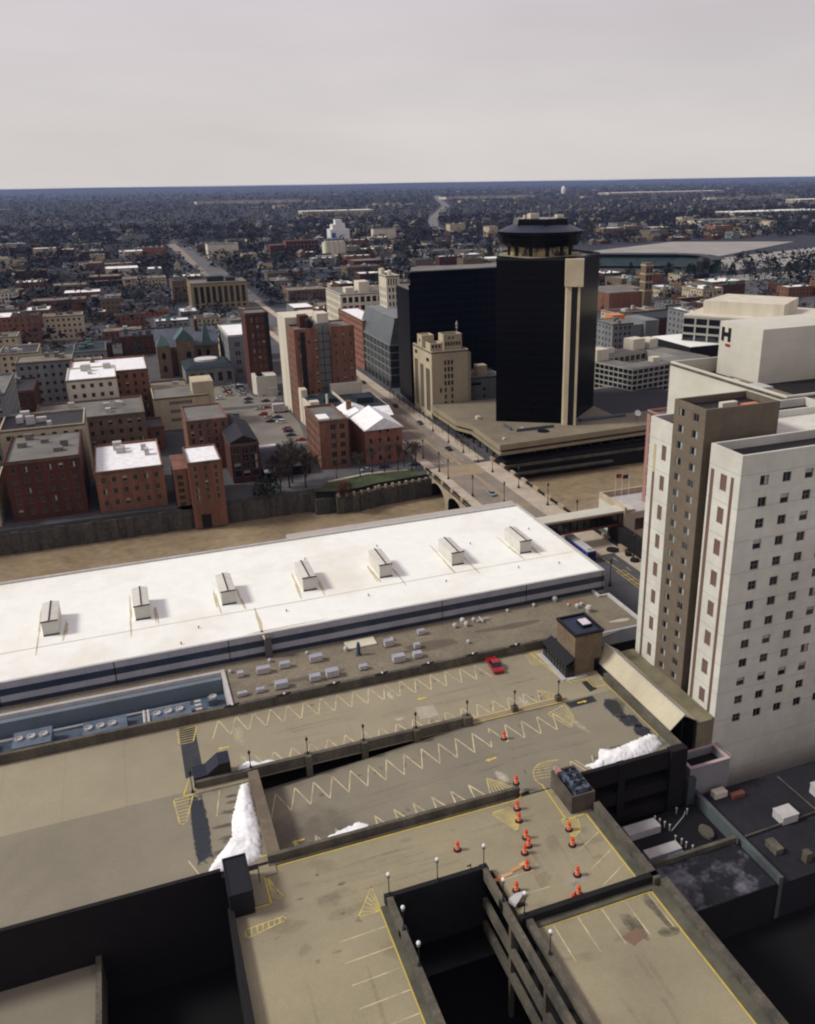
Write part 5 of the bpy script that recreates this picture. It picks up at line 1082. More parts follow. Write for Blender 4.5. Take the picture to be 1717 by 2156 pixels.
block('','', '',108.4,113.2,308,314,28.2,cream_m,gravg_m,root=cr,z0=25.2,S_=grid(.4,4.4,3,26,28,1,.9,1.3))
block('','', '',122,123.4,304.5,323,24.5,cream_m,gravg_m,root=cr)
mb=MB(); mb.tube((119.6,309,31.5),(119.6,309,33.4),.14); mb.lathe(119.6,309,[(.5,0),(.3,.8),(.55,1.4),(.3,2.2),(.05,2.8)],8,z=33.2); mb.build('roof_mast',mat('mast'),cr)
# behind the podium: grey white low house
gw=block('grey_low_office','low grey and tan office between the cream tower and the black tower','office building',124.5,140,312,330,13,greyst_m,gravg_m,S_=[(1.5,6.5,9.5,10.8),(7.2,8.2,7.2,8.6),(7.2,8.2,4.4,5.8)],par=.5)
mb=MB(); mb.lathe(128,318,[(.9,0),(.9,1.4),(.3,1.8)],10,z=12.6); mb.box(131,135,316,320,12.5,16.5); mb.build('roof_tank',cream_m,gw)
# glass and steel building on the street
gg=thing('glass_street_building','grey green glass building with a sloping glazed top on the main street','office building',115,388,0)
mb=MB(); mb.prism([(109,362.5),(122.5,362.5),(122.5,414),(109,414)],0,18.6); mb.build('wall',tealg_m,gg)
mb=MB(); mb.prism([(109.05,362.55),(122.5,362.55),(122.5,414),(109.05,414)],19.1,29.8,pts2=[(112,364.0),(122.5,364.0),(122.5,410),(112,410)]); mb.build('sloped_glass',mat('pale_glass',lin(100,106,104,.9),.3,lin(78,88,90,.9),.1,.8,lines=[('Y',3,.25,.35),('Z',2.7,.2,.35)],spec=.5),gg)
mb=MB(); mb.box(108.7,122.6,362.2,414.2,18.6,19.1); mb.box(111.8,122.6,363.8,410.2,29.8,30.2); mb.build('ledge',greyst_m,gg)
mb=MB(); mb.box(108.85,108.99,363,413,0,3); mb.build('shopfront',carg_m,gg)
for z in (5.4,8.7,12.0,15.3):
    mb=MB(); mb.box(108.8,108.99,362.6,413.8,z,z+.45); mb.box(108.8,122.4,362.3,362.49,z,z+.45); mb.build('floor_ledge',greyst_m,gg)
for k in range(9):
    mb=MB(); y=364+k*5.9; mb.box(108.72,108.79,y,y+.5,0,18.5); mb.build('facade_fin',greyst_m,gg)
# cream slim tower and its long arcade wing
tw2=block('cream_arched_tower','slim cream stone tower with arched windows rising behind the glass building','tower',118.5,125,396,408,45,ivory_m,gravg_m,S_=grid(.7,5.8,3,24,40,5,.9,2.0)+[(.9,1.5,40.6,43.6),(2.1,2.7,40.6,43.6),(3.4,4.0,40.6,43.6),(4.6,5.2,40.6,43.6)],W_=grid(.5,11.5,4,24,40,5,.9,1.8),par=.6)
mb=MB(); mb.box(118.6,120.4,404,407.9,44.6,47.4); mb.build('roof_turret',ivory_m,tw2)
mb=MB(); mb.lathe(122,402,[(1,0),(1,2),(.4,2.6)],10,z=44.4); mb.build('roof_tank',ivory_m,tw2)
r=block('white_window_block','white office block with rows of triple windows and roof sheds','office building',112.5,150,462,496,30,ivory_m,gravg_m,S_=grid(.5,37,11,6,29,5,2.2,3.0,'sash'),W_=grid(.5,33.5,12,6,29,6,1.0,2.6),par=.8)
mb=MB(); mb.box(118,123,472,478,29.2,32); mb.box(125,131,470,480,29.2,35); mb.box(132,135,473,477,29.2,32); mb.box(141,146,468,478,29.2,34); mb.build('roof_shed',ivory_m,r)
# red brick block with snowy roof by the street
block('red_street_block','red brick block with a white roof along the main street','brick building',108.5,119,405,452,24,mat('salmon_brick',lin(138,92,76,1.12),.9,lin(108,74,62,1.1),.3,.9),snow_m,W_=grid(.5,46.5,13,2,23,7,1.5,1.5),S_=grid(.5,10,3,4,22,6,1.0,1.4),par=.5,group=None)
# tall brick tower pair with light slot
tb=thing('brick_tower_pair','tall pair of red brick towers joined by a pale grey slot','brick tower',72,335,0)
tr1=MB()
block('','','',60.2,69.2,323,336,34.8,brick_m,gravg_m,root=tb,S_=[(1.2,2.1,z,z+1.4,'mix') for z in [30.5-3.1*k for k in range(10)]]+[(5.0,6.0,z,z+1.4,'mix') for z in (29,16.5,10)]+[(7.6,8.5,z,z+1.5,'mix') for z in [29-3.1*k for k in range(9)]],W_=grid(1,12,3,2,33,11,.9,1.4,'mix'),par=.8)
mb=MB(); mb.box(62.4,64.2,322.7,323.0,2,33.5); mb.build('dark_recess',black_m,tb)
mb=MB()
for k in range(11): mb.box(62.3,64.4,322.2,322.7,3+2.8*k,3.12+2.8*k)
mb.build('fire_escape',black_m,tb)
mb=MB(); mb.box(69.2,74.2,326,336,0,36); mb.build('grey_slot',greyst_m,tb)
mb=MB()
for k in range(11): mb.box(69.2,74.2,325.9,326,3*k+2,3*k+2.2)
mb.box(71.6,71.8,325.85,325.9,0,35); mb.build('slot_rails',pdark_m,tb)
block('','','',74.2,83.4,324,340,34.8,brick_m,gravg_m,root=tb,S_=[(a,a+.9,z,z+1.4,'mix') for a in (1.4,4.4,7.2) for z in [30.5-3.3*k for k in range(9)]],par=.6)
mb=MB(); mb.box(59.6,74,336.2,353,0,37.4); mb.build('rear_wing',ivory_m,tb); mb=MB(); mb.box(64,67.5,330,335.5,34,38.6); mb.build('roof_tower',brickd_m,tb); mb=MB(); mb.lathe(66.6,327,[(1.2,0),(1.2,3.2),(.4,3.8)],12,z=34.2); mb.build('water_tank',black_m,tb)
mb=MB(); mb.box(70,74.4,327,335,35,39.4); mb.build('roof_room',ivory_m,tb)
# dark brick tower
db=block('dark_brick_tower','dark red brick tower with a painted-in shaded side above the parking lot','brick tower',50.6,60.4,380,394,34.2,brickd_m,gravg_m,S_=[(a,a+1.0,z,z+1.9,'mix') for a in (1.9,4.3,6.5) for z in [30.2-3.3*k for k in range(8)]],par=.5)
mb=MB(); mb.box(58.7,60.42,379.6,379.98,6,34.1); mb.build('painted_shade_side',black_m,db)  # black strip paints the shaded side onto the wall
wa=thing('white_annex','white painted windowless annex at the foot of the dark brick tower','building',56,378,0)
mb=MB(); mb.prism([(51.5,371),(60.2,371),(60.2,379.9),(50.8,379.9)],0,8.6); mb.build('wall',whp_m,wa); mb=MB(); mb.box(56.3,60,369.6,371,0,3.6); mb.build('lean_to',whp_m,wa); mb=MB(); mb.box(52.0,54.4,371.5,376,8.6,9.6); mb.build('roof_opening',black_m,wa)
# grey white corner building
block('grey_stone_corner_building','grey stone building with a bright white roof left of the dark brick tower','office building',46.4,58,415,452,20,greyst_m,snow_m,S_=[(a+q,a+q+.9,z,z+2.0) for a in (3.0,7.4) for q in (0,1.2) for z in (14.6,10.4,6.2,2)],W_=grid(1,36,9,2,18,5,1.0,1.8),par=.5,cap=ivory_m)
# yellow pier building
yb=block('ochre_pier_building','ochre office building striped with dark window bays, far left','office building',52.5,93,670,700,19,mat('ochre_stone',lin(140,126,94,1.0),.85,lin(120,110,86,1.0),.1,.7),gravg_m,S_=[(2.2+4.25*k,4.8+4.25*k,4.4,16.2,'pane') for k in range(9)]+[(2.2+4.25*k,4.8+4.25*k,1,3.2) for k in range(9)],W_=grid(2,28,6,3,16,4,2,2),par=.6)
mb=MB(); mb.box(66,78,682,690,18.4,22); mb.box(80,86,680,690,18.4,21); mb.build('roof_shed',tealr_m,yb)
# ornate city hall
ch=thing('old_city_hall','ornate stone city hall with green grey roofs and an arched front, far left','public building',28,440,0)
mb=MB(); mb.box(16,44,436,462,0,13); mb.box(24,32,430,436,0,17); mb.box(15,21,428,436,0,15); mb.build('wall',brickt_m,ch)
def roofg(mb,x0,x1,y0,y1,z0,z1,along='x'):
    if along=='x':
        ym=(y0+y1)/2; a,b=(x0,ym,z1),(x1,ym,z1); mb.poly([(x0,y0,z0),(x1,y0,z0),b,a]); mb.poly([(x1,y1,z0),(x0,y1,z0),a,b]); mb.poly([(x0,y1,z0),(x0,y0,z0),a]); mb.poly([(x1,y0,z0),(x1,y1,z0),b])
    else:
        xm=(x0+x1)/2; a,b=(xm,y0,z1),(xm,y1,z1); mb.poly([(x0,y1,z0),(x0,y0,z0),a,b]); mb.poly([(x1,y0,z0),(x1,y1,z0),b,a]); mb.poly([(x0,y0,z0),(x1,y0,z0),a]); mb.poly([(x1,y1,z0),(x0,y1,z0),b])
mb=MB(); roofg(mb,15.5,44.5,436,462,13,20); mb.build('slate_roof',slate_m,ch)
mb=MB(); roofg(mb,23.6,32.4,429.8,440,17,22,'y'); mb.build('gable_roof',copper_m,ch)
mb=MB(); mb.prism([(36,434),(41,434),(41,439),(36,439)],13,24,pts2=[(38.2,436.2),(38.8,436.2),(38.8,436.8),(38.2,436.8)]); mb.prism([(14.8,427.8),(21.2,427.8),(21.2,434),(14.8,434)],15,20,pts2=[(17.8,430.8),(18.2,430.8),(18.2,431.2),(17.8,431.2)]); mb.build('spire',copper_m,ch)
for (x,z,s_) in ((26,4,1.8),(28.2,8.5,2.2),(17,3,1.6),(34,3,1.6),(38,3,1.6),(17,9,1.6),(34,8,1.6),(38,8,1.6)):
    mb=MB(); yy=429.9 if 24<x<32 else (427.9 if x<21 else 435.9); mb.box(x,x+s_,yy,yy+.1,z,z+2.2); mb.prism([(x,yy),(x+s_,yy),(x+s_,yy+.1),(x,yy+.1)],z+2.2,z+3.1,pts2=[(x+s_*.35,yy),(x+s_*.65,yy),(x+s_*.65,yy+.1),(x+s_*.35,yy+.1)]); mb.build('arched_window',pane_m,ch)
mb=MB(); mb.box(34.6,36.2,446,448,16,24); mb.box(23,24,450,451,17,22); mb.build('chimney',brickd_m,ch)
mu=thing('library_hall','low teal roofed hall with a white oval rooflight','public building',36,408,0)
mb=MB(); mb.box(25,46.3,402,424,0,8); mb.build('wall',greyst_m,mu); mb=MB(); mb.prism([(24.6,401.6),(46.3,401.6),(46.3,424.4),(24.6,424.4)],8,9.6,pts2=[(28,404.5),(44,404.5),(44,421),(28,421)]); mb.build('roof',tealr_m,mu)
mb=MB(); mb.prism([(35.5+5.2*math.cos(t*.314),414.5+4.6*math.sin(t*.314)) for t in range(20)],9.6,10.5); mb.build('oval_rooflight',globe_m,mu)
for k in range(5): mb=MB(); mb.box(27+4*k,29+4*k,401.95,402,2,6); mb.build('window',pane_m,mu)
# beige blocks
bb=block('beige_office_block','beige block with strip windows and a tall blank tower beside the lot','office building',8,27.5,330,350,12.5,cream_m,gravg_m,S_=[(5.5+.75*k,6.0+.75*k,z,z+1.3) for k in range(11) for z in (9.4,6.2,3)],par=.5)
mb=MB(); mb.box(22.3,30,331.5,343,0,16.8); mb.build('blank_tower',cream_m,bb)
# brick industrial row on the river
def brickb(lab,x0,x1,y0,y1,z1,wall,roof,nx,nz,w_=1.3,h_=1.6,W=None,E=None,par=.5,nm='brick_warehouse'):
    return block(nm,lab,'brick building',x0,x1,y0,y1,z1,wall,roof,S_=grid(.4,x1-x0-.4,nx,1.5,z1-1,nz,w_,h_,'mix'),W_=W or [],E_=E or [],par=par)
wr=brickb('red brick river building with a white sloping roof, left edge of the photo',12.4,21.6,240.5,257.5,13.2,brick_m,snow_m,3,5,.9,1.5)
mb=MB(); mb.box(8.5,12.4,243,258,-7,11); mb.box(12.4,21.6,240.5,241.2,-6.5,0); mb.build('river_base',brick_m,wr)
for k in range(5): mb=MB(); mb.box(9.3,10.8,242.95,243,1+2.0*k-1,2.2+2.0*k-1); mb.build('arched_window',pane_m,wr)
mb=MB(); mb.box(14.4,17.0,240.3,240.5,-6.5,-2.5); mb.build('water_gate',black_m,wr)
brickb('orange brick warehouse with paired arched windows behind the white roofed one',15.4,28.2,276,297,16.2,brick_m,gravg_m,5,6,1.0,1.7)
wr2=brickb('dark brick warehouse with big black windows and a black pitched roof',26.0,34.6,257.2,284,12.3,brickd_m,black_m,3,4,2.0,2.1)
mb=MB(); roofg(mb,25.8,34.8,258.2,284.5,12.35,14.5,'y'); mb.build('black_roof',mat('black_shingle',lin(30,32,40,.9),.7),wr2)
b3=block('brick_mill','red brick mill with black two by two windows and a snowy roof shed','brick building',53.9,63.2,259.6,281,16,brick_m,gravg_m,S_=[(a,a+1.7,z,z+1.9) for a in (3.6,6.5) for z in (12.6,9.6,6.6,3.6,.8)],W_=grid(.5,20.9,7,1,15,5,1.1,1.7,'mix'),par=.8)
mb=MB(); mb.box(54.6,58,262,268,15.2,16.0); mb.build('white_roof_patch',snow_m,b3); mb=MB(); mb.box(56,59,281,284,0,17); mb.build('rear_wall',ivory_m,b3)
# white building with teal roofs
t1=thing('teal_roofed_row','white walled row with dark teal flat roofs behind the brick mill','building',75,305,0)
mb=MB(); mb.box(60.4,72.4,288,322,0,10); mb.box(72.4,88,296,322,0,9.0); mb.build('wall',ivory_m,t1)
mb=MB(); mb.box(61.2,72.3,288.6,321,10,10.1); mb.box(72.5,87.6,296.4,321,9.0,9.1); mb.build('roof',tealr_m,t1)
mb=MB(); mb.box(72.3,84.5,321,323,0,13.4); mb.box(60.2,62.5,318,323,0,13.0); mb.box(64.8,65.4,296,297,10,15.5); mb.box(72.3,72.9,290,321,9,11); mb.build('party_wall',ivory_m,t1)
mb=MB(); mb.box(66,71,306,316,10.1,11.6); mb.box(78,84,304,312,9.1,11.2); mb.box(75,77,300,303,9.1,10.4); mb.build('roof_shed',tealr_m,t1)
for k in range(6): mb=MB(); mb.box(61.6+1.7*k,62.3+1.7*k,287.95,288,5.2,7.4); mb.build('window',pane_m,t1)
# snowy roofs and brick gable house
gb=thing('brick_gable_house','red brick gabled house with a snowy white roof and round arch windows','brick building',74.7,262,0)
mb=MB(); x0,x1,y0,y1,ze,za=68.5,80.8,259,276,11.5,14.8
mb.poly([(x0,y0,0),(x1,y0,0),(x1,y0,ze),((x0+x1)/2,y0,za),(x0,y0,ze)]); mb.poly([(x1,y1,0),(x0,y1,0),(x0,y1,ze),((x0+x1)/2,y1,za),(x1,y1,ze)]); mb.poly([(x0,y1,0),(x0,y0,0),(x0,y0,ze),(x0,y1,ze)]); mb.poly([(x1,y0,0),(x1,y1,0),(x1,y1,ze),(x1,y0,ze)]); mb.build('wall',mat('salmon_brick'),gb)
mb=MB(); roofg(mb,x0-.5,x1+.5,y0-.6,y1+.4,ze-.1,za+.35,'y'); mb.build('roof',snow_m,gb)
for sx in (-1,1):
    mb=MB(); n=6
    for k in range(n):
        t0=R(95 if sx<0 else 85)-sx*R(75)*(k/n)*-1; t0=R(90)+(-sx)*R(12+66*k/n); t1_=R(90)+(-sx)*R(12+66*(k+1)/n)
        c=(x0+x1)/2; mb.poly([(c+1.1*math.cos(t),y0-.04,9.9+1.1*math.sin(t)) if i<1 else (c+1.1*math.cos(t),y0-.04,9.9+1.1*math.sin(t)) for i,t in ((0,t0),(0,t1_))]+[(c+1.9*math.cos(t),y0-.04,9.9+2.0*math.sin(t)) for t in (t1_,t0)])
    mb.build('arched_window',pane_m,gb)
for i in range(4):
    for j in range(3):
        x=x0+1.2+i*3.0; z=1.2+2.9*j; mb=MB(); mb.box(x-.12,x+.97,y0-.05,y0-.01,z-.12,z+1.6); mb.build('window_frame',brickt_m,gb); mb=MB(); mb.box(x,x+.85,y0-.08,y0-.04,z,z+1.45); mb.build('window',pane_m,gb)
sr=thing('snowy_roof_row','cluster of snow covered roofs behind the brick gable house','building',74,285,0)
mb=MB(); mb.box(66,77,277,292,0,11); mb.box(77,85,283,294,0,9.2); mb.build('wall',brick_m,sr)
mb=MB(); roofg(mb,65.8,77.2,276.8,292.3,11,13.6,'y'); roofg(mb,77,85.4,282.8,294.3,9.2,11.4,'x'); mb.build('roof',snow_m,sr)
mb=MB(); mb.box(64.2,66.2,278,281,0,13); mb.box(69,70.5,283,285,11,15.6); mb.build('chimney',brick_m,sr)
hs=thing('low_slate_shed','long low dark roof with snowy edges beside the big bare tree','shed',42,262,0)
mb=MB(); mb.box(35.2,50,258,281,0,3); mb.build('wall',pdark_m,hs); mb=MB(); roofg(mb,35,50.2,257.5,281.5,3,5.4,'x'); mb.build('roof',mat('navy_slate',lin(48,54,66,.9),.7),hs); mb=MB(); mb.box(35,44,281.5,283.5,3,3.5); mb.prism([(35.4,256),(38.5,256.2),(39.6,257.6),(35.4,257.6)],2.4,3.0); mb.build('snow_strip',snow_m,hs)
# dark podium parts beside street
# rooftop strip by lot: pavement and kerb
mb=MB(); mb.poly([(28,297,.03),(56,292,.03),(59,322,.03),(58.5,371,.03),(50,371,.03),(46,400,.03),(38,410,.03),(30,352,.03),(30,330,.03)]); struct('parking_lot',mb,lot_m)
mb=MB(); mb.poly([(30,352,.04),(60,350,.04),(60,355,.04),(30,357,.04)]); struct('lot_lane',mb,asph_m)
# right side: grid office with courtyard
go=thing('grid_office','white grid fronted office with a courtyard and grey roof','office building',195,310,0); go.rotation_euler=(0,0,0)
def rotp(x,y,a=R(12),cx=187,cy=291): return (cx+(x)*math.cos(a)-(y)*math.sin(a), cy+(x)*math.sin(a)+(y)*math.cos(a))
def gface(root,P0,P1,z0,z1,n,m,wm,budget=None):
    A=Vector(P0);Bv=Vector(P1); Ln=(Bv-A).length; U=(Bv-A)/Ln
    mb=MB(); e=facade(mb,root,tuple(A),(U.x,U.y),Ln,z0,z1,grid(0,Ln,n,z0+.2,z1-.5,m,Ln/n*.87,(z1-z0-.7)/m*.76,'pane'),.5,0,budget)
    mb.build('wall',wm,root)
    if e and e.f: o=e.build('window',pane_m,root); o['kind']='stuff'
wg=mat('white_grid',lin(158,156,146,1.05),.8,lin(140,138,130,1.05),.1,.7); zt=15
A0=rotp(-9.5,17);B0=rotp(0,0);C0=rotp(38,4);D0=rotp(46,44);E0=rotp(-3,48)
bdg=[96]
gface(go,rotp(-2.5,33),B0,3.6,zt,13,5,wg,bdg) ; gface(go,B0,rotp(44,0),3.6,zt,15,5,wg,bdg)
mb=MB(); o_=[rotp(-2.5,33),B0,rotp(44,0),rotp(44,36)]; i_=[rotp(5.5,27),rotp(8,9),rotp(34,9),rotp(34,27)]
for k in range(4):
    j=(k+1)%4; mb.poly([(*o_[k],zt),(*o_[j],zt),(*i_[j],zt),(*i_[k],zt)])
mb.build('roof',gravg_m,go)
mb=MB()
for k in range(4):
    j=(k+1)%4; mb.poly([(*i_[j],4),(*i_[k],4),(*i_[k],zt),(*i_[j],zt)])
mb.build('courtyard_wall',wg,go); mb=MB(); mb.poly([(*p,4) for p in i_]); mb.build('courtyard_floor',gravg_m,go)
gface(go,i_[2],i_[3],9,zt-.3,1,1,wg) if False else None
for k in range(9):
    for z in (11.2,8.2): 
        p=Vector(i_[3]).lerp(Vector(i_[2]),0); 
mb=MB(); A=Vector(i_[3]);Bv=Vector(rotp(5.5,27)); 
for k in range(9):
    for z in (11.2,8.0):
        p=A.lerp(Bv,(k+.15)/9); q=A.lerp(Bv,(k+.85)/9); mb.poly([(p.x,p.y-.06,z),(q.x,q.y-.06,z),(q.x,q.y-.06,z+2.2),(p.x,p.y-.06,z+2.2)][::-1])
mb.build('courtyard_window',pane_m,go)
mb=MB(); P_=[rotp(-1.5,31),rotp(1,1),rotp(43,1),rotp(43,35)]; mb.prism(P_,0,3.6); mb.build('ground_floor',mat('dark_ground_floor',lin(46,54,56,.9),.5),go)
mb=MB()
for k in range(8): p=Vector(B0).lerp(Vector(rotp(44,0)),k/7); mb.box(p.x-.3,p.x+.3,p.y-.3,p.y+.3,0,3.6)
for k in range(5): p=Vector(B0).lerp(Vector(rotp(-2.5,33)),k/4); mb.box(p.x-.3,p.x+.3,p.y-.3,p.y+.3,0,3.6)
mb.build('column',wg,go)
mb=MB(); mb.prism([rotp(-1,20),rotp(5,19.5),rotp(5.5,26),rotp(-1.4,27)],15,19.6); mb.prism([rotp(16,5),rotp(20,4.5),rotp(20.4,7.5),rotp(16.2,8)],15,16.8); mb.prism([rotp(28,29),rotp(35,29),rotp(35,35),rotp(28,35)],15,19.6); mb.prism([rotp(37,28),rotp(42,28),rotp(42,34),rotp(37,34)],15,19); mb.prism([rotp(14,30),rotp(18,30),rotp(18,33),rotp(14,33)],15,17.2); mb.build('roof_plant',ivory_m,go)
wl2=thing('white_flat_roof_hall','flat white roofed hall behind the grid fronted office','building',268,352,0)
mb=MB(); mb.box(245,300,334,366,0,12); mb.build('wall',pdark_m,wl2); mb=MB(); mb.box(245,300,334,366,12.02,12.3); mb.build('roof',whroof_m,wl2); mb=MB(); mb.box(262,274,346,353,12.32,12.5); mb.build('roof_opening',black_m,wl2)
ro=thing('white_bay_office','white office with big grey window bays and a pale roof block, right edge','office building',275,325,0)
ra,rb,rc,rd=(251,350),(283,306),(322,334),(290,378); bdg=[90]
gface(ro,ra,rb,8,24,9,4,wg,bdg); gface(ro,rb,rc,8,24,8,4,wg,bdg)
mb=MB(); mb.prism([ra,rb,rc,rd],23.9,24.6); mb.prism([(252.5,350),(283,308),(320,334),(290,376)],0,8); mb.build('roof',ivory_m,ro)
mb=MB(); mb.prism([(262,350),(284,320),(308,338),(288,366)],24.6,30.5); mb.build('roof_block',ivory_m,ro)
# brick row with grey wall
br2=brickb('long dark red brick warehouse row beyond the grid fronted office',284,318,424,450,11,brickd_m,tealr_m,10,3,1.6,1.6,nm='brick_warehouse')
bg_=thing('grey_end_building','blank grey walled building with an orange rooftop box','building',272,430,0); mb=MB(); mb.box(262,284,420,440,0,9); mb.box(275,284,418,440,0,11); mb.build('wall',greyst_m,bg_); mb=MB(); mb.box(262,270,432,440,9,13); mb.build('orange_box',mat('orange_wall',lin(196,128,78,1.1),.8),bg_)
# Church complex
cb=thing('brick_church_complex','red brick complex with a tall banded square tower near the stadium','public building',345,545,0)
mb=MB(); mb.box(312,338,520,560,0,13); mb.box(338,360,548,575,0,11); mb.build('wall',brick_m,cb); mb=MB(); mb.box(312.5,337.5,520.5,559.5,13,13.4); mb.box(338,359.5,548.5,574.5,11,11.4); mb.build('roof',gravg_m,cb)
mb=MB(); mb.box(353.5,359.5,541,547.5,0,29.5); mb.build('square_tower',brickt_m,cb); mb=MB(); 
for z in (10,16,21.5,27.5): mb.box(353.2,359.8,540.7,547.8,z,z+.8)
mb.build('stone_band',cream_m,cb)
for z in (12,17.5,23):
    for x in (354.6,357.2): mb=MB(); mb.box(x,x+1.2,540.9,541,z,z+3); mb.build('tower_window',pane_m,cb)
mb=MB(); mb.box(359,364,568,574,0,14); mb.build('small_tower',brickt_m,cb); mb=MB(); mb.prism([(358.6,567.6),(364.4,567.6),(364.4,574.4),(358.6,574.4)],14,18,pts2=[(361.2,570.8),(361.8,570.8),(361.8,571.2),(361.2,571.2)]); mb.build('small_spire',copper_m,cb)
# stadium
sb=thing('baseball_stadium','long dark green roofed baseball grandstand with a pale lot behind','stadium',500,760,0)
gm=mat('stadium_green',lin(48,66,66,.9),.6,lin(36,52,52,.9),.1,.8); 
def band(mb,pts,off0,off1,z0,z1,z2=None,m=0):
    Pn=[Vector(p) for p in pts]
    for a,b in zip(Pn,Pn[1:]):
        d=(b-a).normalized(); n_=Vector((d.y,-d.x)); q=[a+n_*off0,b+n_*off0,b+n_*off1,a+n_*off1]
        mb.poly([(q[0].x,q[0].y,z0),(q[1].x,q[1].y,z0),(q[2].x,q[2].y,z1 if z2 is None else z2),(q[3].x,q[3].y,z1 if z2 is None else z2)],m)
arc_=[(452,842),(500,812),(548,780),(560,755),(556,735),(540,700)]
mb=MB(); band(mb,arc_,0,22,12,2); mb.build('seating_bowl',mat('seat_green',lin(46,64,66,.85),.7,lin(32,44,48,.85),.12,.9),sb)
mb=MB(); band(mb,arc_,-6,8,13,12.4); mb.build('stand_roof',mat('dark_roof_green',lin(28,36,42,.9),.6),sb)
mb=MB(); 
for a,b in zip(arc_,arc_[1:]): mb.prism([a,b,(b[0]-5,b[1]+6),(a[0]-5,a[1]+6)],0,12.6)
mb.build('rear_wall',gm,sb)
mb=MB(); mb.poly([(455,790,.06),(530,735,.06),(505,700,.06),(430,740,.06)]); struct('ball_field',mb,grass_m)
mb=MB(); mb.poly([(560,800,.05),(900,1010,.05),(760,1100,.05),(480,960,.05)]); mb.poly([(575,815,.05),(560,720,.05),(900,760,.05),(1100,1000,.05)]); struct('pale_parking_lot',mb,mat('lot_pale',lin(160,156,146,.9),.95,lin(136,134,128,.9),.02,.8))
mb=MB(); mb.poly([(505,640,.05),(700,640,.05),(760,690,.05),(515,680,.05)]); struct('pale_parking_lot',mb,MATS['lot_pale'])
dt=thing('dark_tank','dark round topped tank among trees at the right edge','tank',494,665,0); mb=MB(); mb.lathe(494,665,[(6,0),(6,16),(5,18.5),(2,19.8)],16); mb.build('tank_shell',black_m,dt)
# red factory, silos
rf=block('long_red_factory','long dark red factory with light bay frames before the white silos','factory',219,262,1180,1200,16.5,mat('factory_red',lin(116,72,68,1.0),.9,lin(98,62,58,1.0),.1,.8),gravg_m,S_=grid(0,43,9,1,15.5,3,3.4,3.6,'plain'))
block('red_cube_building','square dark red building at the left end of the long factory','factory',195,214,1160,1185,13,mat('factory_dark_red',lin(88,50,50,1.0),.9),gravg_m)
sl_=thing('grain_silo','pale cream round silo block in front of the white silos','silo',258,1050,0)
mb=MB(); 
for k in range(4): mb.lathe(243+6.0*k,1050,[(3.4,0),(3.4,22)],14)
mb.box(240,266,1051,1062,0,20); mb.build('silo_barrel',ivory_m,sl_); mb=MB(); mb.box(242,262,1051,1058,20,24); mb.build('head_house',copper_m,sl_)
s2=thing('white_silo','tall white stepped silo with a blue square, near the long red factory','silo',335,1361,0)
mb=MB(); mb.box(322,352,1361,1385,0,20); mb.build('silo_barrel',globe_m,s2); mb=MB(); mb.box(326,346,1362,1380,20,27); mb.box(331,341,1363,1375,27,34); mb.build('head_house',globe_m,s2); mb=MB(); mb.box(324,330,1360.5,1361,8,15); mb.build('blue_sign',mat('blue_sign',lin(60,96,170,1),.7),s2)
# skybridge and river terrace
sk=thing('enclosed_skybridge','long covered footbridge with a pale roof and dark glazed side over the street','skybridge',102,173,5)
mb=MB(); mb.box(88,113.6,172.6,176.2,4.4,7.6); mb.build('glazed_side',carg_m,sk); mb=MB(); mb.box(87.6,113.8,172.4,176.6,7.6,8.1); mb.build('bridge_roof',whp_m,sk)
mb=MB(); mb.box(87.8,113.6,172.3,172.6,7.3,7.6); mb.box(87.8,113.6,172.3,172.6,4.3,4.8); mb.build('red_edge',mat('rust_trim',lin(110,60,52,1),.8),sk)
mb=MB()
for k in range(14): mb.box(88.2+1.9*k,88.35+1.9*k,172.35,172.6,4.8,7.3)
mb.build('side_frame',black_m,sk)
te=thing('river_pavilion','low white river pavilion with a terrace at the end of the footbridge','pavilion',118,180,0)
mb=MB(); mb.box(110.6,135,172,184.5,0,7.4); mb.build('wall',whp_m,te); mb=MB(); mb.box(110.6,135,184,184.5,7.4,9.0); mb.box(110.6,111.1,172,184,7.4,9.0); mb.build('parapet',cream_m,te); mb=MB(); mb.box(111.1,135,172,184,7.4,7.5); mb.build('terrace_floor',acw_m,te)
mb=MB(); mb.box(113.8,118.4,171.9,172,2.6,5.6); mb.build('dark_window',carg_m,te); mb=MB(); mb.box(108.4,110.6,160,176,0,4.2); mb.build('base_wall',pdark_m,te)
for i,(x,m_,lb) in enumerate(((113.5,cm('flagred',176,60,70),'flagpole with a red and blue flag on the river pavilion'),(114.8,P_c['navy'],'flagpole with a dark blue flag on the river pavilion'),(116.2,None,'bare flagpole at the right of the two flags'))):
    t=thing('flagpole',lb,'flagpole',x,181.5-i,7.5); mb=MB(); mb.tube((x,181.5-i,7.5),(x,181.5-i,14.6),.06,.04); mb.build('pole',globe_m,t)
    if m_: mb=MB(); mb.prism([(x,181.5-i),(x+1.6,181.3-i),(x+1.6,181.35-i),(x,181.55-i)],13.3,14.4); mb.build('flag',m_,t)
    if i==0: mb=MB(); mb.prism([(x-.02,181.45-i),(x+.7,181.33-i),(x+.7,181.42-i),(x-.02,181.6-i)],13.8,14.42); mb.build('canton',P_c['navy'],t)
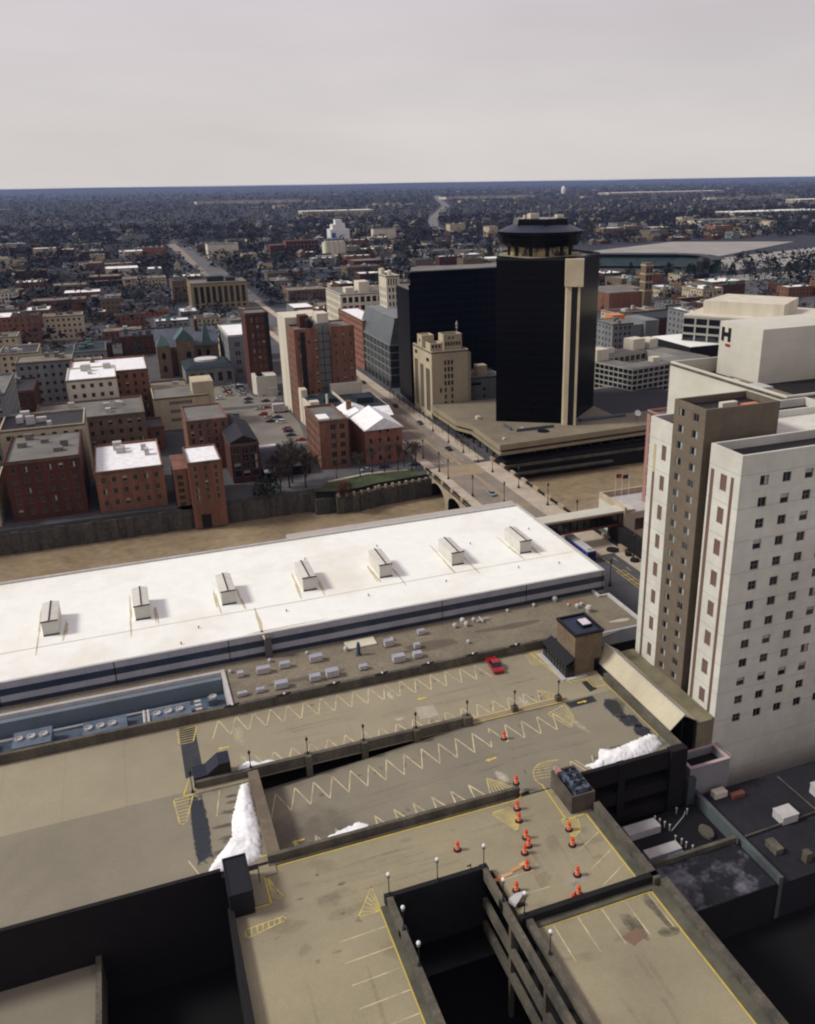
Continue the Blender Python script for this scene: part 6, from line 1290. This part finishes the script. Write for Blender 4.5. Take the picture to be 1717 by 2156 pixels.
# pink building and white hotel behind
pk=block('pink_office','pink framed office block with a dark window wall behind the hotel slabs','office building',119.5,140,150,178.3,31.5,pink_m,gravg_m,W_=grid(1.3,28,12,9,31,8,1.9,2.2,'pane'),S_=grid(.5,20,8,9,31,8,1.8,2.0,'pane'),par=.8)
hw=block('white_chain_hotel','big blank white hotel slab with dark recessed roof, right edge','hotel',107.6,135,118,153.2,49,whp_m,pdark_m,par=3.0,t=.5)
mb=MB(); mb.box(118,140,138,151.2,0,57); mb.build('tall_shaft',whp_m,hw)
mb=MB(); mb.box(117.85,117.98,149.7,150.5,53.1,55.9); mb.box(117.85,117.98,147.6,148.4,53.1,55.9); mb.box(117.85,117.98,148.4,149.7,54.1,54.9); mb.build('letter_H',black_m,hw)
mb=MB(); mb.box(117.85,117.98,147.5,149,52.1,52.6); mb.build('red_accent',red_m,hw)
mb=MB(); mb.box(111,117.8,121,146,45.8,46.3); mb.build('roof_gravel',grav_m,hw); mb=MB(); mb.box(112,115,130,134,46.3,47.6); mb.box(113,114,138,140,46.3,47.3); mb.build('roof_unit',acw_m,hw)
# ================================================================ roads beyond, trees, suburbs
def road(name,pts,w_,z,m_,kind='structure'):
    mb=MB(); P_=[Vector(p) for p in pts]; Lf=[];Rt=[]
    for i,p in enumerate(P_):
        d=(P_[min(i+1,len(P_)-1)]-P_[max(i-1,0)]).normalized(); n_=Vector((-d.y,d.x)); ww=w_[i] if isinstance(w_,list) else w_
        Lf.append(p+n_*ww/2); Rt.append(p-n_*ww/2)
    for i in range(len(P_)-1): mb.poly([(*Rt[i],z),(*Rt[i+1],z),(*Lf[i+1],z),(*Lf[i],z)])
    o=mb.build(name,m_); o['kind']=kind; return o
fw_m=mat('freeway_concrete',lin(124,123,118,.8),.9,lin(104,103,100,.8),.01,.8)
road('main_street_far',[(97,1490),(104,1640),(112,2000),(120,2600)],[18,20,20,20],.2,asphl_m)
road('town_road',[(96,560),(100,760),(104,980),(112,1400)],[16,20,20,20],.05,asphl_m)
road('freeway',[(575,1540),(626,1740),(786,2190),(977,2643),(1220,3250)],[14,20,24,32,28],.4,fw_m)
road('freeway',[(1220,3250),(1480,4000),(1640,4490),(2100,5750)],[28,30,32,40],.6,fw_m)
road('elevated_road',[(-40,880),(100,905),(200,905),(262,880),(330,862),(420,850)],10,4.5,fw_m)
road('freeway_ramp',[(160,1020),(215,1050),(290,1010),(340,940),(400,905)],9,.5,fw_m)
road('freeway_loop',[(620,1300),(600,1180),(560,1060),(500,985),(440,930),(390,905),(330,960),(300,1060)],[16,16,14,13,12,12,10,10],.7,fw_m)
for k,(y,x0,x1) in enumerate(((620,-300,420),(760,-400,420),(1060,-400,300))): road('cross_street',[(x0,y),(x1,y)],4,.04+.01*k,town_m)
LATE=[]
# ---- bare trees: recursive limbs, thin twigs
def bare(seed,h,spread=.5,twig=1.0,levels=5,minr=.04):
    rg=random.Random(seed); tr_=MB(); cr_=MB()
    def grow(p,d,l,r_,lv,mb):
        q=p+d*l; mb2=tr_ if lv==0 else cr_
        mb2.tube(p,q,r_,r_*.62,n=5 if lv<2 else 3,caps=False)
        if lv>=levels: return
        k=rg.choice((3,3,4)) if lv<levels-1 else 4
        for i in range(k):
            t=rg.uniform(.45,1) if i else 1.0
            a=rg.uniform(0,6.283); s_=rg.uniform(.3,.75)*(spread if lv else spread*.9)*1.4
            nd=(d+Vector((math.cos(a)*s_,math.sin(a)*s_,rg.uniform(-.1,.25)))).normalized()
            grow(p+d*l*t,nd,l*rg.uniform(.55,.8),max(r_*.6,minr),lv+1,cr_)
    grow(Vector((0,0,0)),Vector((0,0,1)),h*.34,h*.022,0,tr_)
    return tr_,cr_
def bare_thing(seed,h,label,grp,tm=None,**k):
    t=thing('bare_tree',label,'tree',0,0,0,group=grp); a,b=bare(seed,h,**k)
    a.build('trunk',bark_m,t); b.build('crown',tm or twig_m,t); return t
park=[(41.0,246.6,14,'biggest bare tree, tangled and dark, beside the long low roof'),(63.4,248.5,9,'bare tree at the left end of the park path'),(67.7,250.2,10,'bare tree before the left corner of the brick gable house'),(71.7,249.9,10.5,'bare tree before the middle of the brick gable house'),(76.0,249.5,10,'bare tree before the right side of the brick gable house'),(80.0,247.6,10,'bare tree at the end of the lawn'),(82.0,249.5,9.5,'bare tree closest to the bridge end'),(84.0,256.0,8,'bare tree between the gable house and the street'),(79,252.5,9,'bare tree behind the parked dark car'),(37.8,243.5,10,'bare tree just left of the biggest one'),(45.5,244.8,12,'bare tree just right of the biggest one'),(42.6,250.5,12,'bare tree behind the biggest one, near the low roof'),(38.5,247.8,11,'bare tree left of and behind the biggest one'),(56,249,7,'small bare tree under the brick mill')]
bp=[bare_thing(s_,10,'x','bare trees in the riverside park',spread=.55) for s_ in (11,12,13)]
big=bare_thing(5,14,'','bare trees in the riverside park',spread=.8,levels=6,minr=.065)
used=set()
for i,(x,y,h,lb) in enumerate(park):
    src=big if i in(0,9,10,11,12) else bp[i%3]; s_=h/(14 if src is big else 10)
    if src.name in used: dup(src,x,y,0,rz=i*1.3,label=lb,scale=s_)
    else: used.add(src.name); src.location=(x*S,y*S,0); src.scale=(s_,)*3; src['label']=lb
stp=[bare_thing(s_,4.5,'','small bare street trees on the far pavement',spread=.5,levels=3) for s_ in (21,22)]
us=set()
for i in range(16):
    x,y=103.6+.3*(i%2),252+i*6.4; src=stp[i%2]; lb='small bare street tree, right pavement, %s'%('by the podium, %s from the bridge'%['first','second','third','fourth','fifth','sixth'][i] if i<6 else 'by the cream tower, %s from the podium'%['first','second','third','fourth','fifth'][i-6] if i<11 else 'far up by the glass building, %s'%['nearest','second','third','fourth','farthest'][i-11])
    if src.name in us: dup(src,x,y,.14,rz=i,label=lb)
    else: us.add(src.name); src.location=(x*S,y*S,.14*S); src['label']=lb
t=bare_thing(31,4.6,'reddish brown bare tree on the pavement by the podium corner','reddish small trees',twigr_m,spread=.8,levels=4); t.location=(103.2*S,262*S,.14*S)
t=bare_thing(32,4.2,'second reddish tree a little farther from the bridge','reddish small trees',twigr_m,spread=.8,levels=4); t.location=(103.4*S,268*S,.14*S)
t=bare_thing(41,4.6,'dark bare tree on the near terrace by the hotel slab','small trees on the near terrace',spread=.6,levels=4); t.location=(84.5*S,128*S,.6*S)
for i,(x,y) in enumerate(((113,250.5),(118,250.6),(123,250.8),(129,251))): dup(stp[i%2],x,y,-1.6,label='small bare tree below the podium front, %s from the bridge'%['first','second','third','fourth'][i],group='bare trees on the river terrace')
for i,(x,y,h_,lb) in enumerate(((33.6,241.0,6.5,'dark ivy covered tree in the corner above the river wall'),(31.6,243.2,5.5,'dark shrubby evergreen by the dark brick warehouse'),(36.0,243.8,5,'low dark evergreen left of the bare tree clump'))): LATE.append((x,y,h_,lb))
# rust coloured round bush
bu_=thing('round_bush','rust brown rounded bush on the lawn behind the river wall','bush',55.2,236.9,-1.2); rg=random.Random(3)
mb=MB()
for k in range(900):
    u=rg.uniform(-1,1); a=rg.uniform(0,6.283); r_=2.5*(.55+.45*rg.random()**.4); s_=math.sqrt(1-u*u)
    p=Vector((55.2+r_*s_*math.cos(a),236.9+r_*s_*math.sin(a),1.2+r_*u*.9)); d=(p-Vector((55.2,236.9,.6))).normalized(); e_=d.orthogonal()*.16; f=d.cross(e_)
    mb.poly([tuple(p-e_),tuple(p+f),tuple(p+e_+d*.25)])
mb.build('foliage',twigr_m,bu_); mb=MB(); mb.tube((55.2,236.9,-1.2),(55.2,236.9,.6),.25); mb.build('trunk',bark_m,bu_)

# ---- clump trees for the distance: crown of many small faces
def crown_mesh(seed,kind):
    rg=random.Random(seed); mb=MB(); n={'grey':150,'brown':150,'ever':190}[kind]
    subs=[(Vector((rg.uniform(-.3,.3),rg.uniform(-.3,.3),rg.uniform(.45,.8))),rg.uniform(.16,.3)) for _ in range(7)]
    for k in range(n):
        c_,r_=rg.choice(subs)
        if kind=='ever':
            z=rg.uniform(.08,1.0); rr=.3*(1-z)**.8+.03; a=rg.uniform(0,6.283); p=Vector((rr*math.cos(a),rr*math.sin(a),z)); s_=.09
        else:
            v=Vector((rg.gauss(0,1),rg.gauss(0,1),rg.gauss(0,1))).normalized()*r_*rg.random()**.33; p=c_+v; s_=.07
        a_=Vector((rg.uniform(-1,1),rg.uniform(-1,1),rg.uniform(-1,1)))*s_; b_=Vector((rg.uniform(-1,1),rg.uniform(-1,1),rg.uniform(-1,1)))*s_
        mb.poly([tuple(p-a_),tuple(p+b_),tuple(p+a_)])
    return mb
tm={'grey':mat('bare_crown_grey',lin(54,56,64,.72),.95,lin(38,41,50,.72),.05,.8),'brown':mat('bare_crown_brown',lin(64,58,56,.72),.95,lin(44,42,44,.72),.05,.8),'ever':ever_m}
pt={}
for kind in ('grey','brown','ever'):
    for v in range(3):
        t=thing('dense_tree' if kind=='ever' else 'bare_tree','','tree',0,-400,0); crown_mesh(v*7+len(kind),kind).build('crown',tm[kind],t,loc=(0,0,0)).location=(0,0,0)
        mb=MB(); mb.tube((0,0,0),(0,0,.5),.035,.02,n=5,caps=False); o=mb.build('trunk',bark_m,t,loc=(0,0,0)); o.location=(0,0,0); pt[(kind,v)]=t
first_used={}
def place_tree(kind,v,x,y,h,label,grp):
    src=pt[(kind,v)]; sc=(h*1.15,h*1.15,h)
    if (kind,v) not in first_used: first_used[(kind,v)]=1; src.location=(x*S,y*S,0); src.scale=sc; src['label']=label; src['group']=grp; return
    dup(src,x,y,0,rz=random.Random(int(x*7+y)).uniform(0,6),label=label,group=grp,scale=sc)
# keep-out rectangles (x0,x1,y0,y1)
KO=[(-9,63,235,300),(30,62,290,412),(53,90,255,330),(60,84,320,372),(84,106,150,2600),(106,126,300,415),(104,205,240,306),(106,170,326,374),(112,152,460,498),(107,120,403,454),(180,246,285,340),(44,60,412,454),(48,62,368,396),(14,30,328,352),
 (10,46,400,464),(50,95,668,702),(243,302,328,374),(282,320,420,452),(260,286,416,442),(310,366,516,580),(430,600,690,850),(216,264,1176,1204),(192,216,1158,1188),(238,268,1040,1064),(320,354,1358,1388),(117,126,394,410),(480,1100,790,1100),(505,760,636,700),(124,142,310,332),(488,500,658,672)]
lines=[([(560,1500),(626,1740),(786,2190),(977,2643)],15),([(977,2643),(1220,3250),(1640,4490),(2100,5750)],20),([(-40,880),(100,905),(200,905),(262,880),(330,862),(420,850)],9),([(160,1020),(215,1050),(290,1010),(340,940),(400,905)],8),([(620,1300),(600,1180),(560,1060),(500,985),(440,930),(390,905),(330,960),(300,1060)],10)]
def near_line(x,y):
    for pts,w_ in lines:
        for a,b in zip(pts,pts[1:]):
            ax,ay=a;bx_,by=b; dx,dy=bx_-ax,by-ay; t=max(0,min(1,((x-ax)*dx+(y-ay)*dy)/(dx*dx+dy*dy)))
            if math.hypot(ax+t*dx-x,ay+t*dy-y)<w_: return True
    return False
def free(x,y,mx=0,my=0):
    for a,b,c_,d in KO:
        if a-mx<x<b+mx and c_-my<y<d+my: return False
    for yy in (620,760,1060,1280):
        if abs(y-yy)<2.5+my and y<1300: return False
    return not near_line(x,y)
def inview(x,y,pad=.04):
    # roughly inside the picture
    f=(x*math.sin(yaw)+y*math.cos(yaw)); r_=(x*math.cos(yaw)-y*math.sin(yaw)); t=r_/max(f,1)
    return -.50-pad<t<.42+pad
# filler blocks of low buildings -----------------------------------------------------
rg=random.Random(77)
wallsF=[('red brick',brick_m),('dark red brick',brickd_m),('tan',brickt_m),('grey',greyst_m),('cream',cream_m),('white',ivory_m),('brown',brickb_m),('salmon brick',MATS['salmon_brick'])]
roofsF=[('grey roof',gravg_m),('gravel roof',grav_m),('dark roof',black_m),('white roof',whroof_m),('snow dusted roof',snow_m),('teal roof',tealr_m)]
nb=0; placed=[]
def overl(x0,x1,y0,y1):
    for a,b,c_,d in placed:
        if x0<b and x1>a and y0<d and y1>c_: return True
    return False
def where(x,y):
    side='left of main street' if x<88 else ('before the black tower' if x<150 else ('beyond the black tower' if x<240 else 'toward the stadium'))
    if x<-20: side='beyond the left edge'
    return side
near_words=['just across the river','a block back','a few blocks back','well back in town','near the freeway','beyond the freeway']
cnt={}
for tries in range(9000):
    if nb>=290: break
    y=rg.choice([rg.uniform(262,420),rg.uniform(420,700),rg.uniform(420,700),rg.uniform(560,860),rg.uniform(800,1150),rg.uniform(1100,1500)]); x=rg.uniform(-.12*y,.82*y) if rg.random()<.75 else rg.uniform(-.3*y-60,.95*y+60)
    if not inview(x,y): continue
    w_=rg.uniform(10,32); d=rg.uniform(10,26)
    if y>700: w_*=1.3; d*=1.2
    if not free(x,y,w_/2+1,d/2+1) or overl(x-w_/2-1.5,x+w_/2+1.5,y-d/2-1.5,y+d/2+1.5): continue
    if 106<x<260 and 250<y<330: continue
    wn,wmat=rg.choice(wallsF[:5] if rg.random()<.65 else wallsF); rn,rmat=rg.choice(roofsF)
    if y<420 and -10<x<240: h=rg.uniform(4,9)
    elif y<420: h=rg.uniform(8,22)
    else: h=rg.uniform(4,11) if rg.random()<.85 else rg.uniform(11,18)
    x0,x1,y0,y1=x-w_/2,x+w_/2,y-d/2,y+d/2
    pos=where(x,y); dw=near_words[0 if y<350 else 1 if y<450 else 2 if y<620 else 3 if y<860 else 4 if y<1060 else 5]
    key=(wn,rn,pos,dw); cnt[key]=cnt.get(key,0)+1
    lb='%s %s building, %s, %s, %s'%('low' if h<8 else 'taller',wn,rn,pos,dw)
    
    placed.append((x0,x1,y0,y1)); nb+=1
    Wn=[];Sn=[]
    if y<900:
        n=max(2,int(w_/3)); m_=max(1,int(h/3.2)); Sn=grid(.8,w_-.8,n,.6,h-.9,m_,min(1.3,w_/n*.5),1.5)
        if x>0: Wn=grid(.8,d-.8,max(2,int(d/3.4)),.6,h-.9,m_,1.2,1.5)
        Sn=Sn[:40]; Wn=Wn[:24]
    E_=[]
    if x<0 and y<900: E_=grid(.8,d-.8,max(2,int(d/3.4)),.6,h-.9,max(1,int(h/3.2)),1.2,1.5)[:24]
    b_=block('town_building',lb,'building',x0,x1,y0,y1,h,wmat,rmat,S_=Sn,W_=Wn,E_=E_,par=.5,group='buildings of the town across the river',d=.15)
    if rg.random()<.92:
        mb=MB(); 
        for k in range(rg.choice((2,3,4,6))):
            px,py=rg.uniform(x0+2,x1-4),rg.uniform(y0+2,y1-4); mb.box(px,px+rg.uniform(1.2,3),py,py+rg.uniform(1.2,3),h-.5,h+rg.uniform(.6,2))
        mb.build('roof_unit',rg.choice([acw_m,gravg_m,copper_m]),b_)
# suburban houses ------------------------------------------------------------------
hm=[('white',cream_m),('cream',brickt_m),('grey',greyst_m),('brick',brickd_m),('tan',brickb_m)]; rm_=[('dark roof',black_m),('slate roof',slate_m),('grey roof',gravg_m),('brown roof',brickb_m)]
nh=0; H0={}
for tries in range(20000):
    if nh>=230: break
    y=rg.uniform(860,2300)**1.0; x=rg.uniform(-.4*y,.95*y)
    if not inview(x,y,0) or not free(x,y,6,6) or overl(x-8,x+8,y-7,y+7): continue
    placed.append((x-7,x+7,y-6,y+6)); nh+=1
    i=rg.randrange(5);j=rg.randrange(4); 
    lb='%s house with a %s among the bare trees, %s'%(hm[i][0],rm_[j][0],('left of the freeway' if x<.38*y else 'right of the freeway')+(' nearby' if y<1300 else ' farther out' if y<1800 else ' farthest out'))
    if (i,j) not in H0:
        t=thing('gabled_house',lb,'house',x,y,0,group='houses in the suburbs'); mb=MB(); mb.box(x-5,x+5,y-4,y+4,0,5.5); mb.poly([(x-5,y-4,5.5),(x-5,y,9),(x-5,y+4,5.5)][::-1]); mb.poly([(x+5,y-4,5.5),(x+5,y+4,5.5),(x+5,y,9)]); mb.build('wall',hm[i][1],t)
        mb=MB(); mb.poly([(x-5.5,y-4.6,5.2),(x+5.5,y-4.6,5.2),(x+5.5,y,9.2),(x-5.5,y,9.2)]); mb.poly([(x+5.5,y+4.6,5.2),(x-5.5,y+4.6,5.2),(x-5.5,y,9.2),(x+5.5,y,9.2)]); mb.build('roof',rm_[j][1],t); H0[(i,j)]=t
        t.rotation_euler=(0,0,rg.choice((0,1.57)))
    else: dup(H0[(i,j)],x,y,0,rz=rg.choice((0,1.57,.2,1.8)),label=lb,scale=rg.uniform(.8,1.3))
# trees you can tell apart -----------------------------------------------------------
nt_=0
spec=[(315,960,'ever',15),(400,930,'ever',17),(196,1330,'ever',20),(520,960,'ever',14),(455,722,'ever',12),(640,1230,'ever',14)]
for i,(x,y,k,h) in enumerate(spec): place_tree(k,i%3,x,y,h,'dark evergreen tree near the freeway loop, %s'%['left of the ramp','largest one inside the loop','alone far to the left','right of the ramp','by the stadium seats','outside the loop at right'][i],'evergreens near the freeway')
for i in range(26):
    x,y=470+i*6.2+rg.uniform(-4,4),690-i*2+rg.uniform(-16,16); place_tree('ever' if i%2 else 'grey',i%3,x,y,rg.uniform(10,15),'dark tree in the thick belt below the stadium','trees in the belt below the stadium')
for tries in range(9000):
    if nt_>=245: break
    y=rg.choice([rg.uniform(300,700),rg.uniform(600,1200),rg.uniform(900,1300)]); x=rg.uniform(-.35*y-20,.95*y)
    if not inview(x,y,0) or not free(x,y,3,3) or overl(x-3,x+3,y-3,y+3): continue
    if 104<x<250 and y<345: continue
    if x<84 and y<262: continue
    nt_+=1; k='ever' if rg.random()<.07 else rg.choice(('grey','brown'))
    place_tree(k,rg.randrange(3),x,y,rg.uniform(6,10) if y<600 else rg.uniform(8,13),'%s tree %s, %s'%({'ever':'dark evergreen','grey':'bare greyish','brown':'bare brownish'}[k],where(x,y),near_words[0 if y<350 else 1 if y<450 else 2 if y<620 else 3 if y<860 else 4 if y<1060 else 5]),'trees scattered through the town')
for i,(x,y,h_,lb) in enumerate(LATE): place_tree('ever',i%3,x,y,h_,lb,'evergreens on the river bank')
# far woods and far roofs as two masses --------------------------------------------
def mass(name,n,yfun,hfun,mats_,seed,tri,label):
    rg=random.Random(seed); V=[];F=[];MI=[]
    made=0
    while made<n:
        y=yfun(rg); x=rg.uniform(-.42*y,1.0*y)
        if not inview(x,y,.02) : continue
        if y<1500 and (not free(x,y,4,4) or overl(x-3,x+3,y-3,y+3)): continue
        if near_line(x,y): continue
        made+=1; h=hfun(rg,y); rr=h*rg.uniform(.5,.8); mi=rg.randrange(len(mats_)-1) if rg.random()<.93 else len(mats_)-1
        for k in range(tri):
            a=rg.uniform(0,6.283); u=rg.uniform(.05,1); q=rr*math.sqrt(max(0.03,1-(u-.45)**2*2.2))*rg.uniform(.3,1); px,py,pz=x+q*math.cos(a),y+q*math.sin(a),h*u
            s_=rr*.42
            i=len(V)
            for _ in range(3): V.append(((px+rg.uniform(-s_,s_))*S,(py+rg.uniform(-s_,s_))*S,max(0,(pz+rg.uniform(-s_,s_)*.7))*S))
            F.append((i,i+1,i+2)); MI.append(mi)
    me=bpy.data.meshes.new(name); me.from_pydata(V,[],F)
    for m_ in mats_: me.materials.append(m_)
    me.polygons.foreach_set('material_index',MI); o=link(bpy.data.objects.new(name,me)); tag(o,label,'woodland',kind='stuff')
tw_=[mat('hazed_wood_slate',lin(36,43,58,.7),.95,lin(24,30,44,.7),.004,.8),mat('hazed_wood_umber',lin(44,45,54,.7),.95,lin(32,34,44,.7),.004,.8),mat('hazed_wood_olive',lin(42,50,54,.7),.95,lin(28,35,42,.7),.004,.8),mat('wood_pine',lin(26,34,38,.8),.95)]  # blue in these tree colours paints the distance haze
mass('woodland',6500,lambda r:520+1600*r.random()**.8,lambda r,y:r.uniform(7,13),tw_,1,16,'bare suburban woodland spreading between the houses')
mass('woodland',11000,lambda r:2000+4500*r.random(),lambda r,y:r.uniform(9,16),tw_,2,9,'far bare woodland rolling out beyond the suburbs')
mass('woodland',9000,lambda r:6000*math.exp(r.random()*1.25),lambda r,y:r.uniform(16,30),tw_,3,5,'woodland along the horizon')
def far_roofs(n,seed,y0,y1,s0,s1,name,label):
    rg=random.Random(seed); mb=MB(); made=0
    while made<n:
        y=y0+(y1-y0)*rg.random()**.9; x=rg.uniform(-.42*y,1.0*y)
        if not inview(x,y,0) or near_line(x,y): continue
        if y<1500 and (not free(x,y,6,6) or overl(x-6,x+6,y-6,y+6)): continue
        made+=1; w_=rg.uniform(s0,s1); d=rg.uniform(s0,s1)*.7; h=rg.uniform(5,9)+s0*.05; m_=rg.randrange(5)
        mb.box(x-w_/2,x+w_/2,y-d/2,y+d/2,0,h,m_,5 if rg.random()<.4 else 6)
    o=mb.build(name,[cream_m,greyst_m,greyst_m,brickt_m,copper_r,gravg_m,acw_m]); tag(o,label,'houses',kind='stuff')
far_roofs(420,5,1250,3400,6,11,'distant_houses','pale specks of houses among the far bare trees')
far_roofs(150,6,3200,9000,16,60,'distant_houses','pale large roofs toward the horizon')
# long pale sheds and warehouses one can pick out
for i,(x,y,w_,d,h,lb) in enumerate([(700,4700,520,120,12,'long pale flat warehouse near the horizon, left'),(640,2620,210,60,12,'cream long hall beyond the far woods left of the red factory'),(1950,4550,520,110,12,'long low pale factory right of the freeway near the horizon'),(3150,4700,800,130,12,'long pale factory front far right near the horizon'),(2550,3150,420,90,10,'pale long roof left of centre in the far right'),(2350,2500,300,70,12,'cream shed cluster in the far right'),(1120,1450,140,50,10,'white roofed cream warehouse behind the stadium lot'),(1500,1780,260,70,9,'long grey roofed hall far right behind the stadium')]):
    t=thing('long_warehouse',lb,'warehouse',x,y,0); mb=MB(); mb.box(x-w_/2,x+w_/2,y-d/2,y+d/2,0,h); mb.build('wall',[ivory_m,cream_m][i%2],t); mb=MB(); mb.box(x-w_/2-1,x+w_/2+1,y-d/2-1,y+d/2+1,h,h+1); mb.build('roof',[gravg_m,whroof_m][i%2],t)
t=thing('church_dome','tiny white tower on the far right horizon','tower',2750,5200,0); mb=MB(); mb.lathe(2750,5200,[(14,0),(14,34),(10,44),(2,52)],10); mb.build('tower_shell',globe_m,t)

# ---- what lies to the left and right outside the photo's edges, kept simple but real
for i,(x0,x1,y0,y1,h,w_,rf,lb) in enumerate([(-12,6,246,275,12,brick_m,snow_m,'brick river building beyond the left edge, next to the white roofed one'),(-34,-15,248,280,17,brickd_m,gravg_m,'tall dark brick mill beyond the left edge'),(-58,-37,246,270,10,cream_m,grav_m,'cream river building beyond the left edge'),(-84,-61,248,282,20,greyst_m,gravg_m,'grey river block beyond the left edge'),(-112,-88,246,280,14,brick_m,black_m,'brick river block farthest beyond the left edge'),(-150,-116,250,290,24,cream_m,gravg_m,'tall cream river block farthest left'),(-30,4,300,326,15,brickt_m,gravg_m,'tan block behind the left river row'),(-70,-36,296,330,26,greyst_m,gravg_m,'grey tower behind the left river row'),(-20,8,350,380,20,brick_m,snow_m,'brick block with a snowy roof beyond the left edge')]):
    n=max(3,int((x1-x0)/3)); m_=int(h/3.2)
    block('river_row_building',lb,'building',x0,x1,y0,y1,h,w_,rf,S_=grid(.6,x1-x0-.6,n,1,h-1,m_,1.2,1.6,'mix')[:90],E_=grid(1,y1-y0-1,6,1,h-1,m_,1.2,1.6)[:40],group='buildings left of the photo')
    rg2=random.Random(i); mb=MB()
    for k in range(5): px,py=rg2.uniform(x0+2,x1-3),rg2.uniform(y0+2,y1-4); mb.box(px,px+rg2.uniform(.8,2.5),py,py+rg2.uniform(.8,2.5),h-.7,h+rg2.uniform(.4,1.8))
    mb.build('roof_unit',[acw_m,gravg_m,brickt_m][i%3],C.objects[-1] if False else [o for o in C.objects if o.get('label')==lb][0])
    KO.append((x0,x1,y0,y1))
for i,(x0,x1,y0,y1,h,w_,rf,lb) in enumerate([(100,140,60,112,34,cream_m,gravg_m,'cream office slab beyond the right edge'),(150,190,100,150,40,greyst_m,gravg_m,'grey office slab beyond the right edge'),(145,185,185,235,12,brickt_m,gravg_m,'tan river block beyond the right edge')]):
    n=int((x1-x0)/3); m_=int(h/3.2); 
    if i==2: continue
    block('office_slab',lb,'office building',x0,x1,y0,y1,h,w_,rf,S_=grid(.6,x1-x0-.6,n,1,h-1,m_,1.6,1.7)[:99],W_=grid(1,y1-y0-1,12,1,h-1,m_,1.8,1.7),group='buildings right of the photo')
# haze: even pale air round everything
hz=bpy.data.materials.new('haze'); hz.use_nodes=True; t_=hz.node_tree; t_.nodes.remove(t_.nodes['Principled BSDF']); vol=t_.nodes.new('ShaderNodeVolumePrincipled'); vol.inputs['Color'].default_value=(.42,.56,.95,1); vol.inputs['Density'].default_value=2.4e-5; vol.inputs['Anisotropy'].default_value=.2
t_.links.new(vol.outputs[0],t_.nodes['Material Output'].inputs['Volume'])
mb=MB(); mb.box(-31000,31000,-1000,31000,-9.5,86); o=mb.build('haze',hz); o['kind']='stuff'; o.visible_shadow=True
